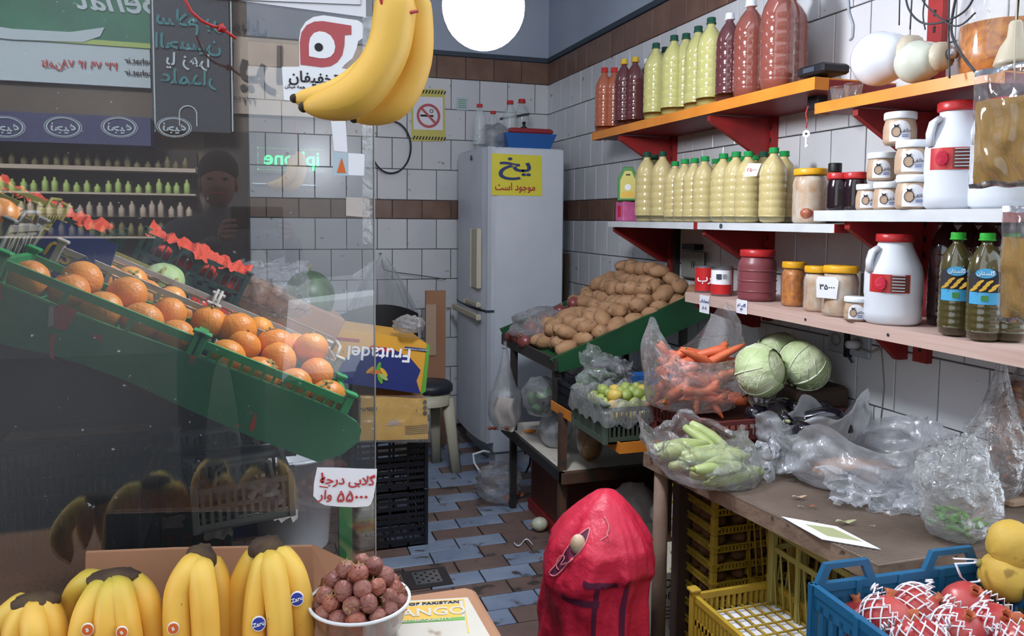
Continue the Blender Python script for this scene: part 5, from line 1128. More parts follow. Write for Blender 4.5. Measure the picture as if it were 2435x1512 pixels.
row(Bm('juice_bottle', 'x', .335, .055, 'liquid_rose', 'cap_white'), (1772, 1770), (1.6, 1.72), zA, ['big rose brown bottle with a white cap', 'big rose brown bottle in the back row of the orange shelf'], 'big brown bottles')
row(Bm('juice_bottle', 'x', .35, .055, 'liquid_rose', 'cap_green'), (1838, 1868), (1.59, 1.71), zA, ['nearest big rose brown bottle, its top cut by the frame', 'big brown bottle half hidden behind the nearest one'], 'big brown bottles')
zW = 1.346
fx = (1603, 1626, 1649, 1673, 1717, 1747, 1776, 1836)
row(Bm('lemon_bottle', 'x', .243, .0435, 'liquid_lemon', 'cap_green'), fx, 1.585, zW, ['lemon juice bottle, front row of the white shelf, %s of eight' % s for s in nth[:7]+['nearest']], 'lemon juice bottles, front row')
row(Bm('lemon_bottle', 'x', .243, .0435, 'liquid_lemon', 'cap_green'), (1700, 1732, 1762, 1790, 1861), (1.68, 1.7, 1.7, 1.7, 1.68), zW, ['lemon juice bottle, back row of the white shelf, %s of five' % s for s in nth[:4]+['nearest']], 'lemon juice bottles, back row')
row(Bm('lemon_bottle', 'x', .243, .0435, 'liquid_lemon', 'cap_dark'), (1812,), 1.66, zW, ['lemon juice bottle with a dark green cap near the price slip'], 'lemon juice bottles, back row')
row(Bm('lemon_bottle', 'x', .29, .047, 'liquid_lemon', 'cap_dark'), (1536, 1554, 1573), (1.58, 1.66, 1.585), zW, ['tall dark-capped lemon bottle next to the green house-shaped box', 'tall dark-capped lemon bottle behind the first pair', 'tall dark-capped lemon bottle next to the green-capped row'], 'tall lemon bottles')
def face(p): return math.atan2(-p[1], -p[0])
def tfr(p, z, r): a = face(p); n_ = V((cos(a), sin(a), 0)); return frame(V((p[0], p[1], z))+n_*r, n_.cross(V((0, 0, 1)))*-1, (0, 0, 1))
def slip(label, px, py, x, pts, word, sz, mt='ink_blue', tl=0, cat='price tag'):
    p = P(px, py, x=x); n_ = V((-1, 0 if x < 1.529 and len(pts) == 4 else -.75, 0)).normalized(); r_ = V((0, 0, 1)).cross(n_); T = frame(p, r_, (0, 0, 1)) @ TR((0, 0, 0), (0, 0, tl))
    t = thing('price_slip', label, cat, p); plate(pts, T, 'paper', t, 'sheet', 0, .0008); 
    for i, (w_, yy) in enumerate(word): text(w_, T @ TR((0, yy, .0015)), sz, mt, t, .0003, ar=not w_.isdigit() and not w_[0] in '\u06F0\u06F1\u06F2\u06F3\u06F4\u06F5\u06F6\u06F7\u06F8\u06F9')
    return t
slip('small white price slip on a lemon juice bottle', 1788, 404, 1.535, [(-.028, -.022), (.016, -.02), (.03, .02), (-.012, .022)], [('\u06F2\u06F5\u06F0\u06F0\u06F0', 0)], .017, 'ink_red')
slip('left handwritten price slip on the pink shelf edge', 1676, 722, 1.528, rect(-.034, -.034, .03, .03), [('لیموترش', .01), ('\u06F5\u06F0\u06F0\u06F5', -.016)], .0165)
slip('right handwritten price slip on the pink shelf edge', 1764, 730, 1.528, rect(-.03, -.022, .03, .024), [('گلاب کم', .006), ('\u06F4\u06F3', -.01)], .014)
# green house-shaped box on a pink box
gb = thing('pink_box', 'pink patterned packet under the green box', 'packet', (1.6, yx(1492, 1.6), zW)); o_ = wl(gb); MB().box(o_+V((0, 0, .045)), (.08, .08, .09), None, .003).build('packet', 'pink_box', gb); MB().box(o_+V((-.041, -.0, .045)), (.002, .03, .05)).build('print', 'sack_red', gb)
gh = thing('green_box', 'green house-shaped packet with a yellow panel', 'packet', o_+V((0, 0, .092))); a = face(o_)
T = tfr(o_, o_.z+.092, .0); sh_ = [(-.045, 0), (.045, 0), (.045, .1), (.02, .15), (-.02, .15), (-.045, .1)]
MB().prism(sh_, -.055, .055, T, .003).build('carton', 'label_green', gh); plate([(-.034, .01), (.034, .01), (.034, .09), (.014, .132), (-.014, .132), (-.034, .09)], T @ TR((0, 0, .055)), 'label_yellow', gh, 'front_panel', 0, .001)
plate(disc(0, .06, .014, n=18), T @ TR((0, 0, .056)), 'paper', gh, 'print', 0, .001); plate(rect(-.01, .112, .01, .118), T @ TR((0, 0, .056)), 'ink_black', gh, 'slot', 0, .001); plate(rect(-.028, .015, .028, .04), T @ TR((0, 0, .056)), 'yellow_print', gh, 'print', 0, .001)
def patch(r, a0, a1, z0, z1, p, n_=14, fn=None):
    b = MB(); a = face(p); b.grid(lambda u, v: V((p[0]+r*cos(a+a0+(a1-a0)*u), p[1]+r*sin(a+a0+(a1-a0)*u), z0+(z1-z0)*(v if not fn else v*fn(u)))), n_, 6); return b
def jar(name, label, p, r, h, body, lid, lidh=.02, cat='jar', group=None, neck=.88, shell=False, lump=0, nr=0):
    t = thing(name, label, cat, p, group)
    pr = [(r*.85, 0), (r*.97, .005), (r, .015)]+[(r*(1-.02*(k % 2)), .015+(h-.045-lidh)*k/6) for k in range(1, 7)]+[(r*.97, h-lidh-.018), (r*neck*.98, h-lidh-.004), (r*neck*.96, h-lidh)]
    if lump:
        MB().lathe(pr[:-1], 40, TR(p), fn=lambda a, z: .965+lump*noise.noise(V((cos(a)*r*55, sin(a)*r*55, z*55)))).build('pickled_contents', body, t)
        MB().lathe(pr, 32, TR(p), cap=False).build('jar_body', 'film_jar', t)
    else: MB().lathe(pr, 32, TR(p)).build('jar_body', body, t)
    rl = r*neck+.002; MB().lathe([(rl, h-lidh), (rl*1.02, h-lidh+.003), (rl*1.02, h-.003), (rl*.97, h), (0, h)], 36, TR(p), fn=lambda a, z: 1+.012*(cos(36*a) > 0)).build('lid', lid, t); return t
def at(px, x, z): return V((x, P(px, 500, x=x).y, z))
p = at(1925, 1.6, 1.346); jar('pickle_jar', 'yellow-lidded jar of pickled cauliflower beside the lemon bottles', p, .052, .165, 'pickle_white', 'lid_yellow', lump=.06)
MB().lathe([(.0, 0)]+[(.02*sin(pi*k/8), .03-.02*cos(pi*k/8)) for k in range(1, 8)], 14, TR(p+V((-.03, -.025, .0)))).build('carrot_slice', 'liquid_amber', [o for o in COL.objects if o.name.startswith('pickle_jar')][-1])
p = at(1982, 1.72, 1.384); jar('spice_bottle', 'small orange bottle with a dark cap behind the dark jars', p, .02, .15, 'pickle_orange', 'black', .028)
for px, x, lb in ((1992, 1.57, 'dark syrup jar with a red lid, nearer the cauliflower jar'), (2032, 1.59, 'dark syrup jar with a red lid, next to the paste jars')):
    p = at(px, x, 1.384); jar('syrup_jar', lb, p, .033, .105, 'pickle_dark', 'lid_red', .018, group='dark syrup jars')
def tahini(name, label, p, s_=1, group=None):
    r = .037*s_; h = .076*s_; t = jar(name, label, p, r, h, 'tahini', 'lid_white', .017*s_, 'jar', group, .9)
    a = face(p); b = patch(r+.0008, -.62, .62, p.z+.006, p.z+h-.022*s_, p, 16, fn=lambda u: .55+.45*math.sqrt(max(0, 1-(2*u-1)**2))); l_ = b.build('label', 'paper', t)
    T = tfr(p, p.z+h*.36, r+.0022); plate(disc(-.008*s_, 0, .009*s_, .011*s_, 16), T, 'tahini', l_, 'print_fruit', 0, .0004); ring(-.008*s_, 0, .009*s_, .0105*s_, T @ TR((0, 0, .0005)), 'ink_black', l_, 'print_outline', ry=1.2)
    plate([(-.012*s_, .011*s_), (-.004*s_, .011*s_), (-.002*s_, .018*s_), (-.008*s_, .015*s_), (-.014*s_, .018*s_)], T, 'ink_black', l_, 'print_leaves', 0, .0006)
    text('هاتف', T @ TR((.012*s_, .002, .0006)), .011*s_, 'ink_black', l_, .0003, ar=True); 
    for k in range(2): MB().box((.012*s_, -.008*s_-.004*k, .0006), (.014*s_, .0018, .0004), T).build('print_line', 'ink_blue', l_)
    return t
zz = 1.384
for px, x, z, s_, lb in ((2064, 1.6, zz, .93, 'sesame paste jar at the far left of the bottom row'), (2108, 1.585, zz, .95, 'sesame paste jar in the middle of the bottom row'), (2170, 1.56, zz, 1.12, 'large sesame paste jar at the near end of the bottom row'),
                       (2092, 1.595, zz+.078, .98, 'sesame paste jar at the left of the second tier'), (2165, 1.565, zz+.086, 1.12, 'sesame paste jar at the right of the second tier'), (2132, 1.575, zz+.166, 1.08, 'topmost sesame paste jar of the pyramid')):
    tahini('paste_jar', lb, at(px, x, z), s_, 'sesame paste jars')
def jug(label, p, r, h):
    t = thing('white_jug', label, 'jug', p)
    MB().lathe([(r*.85, 0), (r*.98, .008), (r, .03), (r*.97, h*.28), (r, h*.34), (r, h*.55), (r*.93, h*.64), (r*.6, h*.86), (r*.56, h*.9), (r*.58, h*.91)], 36, TR(p), fn=lambda a, z: 1+.02*cos(4*a)*(z < h*.6)).build('jug_body', 'jug_white', t)
    MB().lathe([(r*.62, h*.91), (r*.64, h*.92), (r*.64, h*.985), (r*.6, h), (0, h)], 32, TR(p), fn=lambda a, z: 1+.015*(cos(30*a) > 0)).build('cap', 'lid_red', t)
    a = face(p)-.9; q = [p+V((cos(a)*r*k_, sin(a)*r*k_, h*z_)) for k_, z_ in ((.7, .84), (.93, .8), (1.03, .7), (1.0, .58))]; MB().tube(q, .012, 8, sq=.7).build('handle', 'jug_white', t)
    l_ = patch(r+.0015, -.85, .55, p.z+h*.36, p.z+h*.56, p, 18).build('label', 'lid_red', t)
    patch(r+.0022, -.1, .5, p.z+h*.37, p.z+h*.55, p).build('label_text_block', 'box_brown', l_); T = tfr(p, p.z+h*.46, r+.004)
    for k in range(6): MB().box((.012, .022-.008*k, 0), (.03, .002, .0004), T).build('print_line', 'signboard_pale', l_)
    MB().ball((0, 0, 0), (.014, .018, .001), 12, 8, T @ TR((-.03, 0, 0))).build('print_fruit', 'sack_red', l_); return t
jug('white jug with a red cap and red label on the near white shelf', at(2268, 1.6, zz), .07, .255)
jug('second pale jug partly hidden by the foil pouch on the white shelf', at(2385, 1.63, zz), .075, .25)
# pink shelf
zp = 1.084
for i, (px, x, mt_, lb) in enumerate(((1680, 1.6, 'tin_red', 'red and white tin at the far end of the pink shelf'), (1720, 1.585, 'sticker_white', 'cream and red tin beside the maroon tub'), (1725, 1.68, 'tin_red', 'tin behind the front pair on the pink shelf'))):
    p = at(px, x, zp); t = thing('food_tin', lb, 'tin', p, 'food tins'); r, h = .036, .098
    MB().lathe([(r, 0), (r, h), (r*.94, h), (r*.93, h-.003), (0, h-.003)], 32, TR(p)).build('can', 'tin', t); 
    b = MB().lathe([(r+.0006, .006), (r+.0006, h-.006)], 32, TR(p), cap=False); l_ = b.build('label', mt_, t)
    if i == 1:
        MB().lathe([(r+.0012, .006), (r+.0012, h*.42)], 32, TR(p), cap=False).build('red_band', 'tin_red', l_)
        T = tfr(p, p.z+h*.68, r+.003); plate(rect(-.018, -.006, .0, .012), T, 'dark_line', l_, 'print', 0, .0004); 
        for k in range(3): MB().box((.012, .01-.006*k, 0), (.016, .002, .0004), T).build('print_line', 'ink_black', l_)
    elif i == 0: T = tfr(p, p.z+h*.55, r+.003); text('رب', T, .04, 'sticker_white', l_, .001, ar=True)
p = at(1805, 1.61, zp); mt_ = jar('maroon_tub', 'maroon plastic tub with a red screw lid on the pink shelf', p, .063, .172, 'maroon_tub', 'lid_red', .024, cat='tub', neck=.86)
for k in range(3): MB().lathe([(.0635, .03+.035*k), (.0655, .033+.035*k), (.0635, .036+.035*k)], 32, TR(p), cap=False).build('moulded_ring', 'maroon_tub', mt_)
p = at(1893, 1.62, zp); jar('pickle_jar', 'jar of orange mixed pickle with a yellow lid', p, .038, .14, 'pickle_orange', 'lid_yellow', lump=.06)
p = at(1952, 1.6, zp); jar('pickle_jar', 'farther jar of pickled garlic with a yellow lid, behind the price card', p, .042, .135, 'pickle_white', 'lid_yellow', lump=.06)
p = at(2005, 1.58, zp); jar('pickle_jar', 'nearer jar of pickled garlic with a yellow lid', p, .05, .143, 'pickle_white', 'lid_yellow', lump=.06)
p = at(2055, 1.72, zp); MB().box(p+V((0, 0, .06)), (.05, .04, .12), None, .004).build('grey_packet', 'crate_grey', None, 'grey packet behind the garlic jars on the pink shelf', 'packet')
slip('white price card reading 35000 on the garlic jars', 1967, 683, 1.525, [(-.028, -.03), (.026, -.032), (.03, .02), (.02, .03), (-.026, .03), (-.03, .018)], [('\u06F3\u06F5\u06F0\u06F0\u06F0', 0)], .021, 'ink_black')
tahini('paste_jar', 'small sesame paste jar alone on the pink shelf', at(2045, 1.548, zp), .85)
jug('white jug with a red cap in the middle of the pink shelf', at(2132, 1.605, zp), .073, .237)
row(Bm('dark_bottle', 'x', .29, .042, 'liquid_black', 'cap_red'), (2256, 2305, 2352), 1.70, zp, ['tall dark bottle with a red cap, leftmost of the three', 'tall dark bottle with a red cap, middle of the three', 'tall dark bottle with a red cap, rightmost of the three'], 'dark red-capped bottles')
def oilb(px, x, lb, lab=True):
    p = at(px, x, zp); t = bottle('oil_bottle', lb, .245, .037, 'liquid_olive', 'cap_bright_green', nrib=8); t.location = p
    if lab:
        l_ = patch(.0382, -1.0, 1.0, p.z+.085, p.z+.165, p, 18, fn=lambda u: .75+.25*math.sqrt(max(0, 1-(2*u-1)**2))).build('label', 'ink_black', t)
        mat('label_cyan', '4AA0CC', .4) if 'label_cyan' not in M else None
        patch(.0386, -.9, .9, p.z+.085, p.z+.112, p).build('label_band', 'label_cyan', l_); T = tfr(p, p.z+.155, .0395)
        plate(disc(0, 0, .02, .011, 20), T, 'label_cyan', l_, 'label_crest', 0, .0005); text('گلستان', T @ TR((0, 0, .001)), .012, 'sticker_white', l_, .0002, ar=True)
        for k in range(8): a = .5+.2*R.random(); plate(disc(0, 0, .009, .0032, 10), T @ TR((-.022+.006*k, -.028+.008*(k % 3-1), -.0005+.0001*k), (0, 0, a)), 'yellow_print', l_, 'print_cucumber', 0, .0004)
        plate(rect(-.007, -.062, .007, -.05), T, 'label_green', l_, 'print', 0, .0005)
    return t
oilb(2282, 1.575, 'dark bottle with a green cap and blue label, left of the two'); oilb(2352, 1.572, 'dark bottle with a green cap and blue label, beside the pouch'); oilb(2410, 1.62, 'dark green-capped bottle behind the hanging pouch', False)
# upper right things
p = at(1985, 1.66, 1.692); sc2 = thing('weighing_scale', 'small dark flat scale head standing on glass cups', 'scale', p)
MB().box(p+V((-.02, .05, .115)), (.1, .12, .03), None, .006).build('scale_head', 'crate_black', sc2); MB().box(p+V((-.02, .07, .05)), (.04, .05, .1), None, .004).build('scale_foot', 'crate_black', sc2); MB().box(p+V((-.072, .05, .115)), (.002, .05, .014)).build('display', 'dark_line', sc2)
for i, dx in enumerate((0, .055)):
    c_ = thing('glass_cup', ('glass cup under the small scale', 'glass cup beside the scale, next to the bulb')[i], 'cup', at(1985+dx*600, 1.59, 1.691)); MB().lathe([(.018, 0), (.024, .045), (.026, .045), (.0255, .043), (.02, .003), (0, .003)], 24, TR(wl(c_)), cap=False).build('cup', 'film_jar', c_)
def bulb(label, c_, d, r, mt):
    t = thing('led_bulb', label, 'bulb', c_-V((0, 0, r))); d = V(d).normalized(); q = d.to_track_quat('Z', 'Y').to_matrix().to_4x4(); T = Matrix.Translation(c_) @ q
    MB().lathe([(0.001, -r)]+[(r*sin(a), -r*cos(a)) for a in [pi*.62*k/12 for k in range(1, 13)]]+[(r*.8, r*.75), (r*.62, r*1.05)], 36, T).build('bulb_globe', mt, t)
    b = MB().lathe([(r*.62, r*1.05), (r*.66, r*1.1), (r*.58, r*1.5), (r*.3, r*1.6)], 32, T, fn=lambda a, z: 1+.05*(cos(16*a) > 0)); b.build('heat_sink', 'lamp_base', t)
    MB().lathe([(r*.25, r*1.6), (r*.26, r*1.9), (r*.1, r*1.98)], 20, T, fn=lambda a, z: 1).build('screw_base', 'tin', t); return t
bulb('largest opaque white bulb lying on the nearer orange shelf', P(2090, 140, x=1.6), (.25, -1, -.02), .072, 'bulb_white')
bulb('second white bulb with a ribbed base lying beside the largest', P(2180, 148, x=1.56), (.15, -1, .05), .052, 'bulb_cream')
bj = thing('large_jar', 'large clear jar of orange pickle at the top right', 'jar', at(2360, 1.66, 1.692)); p = wl(bj)
MB().lathe([(.07, 0), (.085, .01), (.09, .05), (.09, .14), (.08, .2), (.055, .235), (.05, .25)], 36, TR(p), cap=False, fn=lambda a, z: 1+.015*abs(cos(9*a))).build('jar_body', 'film_jar', bj)
MB().lathe([(.068, .004), (.082, .015), (.086, .05), (.086, .12), (.02, .135)], 32, TR(p), fn=lambda a, z: 1+.03*noise.noise(V((cos(a)*5, sin(a)*5, z*40)))).build('pickled_contents', 'pickle_orange', bj)
MB().lathe([(.052, .245), (.056, .25), (.056, .28), (0, .282)], 30, TR(p)).build('lid', 'lid_white', bj)
ls = thing('lamp_holder', 'spare ribbed lamp base hanging at the top right edge', 'lamp holder', P(2412, 130, x=1.42)); p = wl(ls)
MB().lathe([(.035, -.02), (.033, -.012), (.025, .015), (.014, .035), (.012, .06), (.009, .065)], 28, TR(p), fn=lambda a, z: 1+.04*(cos(14*a) > 0)*(z < .02)).build('ribbed_base', 'lamp_base', ls); MB().tube([p+V((0, 0, .06)), p+V((.01, 0, .3))], .003, 6).build('wire', 'cable', ls)
wr = thing('cable_bundle', 'tangle of dark cables hanging over the nearer orange shelf', 'cables', P(2270, 60, x=1.5)); 
for q, r_ in (([(2280, -40), (2262, 60), (2275, 110), (2310, 160), (2325, 175)], .0045), ([(2258, -40), (2256, 60), (2258, 186)], .003), ([(2150, -40), (2160, 20), (2195, 55), (2250, 50), (2300, 20), (2330, -40)], .0035), ([(2140, -40), (2138, 60)], .0025), ([(2170, -30), (2164, 70)], .0025), ([(2205, -30), (2195, 30), (2200, 70)], .0025), ([(2180, -40), (2200, 10), (2270, 62), (2320, 30)], .003)):
    MB().tube(smooth([P(x, y, x=1.5+.01*(i % 2)) for i, (x, y) in enumerate(q)]), r_*.7, 7).build('cable', 'cable', wr)
MB().tube([P(x, y, x=XR-.01) for x, y in ((2015, -20), (2018, 30), (2028, 60), (2026, 88), (2020, 96))], .004, 7).build('white_flex', 'fridge_trim', None, 'pale flex hanging down the wall tiles beside the big bottles', 'cable')
ky = thing('key', 'metal key hanging on a red tie from the orange shelf corner', 'key', P(1917, 330, x=1.51)); T = frame(P(1917, 318, x=1.505), (.5, -.85, 0), (0, 0, 1))
ring(0, 0, .004, .0105, T, 'key_metal', ky, 'bow', d=0); MB().box((0, -.024, 0), (.005, .03, .002), T).build('blade', 'key_metal', ky); MB().box((.004, -.034, 0), (.004, .006, .002), T).build('bit', 'key_metal', ky)
MB().tube([P(1922, 252, x=1.505), P(1916, 270, x=1.505), P(1920, 290, x=1.505), P(1917, 305, x=1.505)], .0018, 6).build('tie', 'lid_red', ky)
def pouch(label, px0, py0, px1, py1, x, fill, seed, win=.12):
    'flat foil-topped see-through pouch filled with something powdery'
    a, c_ = P(px0, py0, x=x), P(px1, py1, x=x); t = thing('foil_pouch', label, 'pouch', ((a.x), (a.y+c_.y)/2, c_.z))
    def g(off, m_=0): 
        def f(u, v): d = off*(sin(pi*min(1, max(0, u)))**.5)*(sin(pi*v)**.6); w_ = .006*noise.noise(V((u*5+seed, v*5, 0))); return V((a.x+d+w_*2, a.y+(c_.y-a.y)*u+w_, a.z+(c_.z-a.z)*v+w_))
        return f
    MB().grid(g(-.022), 26, 26).grid(g(.02), 26, 26).build('film', 'film_jar', t)
    def h(off): 
        def f(u, v): return g(off)(.07+.88*u, .27+.015*noise.noise(V((u*6, seed, 0)))+(.7-.0)*v)+V((.001*noise.noise(V((u*22, v*22, seed))), 0, 0))
        return f
    MB().grid(h(-.019), 30, 30).grid(h(.017), 30, 30).build('filling', fill, t)
    MB().grid(lambda u, v: g(-.023)(u, .0+v*.05), 20, 4).build('foil_seam', 'foil', t)
    MB().grid(lambda u, v: g(-.024)(u, .955+v*.045), 20, 4).build('foil_seam', 'foil', t); return t
pouch('clear foil pouch of brown powder hanging at the upper right', 2318, 170, 2520, 440, 1.36, 'powder', 3)
pouch('lower foil pouch of yellow brown powder at the right edge', 2384, 490, 2560, 790, 1.36, 'powder', 8)
MB().tube([P(2415, 195, x=1.35), P(2412, 150, x=1.35), P(2420, -60, x=1.36)], .0015, 6).build('hook_wire', 'lamp_base', None, 'thin wire hook holding the upper powder pouch', 'hook')
# sockets and cable under the pink shelf
sk = thing('wall_socket', 'white double wall socket with a plug under the pink shelf', 'socket', P(2025, 812, x=XR)); o_ = wl(sk)
for dy in (.05, -.05):
    f_ = MB().box((XR-.008, o_.y+dy, o_.z), (.016, .085, .085), None, .004).build('socket_plate', 'fridge_trim', sk); MB().lathe([(.02, 0), (.022, .004), (.018, .004), (.016, .001)], 20, frame((XR-.017, o_.y+dy, o_.z), (0, -1, 0), (0, 0, 1)), cap=False).build('socket_ring', 'crate_grey', f_)
MB().tube([(XR-.015, o_.y-.05, o_.z), (XR-.06, o_.y-.05, o_.z)], [.016, .012], 10).build('plug', 'white', sk); MB().box((XR-.012, o_.y, o_.z), (.02, .02, .1)).build('dark_cover', 'black', sk)
MB().tube([P(x, y, x=XR-.03) for x, y in ((2050, 830), (2070, 838), (2095, 825), (2120, 800))], .003, 7).build('cable', 'crate_grey', sk)
MB().tube([P(x, y, x=XR-.02) for x, y in ((2018, 830), (2015, 845), (2026, 862))], .003, 7).build('cable_end', 'cable', sk)
MB().tube([P(x, y, x=XR-.006) for x, y in ((2092, 800), (2098, 850), (2103, 920), (2094, 1005))], .0022, 7).build('thin_cable', 'crate_grey', None, 'thin grey cable hanging down the tiles under the socket', 'cable')
# ---------------------------------------------------------------- potato stand
YP0, YP1, XS = 2.858, 3.54, 1.125
ps = thing('potato_stand', 'green painted sloping potato stand on dark metal legs', 'stand', (1.45, 3.2, 0))
def onY(pts, y): return [(P(a, b_, y=y).x, P(a, b_, y=y).z) for a, b_ in pts]
TY = lambda y: frame((0, y, 0), (1, 0, 0), (0, 0, 1))
plate(onY([(1330, 886), (1507, 838), (1690, 752), (1742, 740), (1760, 640), (1630, 709), (1310, 855)], YP0), TY(YP0), 'green_dark', ps, 'front_board', -.016, 0)
plate(onY([(1200, 800), (1360, 760), (1530, 700), (1560, 622), (1514, 643), (1312, 732), (1190, 782)], YP1), TY(YP1), 'green_dark', ps, 'back_board', -.016, 0)
bz0, bz1 = .775, 1.03
def bed(x): return bz0+(bz1-bz0)*(x-XS)/(XR-XS)
q = [V((XS, YP0+.018, bz0)), V((XR-.01, YP0+.018, bz1)), V((XR-.01, YP1, bz1)), V((XS, YP1, bz0))]
MB().add(q+[p-V((0, 0, .012)) for p in q], [(0,1,2,3),(7,6,5,4),(0,4,5,1),(1,5,6,2),(2,6,7,3),(3,7,4,0)]).build('bed_board', 'green_dark', ps)
MB().bx((XS-.012, YP0-.01, .75), (XS+.002, YP1+.01, .8)).build('low_lip', 'dark_metal', ps)
for x, y, z in ((XS, 3.39, .76), (XS, 2.78, .6), (1.75, 3.5, .95), (1.75, 2.95, .95)): MB().bx((x-.014, y-.014, 0), (x+.014, y+.014, z)).build('leg', 'dark_metal' if y > 2.8 else 'rusty', ps)
MB().bx((XS+.0, 2.87, .6), (XS+.03, 2.9, .77)).build('leg_upper', 'dark_metal', ps)
st = MB().bx((XS-.005, 2.76, .352), (XR-.02, 3.5, .372)).build('lower_shelf', 'white_card', ps)
MB().bx((XS-.02, 2.74, .33), (XS-.004, 3.52, .372)).build('shelf_edge', 'dark_metal', st); MB().bx((XS-.02, 2.73, .33), (XR-.05, 2.76, .372)).build('shelf_edge', 'rusty', st)
MB().tube([V((XS+.02, 3.36, .33)), V((XS+.03, 3.3, .28)), V((XS+.05, 3.28, .3)), V((XS+.04, 3.27, .24)), V((XS+.02, 3.27, .2))], .005, 7).build('hook', 'black', ps)
pot = thing('potato', 'x', 'potato'); MB().ball((0, 0, 0), (.054, .037, .032), 18, 12, fn=lambda p: 1+.09*noise.noise(p*1.7+V((3, 0, 0)))).build('skin', 'potato', pot)
b = MB()
for i in range(6):
    a, t_ = R.uniform(0, 6), R.uniform(.6, 2.5); b.ball((.053*sin(t_)*cos(a), .0365*sin(t_)*sin(a), .0315*cos(t_)), (.0035, .0035, .002), 6, 4)
b.build('skin_eyes', 'counter_edge', pot, kind='stuff'); pot = Many(pot)
def heap(tpl, x0, x1, y0, y1, base, nx, ny, layers, rad_, scl, labels, group, top=None, rotf=None, jit=.012, shrink=.6):
    n = 0
    for L_ in range(layers):
        a = L_*shrink/2
        for i in range(nx-L_):
            for j in range(ny-L_):
                x = x0+(x1-x0)*(i+.5+L_*.5)/nx+R.uniform(-jit, jit); y = y0+(y1-y0)*(j+.5+L_*.5)/ny+R.uniform(-jit, jit)
                z = base(x, y)+rad_+L_*rad_*1.45+R.uniform(-.004, .004)
                if top and not top(x, y, L_): continue
                tpl.put((x, y, z), rotf() if rotf else (R.uniform(-.5, .5), R.uniform(-.5, .5), R.uniform(0, 6)), scl*R.uniform(.88, 1.12), labels(x, y, L_) if callable(labels) else labels, group(x, y, L_) if callable(group) else group); n += 1
    return n
def plab(x, y, L_): return ['potato in the bottom layer of the green stand', 'potato in the second layer of the heap on the green stand', 'potato in the upper layer at the wall side of the heap', 'potato topping the heap on the green stand'][L_]
heap(pot, XS+.03, XR-.03, YP0+.02, YP1-.03, lambda x, y: bed(x), 9, 9, 4, .03, 1.0, plab, lambda x, y, L_: 'potatoes, layer %d of the heap' % (L_+1), top=lambda x, y, L_: (L_ < 1 or (L_ == 1 and x > 1.15) or (L_ == 2 and x > 1.5) or (L_ == 3 and x > 1.62)) and not (y > 3.25 and x < 1.42) , jit=.018)
ron = thing('red_onion', 'x', 'onion'); MB().ball((0, 0, 0), (.036, .036, .031), 18, 12, fn=lambda p: 1+.12*max(0, abs(p.z)-.85)*3).build('bulb', 'onion_red', ron); MB().lathe([(.006, .03), (.003, .045)], 7).build('tip', 'onion_skin', ron); ron = Many(ron)
for i in range(16):
    x, y = XS+.0+.1*(i % 4)*.95, 3.24+.085*(i//4 % 3); z = bed(x)+.035+(.05 if i > 11 else 0)
    if i > 11: x, y = XS+.06+.07*(i-12), 3.33
    ron.put((x, y, z), (R.uniform(-1, 1), R.uniform(-1, 1), 0), R.uniform(.9, 1.1), 'red onion in the clear bag at the low end of the stand', 'red onions in the bag')
for px, py in ((1380, 740), (1398, 748), (1345, 742)): ron.put(P(px, py, y=3.42), (.3, .2, 1), .8, 'loose red onion by the green back board', 'loose red onions')
blob_bag('onion_bag', 'crinkled clear bag around the red onions at the low end of the stand', (1.26, 3.33, .855), (.17, .14, .085), 'film_crisp', 41, .22, freq=2.5, flat=False)
gar = thing('garlic', 'x', 'garlic'); MB().ball((0, 0, 0), (.026, .026, .022), 18, 12, fn=lambda p: 1+.07*cos(6*math.atan2(p.y, p.x))*(1-p.z**2)+max(0, p.z-.8)*.8).build('bulb', 'pickle_white', gar); MB().tube([(0, 0, .02), (.004, 0, .045)], [.005, .003], 6).build('neck', 'paper', gar); gar = Many(gar)
for i, (px, py) in enumerate(((1432, 702), (1450, 706), (1462, 695), (1475, 700), (1480, 690), (1444, 712))): gar.put(P(px, py, y=3.4), (R.uniform(-1, 1), R.uniform(-1, 1), 0), 1, 'white garlic bulb at the back of the potato heap', 'garlic bulbs behind the potatoes')
def crumple(name, label, pts4, n_=26, amp=.03, mt='film_crisp', seed=1, fr_=6, sag=None, cat='plastic sheet', par=None):
    'creased film stretched between four corners given as points'
    a, b_, c_, d = [V(p) for p in pts4]
    def f(u, v):
        p = a*(1-u)*(1-v)+b_*u*(1-v)+c_*u*v+d*(1-u)*v
        q = V((u*fr_+seed, v*fr_, seed)); dn = noise.noise_vector(q)*amp+noise.noise_vector(q*2.9)*amp*.45
        if sag: p = p+V(sag)*sin(pi*u)*sin(pi*v)
        return p+dn
    return MB().grid(f, n_, n_).build(name, mt, par, None if par else label, None if par else cat)
crumple('plastic_sheet', 'crinkled clear film on the back board behind the potatoes', [P(1410, 735, y=3.45), P(1520, 668, y=3.45), P(1540, 640, y=3.52), P(1420, 690, y=3.52)], amp=.025, seed=5)
hb2 = blob_bag('hanging_bag', 'clear knotted bag of white bags hanging from a nail on the potato stand', P(1200, 965, x=XS-.09), (.075, .075, .11), 'film', 51, .12, neck=.22, freq=1.6)
cc = P(1200, 975, x=XS-.09); MB().grid(lambda u, v: cc+V(((u-.5)*.09+.01*sin(v*7), (.0+.03*sin(u*6)), (v-.62)*.15)), 14, 12).build('folded_white_bag', 'sack_white', hb2); MB().tube([P(1205, 828, x=XS), P(1196, 828, x=XS-.05)], .004, 6).build('nail', 'dark_metal', ps)
b = MB()
for i in range(5): b.ball(P(1165+i*10, 1018, x=XS-.09), (.012, .012, .008), 8, 6)
b.build('skins', 'onion_skin', hb2)
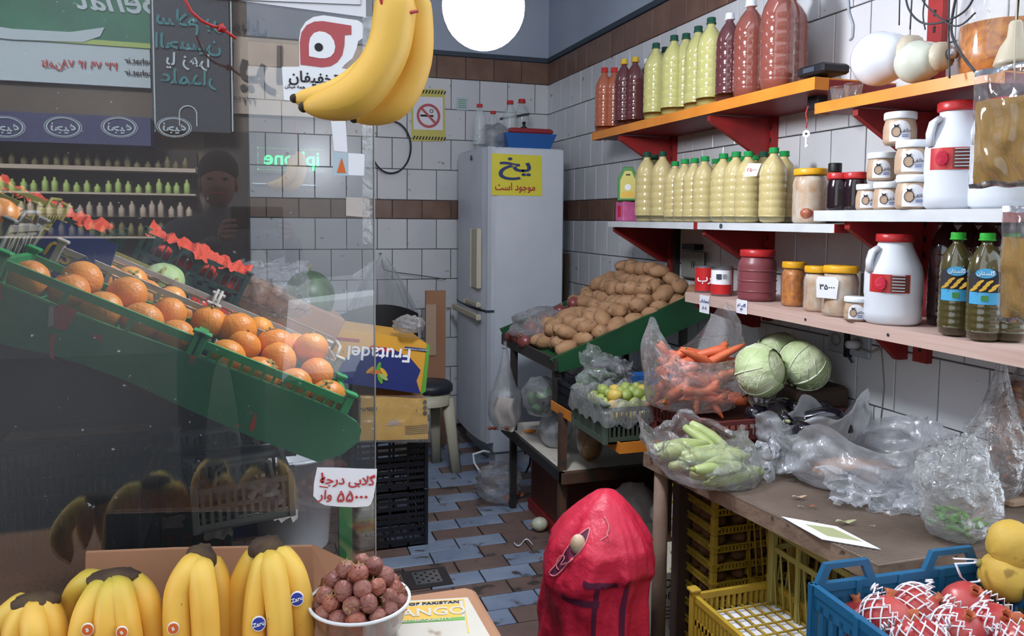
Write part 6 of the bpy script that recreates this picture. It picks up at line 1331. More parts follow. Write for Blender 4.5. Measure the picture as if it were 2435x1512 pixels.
# green pepper bag, lower shelf bags
pb = P(1288, 945, x=XS+.02); gb2 = blob_bag('pepper_bag', 'clear bag of dark green peppers under the potato stand', pb, (.085, .1, .085), 'film', 61, .15, freq=2)
pep = thing('green_pepper', 'x', 'pepper'); MB().ball((0, 0, 0), (.022, .022, .034), 16, 12, fn=lambda p: 1+.08*cos(4*math.atan2(p.y, p.x))).build('flesh', 'leaf_green', pep); MB().tube([(0, 0, .03), (.004, 0, .048)], .004, 6).build('stem', 'parsley', pep); pep = Many(pep)
for i in range(9): pep.put(pb+V((R.uniform(-.045, .045), R.uniform(-.05, .05), R.uniform(-.045, .03))), rrot(), 1, 'dark green pepper in the bag under the potato stand', 'peppers in the bag')
MB().bx((XS-.01, pb.y-.1, .585), (XS+.16, pb.y+.14, .6)).build('rail', 'dark_metal', ps) 
c1 = P(1320, 1035, x=1.22); blob_bag('plastic_bag', 'clear bag of pale lumps on the lower shelf of the stand', (c1.x, c1.y, .372+.065), (.07, .09, .075), 'film_milky', 71, .2)
c2 = P(1394, 1060, x=1.28); yb = blob_bag('yellow_bag', 'upright bag of yellow produce on the lower shelf', (c2.x, 2.86, .372+.125), (.06, .06, .13), 'film', 73, .1)
mat('yellow_produce', 'C98C2E', .5, var='8E6426', vs=14, bump=.6, bs=20); MB().ball((c2.x, 2.86, .372+.1), (.054, .054, .1), 24, 18, fn=lambda p: 1+.08*noise.noise(p*4)).build('contents', 'yellow_produce', yb)
MB().ball((XS+.05, 3.3, .385), (.03, .012, .008), 10, 8).build('pepper_piece', 'orange_fruit', None, 'orange scrap of pepper on the lower shelf', 'scrap')
bx_ = thing('brown_box', 'tall reddish brown cardboard box under the lower shelf', 'box', (1.4, 3.1, 0)); MB().bx((1.2, 2.9, .05), (1.6, 3.35, .31), None, .004).build('carton', 'box_brown', bx_); MB().bx((1.19, 2.89, 0), (1.61, 3.36, .05)).build('base_tray', 'red_paint', bx_); MB().bx((1.2, 2.897, .17), (1.6, 2.8995, .176)).build('seam', 'wood_dark', bx_)
def sack(label, c, r, seed, mt='sack_white', nm='sack', amp=.16):
    t = thing(nm, label, 'sack', (c[0], c[1], c[2]-r[2]))
    MB().ball(c, r, 36, 24, fn=lambda p: (1+amp*noise.noise(p*2.2+V((seed, 0, 0)))+amp*.4*noise.noise(p*6+V((seed, 0, 0))))*(abs(p.z)**4*.12+1)).build('cloth', mt, t)
    c = V(c); MB().tube([c+V((r[0]*.7, -r[1]*.72, r[2]*.5)), c+V((r[0]*.3, -r[1]*.95, r[2]*.1)), c+V((-.3*r[0], -r[1]*.95, r[2]*.2))], .003, 5).build('fold_seam', 'string' if 0 else 'card_pale', t); return t
sack('bulging white plastic sack under the stand, left of the grey one', (1.36, 2.62, .16), (.13, .13, .16), 3)
sack('greyish slumped sack on the boxes under the counter end', (1.5, 2.35, .34), (.19, .14, .1), 9)
pc = thing('printed_box', 'white printed box standing under the counter behind the round leg', 'box', (1.35, 2.3, 0)); MB().bx((1.18, 2.12, 0), (1.65, 2.5, .24), None, .004).build('carton', 'white_card', pc)
T = frame((1.24, 2.119, .16), (1, 0, 0), (0, 0, 1)); 
text('COCO', T @ TR((0, .04, .001)), .04, 'ink_black', pc, .0005, flip=False); text('DEPO', T @ TR((0, 0, .001)), .03, 'ink_black', pc, .0003)
for k in range(4): MB().box((0, -.035-.012*k, .0005), (.07, .003, .001), T).build('print_line', 'ink_black', pc)
ring(0, -.1, .009, .011, T @ TR((0, 0, .001)), 'ink_black', pc)

# orange edged ledge with the lime crates
lgx = P(1475, 1055, x=XS).y
ol = thing('orange_ledge', 'ledge with chipped orange metal edges under the lime crate', 'ledge', (1.45, (lgx+2.92)/2, .58)); 
MB().bx((XS, lgx, .6), (XR-.02, 2.9, .612)).build('deck', 'wood_dark', ol); MB().bx((XS-.004, lgx, .585), (XS, 2.9, .622)).build('side_edge', 'orange_paint', ol); MB().bx((XS-.004, lgx-.004, .585), (XR-.3, lgx, .622)).build('front_edge', 'orange_paint', ol)
MB().bx((XR-.5, lgx+.05, 0), (XR-.46, lgx+.09, .6)).build('leg', 'rusty', ol)
c_ = crate('black_crate', 'empty black slotted crate on the orange ledge, under the potatoes', 'crate', .24, .42, .1, 'crate_black', 'slots', handles=False); c_.location = (1.26, 2.67, .613)
lime_c = crate('lime_crate', 'grey green crate of limes with a plastic liner on the orange ledge', 'crate', .27, .26, .12, 'crate_greygreen', 'slots', t=.007, handles=False); lcx, lcy = P(1512, 1000, y=2.31).x+.02, 2.295+.13; lime_c.location = (lcx-.005, lcy, .613)
limt = thing('lime', 'x', 'lime'); MB().ball((0, 0, 0), (.021, .021, .024), 16, 12, fn=lambda p: 1+.15*max(0, abs(p.z)-.85)*3).build('rind', 'lime', limt); MB().ball((0, 0, .0245), .003, 6, 5).build('stem_scar', 'calyx', limt)
lim = Many(limt); ly_ = thing('lemon', 'x', 'lemon'); MB().ball((0, 0, 0), (.022, .022, .025), 16, 12, fn=lambda p: 1+.15*max(0, abs(p.z)-.85)*3).build('rind', 'lime_yellow', ly_); MB().ball((0, 0, .0255), .003, 6, 5).build('stem_scar', 'calyx', ly_); lem = Many(ly_)
def limeput():
    n = 0
    for L_ in range(3):
        for i in range(6-L_):
            for j in range(5-L_):
                x = lcx-.115+.045*(i+.5*L_)+R.uniform(-.006, .006); y = lcy-.095+.045*(j+.5*L_)+R.uniform(-.006, .006); z = .70+.026*L_+R.uniform(-.003, .003)
                yl = (n*7) % 5 == 0; n += 1
                (lem if yl else lim).put((x, y, z), rrot(), R.uniform(.88, 1.15), 'yellow lemon-coloured lime among the green ones in the grey crate' if yl else 'green lime heaped in the grey green crate', 'yellow limes in the crate' if yl else 'green limes in the crate')
limeput()
def liner(label, x0, x1, y0, y1, z, r_=.03, mt='film_crisp', seed=2, nm='plastic_liner'):
    cx, cy = (x0+x1)/2, (y0+y1)/2
    def f(u, v):
        a = 2*pi*u; k = max(abs(cos(a)), abs(sin(a))); ex = cos(a)/k*(x1-x0)/2; ey = sin(a)/k*(y1-y0)/2; s_ = .93+.2*v
        w_ = noise.noise(V((cos(a)*4+seed, sin(a)*4, v*3)))
        return V((cx+ex*s_+.012*w_, cy+ey*s_+.012*w_, z+.025*sin(pi*v*1.1)+.012*w_-.06*max(0, v-.6)*2+.008*sin(a*17)))
    return MB().grid(f, 90, 12, wrap=True).build(nm, mt, None, label, 'plastic bag')
liner('crinkled plastic liner folded over the rim of the lime crate', lcx-.14, lcx+.14, lcy-.135, lcy+.135, .735)
crumple('film_flap', 'tall clear film flap standing behind the limes', [P(1365, 935, y=2.62), P(1515, 930, y=2.62), P(1500, 865, y=2.68), P(1395, 815, y=2.66)], amp=.03, seed=12, sag=(0, -.05, 0))
MB().bx(*[tuple(min(a, b_) for a, b_ in zip(P(1515, 930, y=2.72), P(1580, 880, y=2.8))), tuple(max(a, b_) for a, b_ in zip(P(1515, 930, y=2.72), P(1580, 880, y=2.8)))]).build('blue_crate', 'tray_blue', None, 'corner of a blue plastic box behind the carrots', 'box')
gl_ = MB()
for i in range(26):
    p = P(R.uniform(1385, 1470), R.uniform(885, 935), y=2.7); gl_.grid(lambda u, v: p+V(((u-.5)*.05, .02*sin(u*5+i), (v-.5)*.03+.015*sin(v*6+i))), 4, 3)
gl_.build('leafy_greens', 'leaf_green', None, 'dark leafy greens seen through the film flap', 'greens', kind='stuff')

# ---------------------------------------------------------------- ribbed counter
ZT = .65
t0, t1, t2 = P(1530, 1075, z=ZT), P(2090, 1345, z=ZT), P(2362, 1302, z=ZT)
tab = thing('counter_table', 'long worn counter with a brown ribbed top and round wooden legs', 'counter', (1.5, 1.75, 0))
poly = [(t0.x, t0.y), (t1.x, t1.y), (t2.x+.02, t2.y), (XR-.005, t2.y), (XR-.005, 2.27), (t0.x+.17, 2.27), (t0.x+.15, t0.y+.05)]
MB().prism(poly, ZT-.005, ZT).build('top', 'counter', tab)
poly2 = [(x+(.002 if i < 2 else 0), y+.002) for i, (x, y) in enumerate(poly)]; MB().prism(poly, ZT-.042, ZT-.005).build('edge_band', 'counter_edge', tab)
b = MB(); y = t1.y+.008
def lx(y): return t0.x+(t1.x-t0.x)*(y-t0.y)/(t1.y-t0.y)
while y < t0.y+.0:
    b.add([(lx(y)+.006, y, ZT), (XR-.01, y, ZT), (XR-.01, y+.004, ZT), (lx(y)+.006, y+.004, ZT), (lx(y)+.006, y+.002, ZT+.0022), (XR-.01, y+.002, ZT+.0022)], [(0, 1, 5, 4), (2, 3, 4, 5), (0, 4, 3), (1, 2, 5)]); y += .0085
b.build('ribs', 'counter', tab, kind='stuff')
for x, y, r_ in ((t0.x+.035, t0.y-.05, .022), (t1.x+.035, t1.y+.06, .035), (1.76, t1.y+.1, .03), (1.76, 2.15, .03)): MB().lathe([(r_, 0), (r_*1.02, .3), (r_*.98, ZT-.042)], 18, TR((x, y, 0))).build('leg', 'wood_leg', tab)
MB().bx((t0.x+.06, t0.y-.02, .4), (t0.x+.09, t0.y+.0, ZT-.042)).build('brace', 'wood_dark', tab)
MB().bx((1.22, t0.y-.02, 0), (1.26, t0.y+.02, .6)).build('dark_post', 'wood_dark', tab)
# kiwi tray stack
xk = 1.25; yk = P(1695, 1400, x=xk).y; xk2 = P(1885, 1400, y=yk).x; yk2 = min(P(1600, 1400, x=xk).y, 2.12)
kw = thing('kiwi', 'x', 'kiwi'); mat('kiwi_skin', '7A5638', .75, var='6A4A30', vs=20, bump=.4, bs=120); MB().ball((0, 0, 0), (.03, .024, .022), 14, 10).build('skin', 'kiwi_skin', kw); MB().ball((.03, 0, 0), .003, 6, 4).build('button', 'black', kw); kw = Many(kw)
tiers = ['bottom', 'second', 'third', 'fourth', 'fifth', 'sixth', 'seventh', 'eighth', 'ninth', 'tenth', 'eleventh']
hk = .055
for k in range(11):
    z = k*hk; tr2 = thing('kiwi_tray', 'yellow plastic kiwi tray, %s from the floor in the stack' % tiers[k], 'tray', ((xk+xk2)/2, (yk+yk2)/2, z), 'yellow kiwi trays'); b = MB()
    W_, D_ = xk2-xk, yk2-yk
    b.bx((xk, yk, z), (xk2, yk2, z+.003)); b.build('base', 'crate_yellow', tr2)
    for (T, ln, nm) in ((TR((xk, yk, z)), W_, 'front_panel'), (TR((xk, yk2, z)), W_, 'back_panel'), (TR((xk, yk, z), (0, 0, pi/2)), D_, 'end_panel'), (TR((xk2, yk, z), (0, 0, pi/2)), D_, 'end_panel')):
        b = MB(); b.box((ln/2, 0, .0025), (ln, .004, .005), T); b.box((ln/2, 0, .019), (ln, .004, .005), T); m_ = max(5, int(ln/.012))
        for i in range(m_+1): b.box((ln*i/m_, 0, .011), (.0045, .004, .016), T)
        b.build(nm, 'crate_yellow', tr2)
    for x in (xk, xk2):
        for y in (yk, yk2): MB().bx((x-.009, y-.009, z), (x+.009, y+.009, z+hk-.001), None, .002).bx((x-.012, y-.012, z+.018), (x+.012, y+.012, z+.026)).build('corner_post', 'crate_yellow', tr2)
    if k >= 2:
        for i in range(4): kw.put((xk+.035+(W_-.07)*i/3, yk+.035, z+.03), (0, 0, R.uniform(0, 6)), .95, 'brown kiwi in the front row of the %s tray' % tiers[k], 'kiwis in the %s tray' % tiers[k])
        for i in range(1, 4): kw.put((xk+.035, yk+.035+(D_-.07)*i/3, z+.03), (0, 0, R.uniform(0, 6)), .95, 'brown kiwi along the aisle side of the %s tray' % tiers[k], 'kiwis in the %s tray' % tiers[k])
# open yellow crate with papered bottom, and lattice crates behind
b0, b1 = P(1650, 1412, z=.4), P(1858, 1396, z=.4)
oy = crate('yellow_crate', 'open yellow crate lined with white paper, below the counter edge', 'crate', b1.x-b0.x, .42, .14, 'crate_yellow', 'slots', t=.007, handles=False); oy.location = ((b0.x+b1.x)/2, b0.y-.21, .26)
W_ = b1.x-b0.x
pp_ = MB().bx((b0.x+.01, b0.y-.41, .335), (b1.x-.01, b0.y-.01, .352)).build('paper_liner', 'paper', None, 'white paper lining in the open yellow crate', 'paper')
b = MB()
for i in range(8): x = b0.x+W_*(i+.5)/8; b.tube([(x, b0.y-.41, .358), (x+.0, b0.y-.01, .358)], .0028, 5)
for i in range(9): y = b0.y-.4+.39*(i+.5)/9; b.tube([(b0.x+.008, y, .36), (b1.x-.008, y, .36)], .0028, 5)
b.build('yellow_netting', 'crate_yellow', None, 'coarse yellow net over the papered crate', 'net')
uc = crate('yellow_crate', 'yellow crate under the papered one', 'crate', W_, .42, .24, 'crate_yellow', 'slots', t=.007, handles=False); uc.location = ((b0.x+b1.x)/2, b0.y-.21, .0)
for (px, py, L_, H_, y_, lb) in ((1950, 1420, .3, .3, 1.72, 'yellow wire-pattern crate standing behind the papered one'), (2120, 1420, .3, .3, 1.36, 'yellow wire-pattern crate in the dark under the near counter end')):
    c_ = crate('yellow_crate', lb, 'crate', .3, .3, .28, 'crate_olive' if 'dark' in lb else 'crate_yellow', 'diagonal', t=.007, handles=False); p = P(px, 1300, y=y_); c_.location = (p.x+.06, p.y+.15, .28); c_.rotation_euler = (0, 0, .0)
    s_ = crate('yellow_crate', lb.replace('crate', 'crate supporting the upper one', 1), 'crate', .3, .3, .275, 'crate_yellow', 'slots', t=.007, handles=False); s_.location = (p.x+.06, p.y+.15, 0)
# produce on the counter
cr2 = crate('carrot_crate', 'dark red plastic crate under the carrots and cabbages', 'crate', .5, .3, .1, 'crate_redbrown', 'holes', handles=False); cr2.location = (1.5, 2.13, ZT+.001)
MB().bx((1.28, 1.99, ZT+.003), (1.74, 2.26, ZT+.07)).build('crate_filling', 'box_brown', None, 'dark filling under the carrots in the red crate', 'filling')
car = thing('carrot', 'x', 'carrot'); MB().tube([(-.075, 0, 0), (-.07, 0, 0), (-.05, 0, .001), (0, 0, .002), (.05, 0, .001), (.078, 0, 0)], [.006, .014, .0165, .014, .01, .003], 12).build('root', 'carrot', car); MB().tube([(-.074, 0, 0), (-.088, 0, .003)], [.005, .002], 6).build('stalk', 'stalk', car); car = Many(car)
ctr = P(1650, 900, y=2.2)
for i in range(64):
    a = (i/64)**1.3; x = ctr.x+.01+R.uniform(-.11, .11)*(1-.35*a); y = 2.2+R.uniform(-.1, .09)*(1-.4*a); z = .775+.15*a
    if i % 4: rt = (R.uniform(-.3, .3), R.uniform(-.5, .3), R.choice((R.uniform(-.5, .5), pi+R.uniform(-.5, .5))))
    else: rt = (R.uniform(-.3, .3), R.uniform(.5, 1.0), R.uniform(0, 6)); z -= .01
    lo_ = a < .3; car.put((x, y, z), rt, R.uniform(.8, 1.05), 'orange carrot low in the clear bag over the red crate' if lo_ else 'orange carrot heaped in the upper part of the clear bag', 'carrots low in the bag' if lo_ else 'carrots high in the bag')
def openbag(name, label, c, rx, ry, h, mt, seed, flare=.3, tilt=(0, 0), amp=.12, nu=84, nv=26, wob=.25, group=None):
    'open-mouthed bag: closed bottom, loose creased wall, uneven folded-over rim'
    t = thing(name, label, 'plastic bag', c)
    def f(u, v):
        a = 2*pi*u
        if v < .2: k = v/.2; r_ = .85*k; z = .0
        else:
            k = (v-.2)/.8; r_ = .85+.22*sin(pi*min(1, k*1.2))*.6+flare*k*k; z = h*k*(1+wob*noise.noise(V((cos(a)*1.6+seed, sin(a)*1.6, 0)))*1.6*k)
        n_ = noise.noise(V((cos(a)*3+seed, sin(a)*3, v*4)))+.6*noise.noise(V((cos(a)*8, sin(a)*8+seed, v*7)))
        r_ *= 1+amp*n_*min(1, v*2); z += .04*h*n_*v
        return V((c[0]+cos(a)*rx*r_+tilt[0]*z, c[1]+sin(a)*ry*r_+tilt[1]*z, c[2]+max(z, .001)))
    MB().grid(f, nu, nv, wrap=True).build('film', mt, t); return t
def peakbag(name, label, c, r, h, mt, seed, mouth, amp=.1, nu=90, nv=30):
    'bag standing open, rim pulled up into peaks at given angles'
    t = thing(name, label, 'plastic bag', c)
    def f(u, v):
        a = 2*pi*u; pk = max(0, max(m_[1]*math.exp(-((a-m_[0]+pi) % (2*pi)-pi)**2/(2*m_[2]**2)) for m_ in mouth))
        if v < .18: rr_ = .9*v/.18; z = 0
        else:
            k = (v-.18)/.82; rr_ = .9+.15*sin(pi*k)-.12*k*pk; z = k*(h+pk)
        n_ = noise.noise(V((cos(a)*2.5+seed, sin(a)*2.5, v*3)))+.5*noise.noise(V((cos(a)*7+seed, sin(a)*7, v*6)))
        rr_ *= 1+amp*n_*min(1, v*3)
        return V((c[0]+cos(a)*r[0]*rr_, c[1]+sin(a)*r[1]*rr_, c[2]+z))
    MB().grid(f, nu, nv, wrap=True).build('film', mt, t); return t
peakbag('carrot_bag', 'big clear bag open over the heaped carrots', (ctr.x, 2.2, .752), (.165, .14), .16, 'film_crisp', 4, ((pi*.95, .13, .45), (.25, .17, .5)))
cbt = thing('cabbage', 'x', 'cabbage'); 
MB().ball((0, 0, 0), (.076, .076, .068), 30, 20, fn=lambda p: 1+.02*noise.noise(p*3)).build('heart', 'cabbage_pale', cbt)
for k in range(6):
    a0 = k*1.05+.2; tl_ = .3*(k % 3)
    def lf_(u, v, a0=a0, k=k): 
        a = a0+(u-.5)*2.0; t_ = .35+v*2.1; r_ = 1.02+.012*k+.07*max(0, v-.8)*3*(.5+noise.noise(V((u*7, k, 0))))+.012*sin(u*26)*v
        return V((.076*r_*sin(t_)*cos(a), .076*r_*sin(t_)*sin(a), -.068*r_*cos(t_)*(1)))
    l_ = MB().grid(lf_, 20, 16).build('leaf', 'cabbage' if k % 2 else 'cabbage_pale', cbt)
    b = MB(); b.tube([lf_(.5, v/8)*1.012 for v in range(8)], [.004, .004, .0035, .003, .0025, .002, .0015, .001], 5)
    for s_ in (-1, 1):
        for q in range(3): b.tube([lf_(.5, .1+.2*q)*1.01, lf_(.5+s_*.2, .25+.2*q)*1.012, lf_(.5+s_*.38, .42+.19*q)*1.012], [.002, .0014, .0008], 4)
    b.build('veins', 'vein', l_)
cbm = Many(cbt)
for px, py, y_, rt, s_, lb in ((1808, 880, 2.02, (1.2, .3, .4), 1.03, 'pale cabbage with ragged outer leaves next to the carrot bag'), (1912, 868, 2.02, (.5, -.6, 2.2), 1.02, 'smooth green cabbage nearest the wall'), (1852, 838, 2.2, (.3, .2, 4), .95, 'cabbage behind the other two under the shelf')):
    cbm.put(P(px, py, y=y_), rt, s_, lb, 'cabbages')
b = MB().bx((1.6, 2.0, .755), (1.8, 2.26, .825), None, .01).build('dark_carton', 'wood_dark', None, 'dark low carton under the cabbages', 'carton')
# courgettes
zc_ = thing('courgette', 'x', 'courgette'); MB().tube([(-.09, 0, 0), (-.085, 0, 0), (-.05, 0, .002), (0, .003, .004), (.05, 0, .002), (.08, 0, 0), (.088, 0, 0)], [.006, .013, .019, .021, .018, .012, .006], 12).build('flesh', 'zucchini', zc_); MB().tube([(.085, 0, 0), (.1, .002, .004)], [.008, .006], 5).build('stem', 'lime', zc_); zc_ = Many(zc_)
zb = P(1675, 1110, z=ZT+.03)
for i in range(12):
    L_ = i//6; a = R.uniform(-.35, .2); zc_.put((zb.x+.025+R.uniform(-.06, .07), zb.y+.11-.04*(i % 6)+R.uniform(-.01, .01), ZT+.026+.032*L_), (R.uniform(-.3, .3), R.uniform(-.12, .12), a+(pi if i % 2 else 0)), R.uniform(.85, 1), 'pale green courgette in the clear bag on the counter', 'courgettes in the bag')
for px, py, a in ((1690, 1040, -.9), (1700, 1060, -.7), (1672, 1050, -1.0)): p = P(px, py, y=1.93); zc_.put(p, (0, .5, a), .8, 'courgette standing up in the mouth of the clear bag', 'upright courgettes')
openbag('courgette_bag', 'clear bag of pale courgettes at the far corner of the counter', (zb.x+.025, zb.y+.01, ZT+.003), .145, .165, .13, 'film_crisp', 14, .12, (-.25, .35), .14)
# aubergines
au = thing('aubergine', 'x', 'aubergine'); MB().tube([(-.08, 0, 0), (-.075, 0, 0), (-.055, 0, 0), (-.01, 0, .002), (.04, .002, 0), (.07, .003, 0), (.078, 0, 0)], [.008, .022, .031, .034, .026, .017, .009], 14).build('skin', 'aubergine', au); b = MB()
for k in range(5): a = k*1.257; b.add([V((.078, .008*cos(a-.5), .008*sin(a-.5))), V((.078, .008*cos(a+.5), .008*sin(a+.5))), V((.045, .028*cos(a), .028*sin(a)))], [(0, 1, 2)])
b.tube([(.075, 0, 0), (.1, .004, .004)], [.006, .005], 6); b.build('calyx', 'calyx_pale', au); au = Many(au)
ab = P(1915, 1035, z=ZT+.05)
for i in range(9): au.put((ab.x-.09+.075*(i % 3)+R.uniform(-.01, .01), ab.y-.07+.075*(i//3), ZT+.1+.02*(i % 2)), (R.uniform(-.5, .5), R.uniform(-.3, .3), R.uniform(0, 6)), .95, 'glossy black aubergine in the milky bag', 'aubergines in the bag')
MB().box((ab.x-.01, ab.y, ZT+.025), (.24, .24, .045), None, .01).build('box_bottom', 'wood_dark', None, 'dark tray under the aubergines', 'tray')
openbag('aubergine_bag', 'milky clear bag around the aubergines, its mouth open to the aisle', (ab.x, ab.y, ZT+.003), .165, .15, .15, 'film_milky', 27, .25, (.15, .1), .12, wob=.5)
crumple('film_fold', 'bunched milky film between the courgettes and the big bag', [P(1750, 1115, z=ZT+.03), P(1900, 1130, z=ZT+.02), P(1960, 1055, z=ZT+.06), P(1790, 1060, z=ZT+.07)], amp=.035, mt='film_milky', seed=33, sag=(0, 0, .04), cat='plastic bag')
bb = P(2065, 1130, z=ZT+.03)
openbag('big_bag', 'large half-empty milky bag lying open in the middle of the counter', (bb.x+.02, bb.y+.06, ZT+.003), .2, .17, .13, 'film_milky', 37, .3, (.1, .15), .16, wob=.4)
p = V((bb.x+.02, bb.y+.07, ZT+.02)); MB().ball(p, (.12, .1, .02), 24, 14, fn=lambda q: 1+.2*noise.noise(q*3)).build('brown_contents', 'card', None, 'brown lumps in the bottom of the large open bag', 'contents', kind='stuff')
crumple('film_tail', 'trailing corner of the large milky bag hanging toward the aisle', [P(1990, 1205, z=ZT+.01), P(2190, 1215, z=ZT+.008), P(2200, 1120, z=ZT+.06), P(1950, 1110, z=ZT+.08)], amp=.025, mt='film_milky', seed=45, cat='plastic bag')
crumple('dark_film', 'dark creased film under the large bag on the counter', [P(2060, 1215, z=ZT+.006), P(2205, 1225, z=ZT+.006), P(2210, 1185, z=ZT+.02), P(2080, 1190, z=ZT+.02)], amp=.012, mt='film', seed=46, cat='plastic bag')
# parsley bag, tied neck bag, nuts
pb2 = P(2275, 1220, y=1.3); blob_bag('parsley_bag', 'crinkled clear bag with green chillies in its bottom, at the near counter end', (pb2.x, 1.3, ZT+.1), (.088, .078, .115), 'film_crisp', 83, .24, freq=2.6, nu=70, nv=44)
chl = thing('green_chilli', 'x', 'chilli'); MB().tube([(-.022, 0, 0), (-.018, 0, 0), (0, .003, 0), (.025, 0, .002)], [.004, .009, .008, .002], 8).build('pod', 'print_green', chl); MB().tube([(-.022, 0, 0), (-.034, .002, .003)], .0018, 5).build('stem', 'leaf_green', chl); chl = Many(chl)
for i in range(24): chl.put((pb2.x+R.uniform(-.05, .045), 1.3+R.uniform(-.045, .045), ZT+.015+R.uniform(0, .05)), rrot(), R.uniform(.6, .8), 'small green chilli in the bottom of the crinkled bag', 'chillies in the bag')
tn = P(2370, 1080, y=1.42); blob_bag('tied_bag', 'twisted neck of a clear bag beside the wall', (tn.x, 1.42, ZT+.13), (.075, .07, .12), 'film_crisp', 91, .2, neck=.2, freq=3)
nb = P(2420, 980, y=1.42); nt2 = blob_bag('nut_bag', 'tall clear bag of brown nuts at the right edge', (nb.x+.02, 1.42, nb.z-.05), (.075, .07, .16), 'film', 95, .08, neck=.1, freq=1.5)
mat('nut', 'A97A60', .6, var='8E6049', vs=10); nut = thing('nut', 'x', 'nut'); MB().ball((0, 0, 0), (.016, .009, .009), 10, 8, fn=lambda p: 1-.12*math.exp(-(p.x*4)**2)).build('shell', 'nut', nut); MB().ball((.016, 0, 0), .002, 6, 4).build('tip', 'card_pale', nut); nut = Many(nut)
for i in range(150):
    a, t_ = R.uniform(0, 2*pi), R.uniform(-.85, .75); q = math.sqrt(1-t_*t_)*.9; nut.put((nb.x+.02+.072*q*cos(a), 1.42+.066*q*sin(a), nb.z-.05+.15*t_), rrot(), R.uniform(.85, 1.15), 'brown nut in the tall bag at the right edge', 'nuts in the tall bag')
MB().ball((nb.x+.02, 1.42, nb.z-.05), (.055, .05, .13), 16, 12).build('inner_nuts', 'nut', None, 'mass of nuts in the core of the tall bag', 'nuts', kind='stuff')
MB().box((nb.x+.02, 1.44, (ZT+nb.z-.21)/2), (.12, .1, nb.z-.21-ZT), None, .006).build('support_box', 'card_pale', None, 'pale carton under the nut bag', 'box')
# card, scraps on the counter
cd_ = thing('menu_card', 'long white card with a pale green panel on the counter edge', 'card', P(1960, 1265, z=ZT+.004))
def onT(pts): return [(P(x, y, z=ZT+.004).x, P(x, y, z=ZT+.004).y) for x, y in pts]
MB().prism(onT([(1858, 1228), (1955, 1282), (2094, 1306), (1990, 1252)]), ZT+.003, ZT+.0045).build('card', 'paper', cd_); MB().prism(onT([(1915, 1247), (1968, 1275), (2050, 1288), (1980, 1256)]), ZT+.0045, ZT+.005).build('panel', 'calyx_pale', cd_)
for i, (px, py, mt_, s_, lb) in enumerate(((1765, 1163, 'zucchini', .02, 'pale green stalk scrap on the counter'), (1900, 1186, 'card_pale', .022, 'curled dry leaf in the middle of the counter'), (1932, 1207, 'onion_skin', .012, 'small brown skin scrap on the counter'), (1903, 1207, 'calyx_pale', .009, 'tiny pale scrap on the counter'), (2010, 1246, 'calyx_pale', .028, 'dry stem scraps near the white card'), (1890, 1145, 'leaf_green', .014, 'green leaf tip by the dark film'), (1945, 1243, 'ink_black', .008, 'dark crumb beside the white card'), (2075, 1254, 'card_pale', .008, 'pale crumb towards the near counter end'))):
    p = P(px, py, z=ZT+.004); MB().grid(lambda u, v: p+V(((u-.5)*2*s_, (v-.5)*s_*.5*(1-abs(2*u-1)**2)+.2*s_*sin(u*5), .003+.25*s_*abs(sin(u*4+i)))), 8, 4).build('scrap', mt_, None, lb, 'scrap')
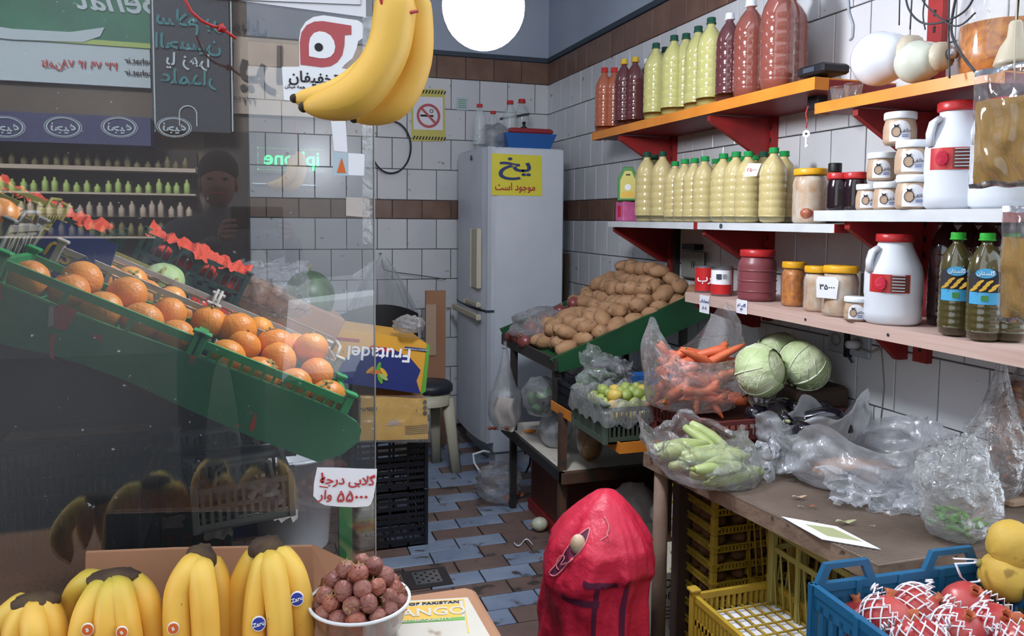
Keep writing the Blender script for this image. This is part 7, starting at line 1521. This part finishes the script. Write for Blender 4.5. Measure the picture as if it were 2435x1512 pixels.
# red sack
cx_, cy_ = .825, 1.8
rs = thing('red_sack', 'big shiny red woven sack with two dark stripes, standing on the tiles', 'sack', (cx_, cy_, 0))
def sackp(u, v, off=0):
    a = 2*pi*u; z = .655*v; pr_ = ((0, .9), (.06, 1.0), (.3, 1.06), (.55, .99), (.7, 1.0), (.8, .93), (.87, .74), (.93, .5), (.98, .26), (.995, .16), (1, .0)); r_ = 0
    for (z0, r0), (z1, r1) in zip(pr_, pr_[1:]):
        if z0 <= v <= z1: k = (v-z0)/(z1-z0); k = k*k*(3-2*k) if v < .75 else k; r_ = r0+(r1-r0)*k; break
    n_ = noise.noise(V((cos(a)*2.2, sin(a)*2.2, v*3.2)))*.11+.05*noise.noise(V((cos(a)*5, sin(a)*5, v*8)))+(.035*sin(a*9+v*6)+.05*noise.noise(V((cos(a)*4, sin(a)*4+v*12, 2))))*max(0, v-.62)*2.2
    n_ += .075*noise.noise(V((cos(a)*5, sin(a)*5, v*9)))*(v < .8)+.05*noise.noise(V((cos(a)*9, sin(a)*9, v*3)))*(v > .7); n_ *= 1 if v < .85 else max(0, (1-v)/.15)
    r_ *= 1+.055*max(0, min(1, (v-.665+.03*sin(a*2+1))/.02))*(v < .97)
    r_ = r_*(1+n_)+off; bend = .03*max(0, v-.6)*2.4
    return V((cx_+cos(a)*.134*r_+bend, cy_+sin(a)*.135*r_, z+.012*sin(a*3)*v*(1-v)*2))
MB().grid(sackp, 110, 80, wrap=True).build('cloth', 'sack_red', rs)
def stripe(u0, u1, v0, v1, nm='stripe'):
    MB().grid(lambda s_, t_: sackp((u0+(u1-u0)*t_)+(s_-.5)*.014, v0+(v1-v0)*t_, .012), 4, 40).build(nm, 'sack_stripe', rs)
ang = math.atan2(-cy_, -cx_)/(2*pi) % 1
stripe(ang-.01, ang+.0, .02, .7); stripe(ang+.07, ang+.085, .02, .72)
MB().grid(lambda s_, t_: sackp(ang-.1+t_*.11, .655-.02*t_+(s_-.5)*.026, .016), 4, 30).build('band', 'sack_stripe', rs)
MB().grid(lambda s_, t_: sackp(ang-.04+t_*.1, .725-.03*t_+(s_-.5)*.022, .016), 4, 30).build('band', 'sack_stripe', rs)
def mouth(t_, k, off): v_ = .8+.095*k*sin(t_); return sackp(ang-.105+(v_-.8)*.45+.024*k*cos(t_)*(1+.25*sin(3*t_)), v_, off)
MB().grid(lambda u, v: mouth(2*pi*u, v, .008), 28, 5).build('mouth_opening', 'sack_stripe', rs)  # dark sheet laid on the cloth stands for the shaded inside
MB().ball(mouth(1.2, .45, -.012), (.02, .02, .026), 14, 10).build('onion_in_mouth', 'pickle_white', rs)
MB().tube([mouth(2*pi*i/28, 1, .014) for i in range(29)], .0022, 5).build('mouth_hem', 'string', rs)
MB().tube(smooth([sackp(ang+.0+.02*sin(t_*3), .93-.06*t_, .03) for t_ in [i/6 for i in range(7)]]+[sackp(ang-.13+.012*cos(t_), .76+.025*sin(t_), .03) for t_ in [i*.8 for i in range(7)]]), .0016, 5).build('drawstring', 'string', rs)
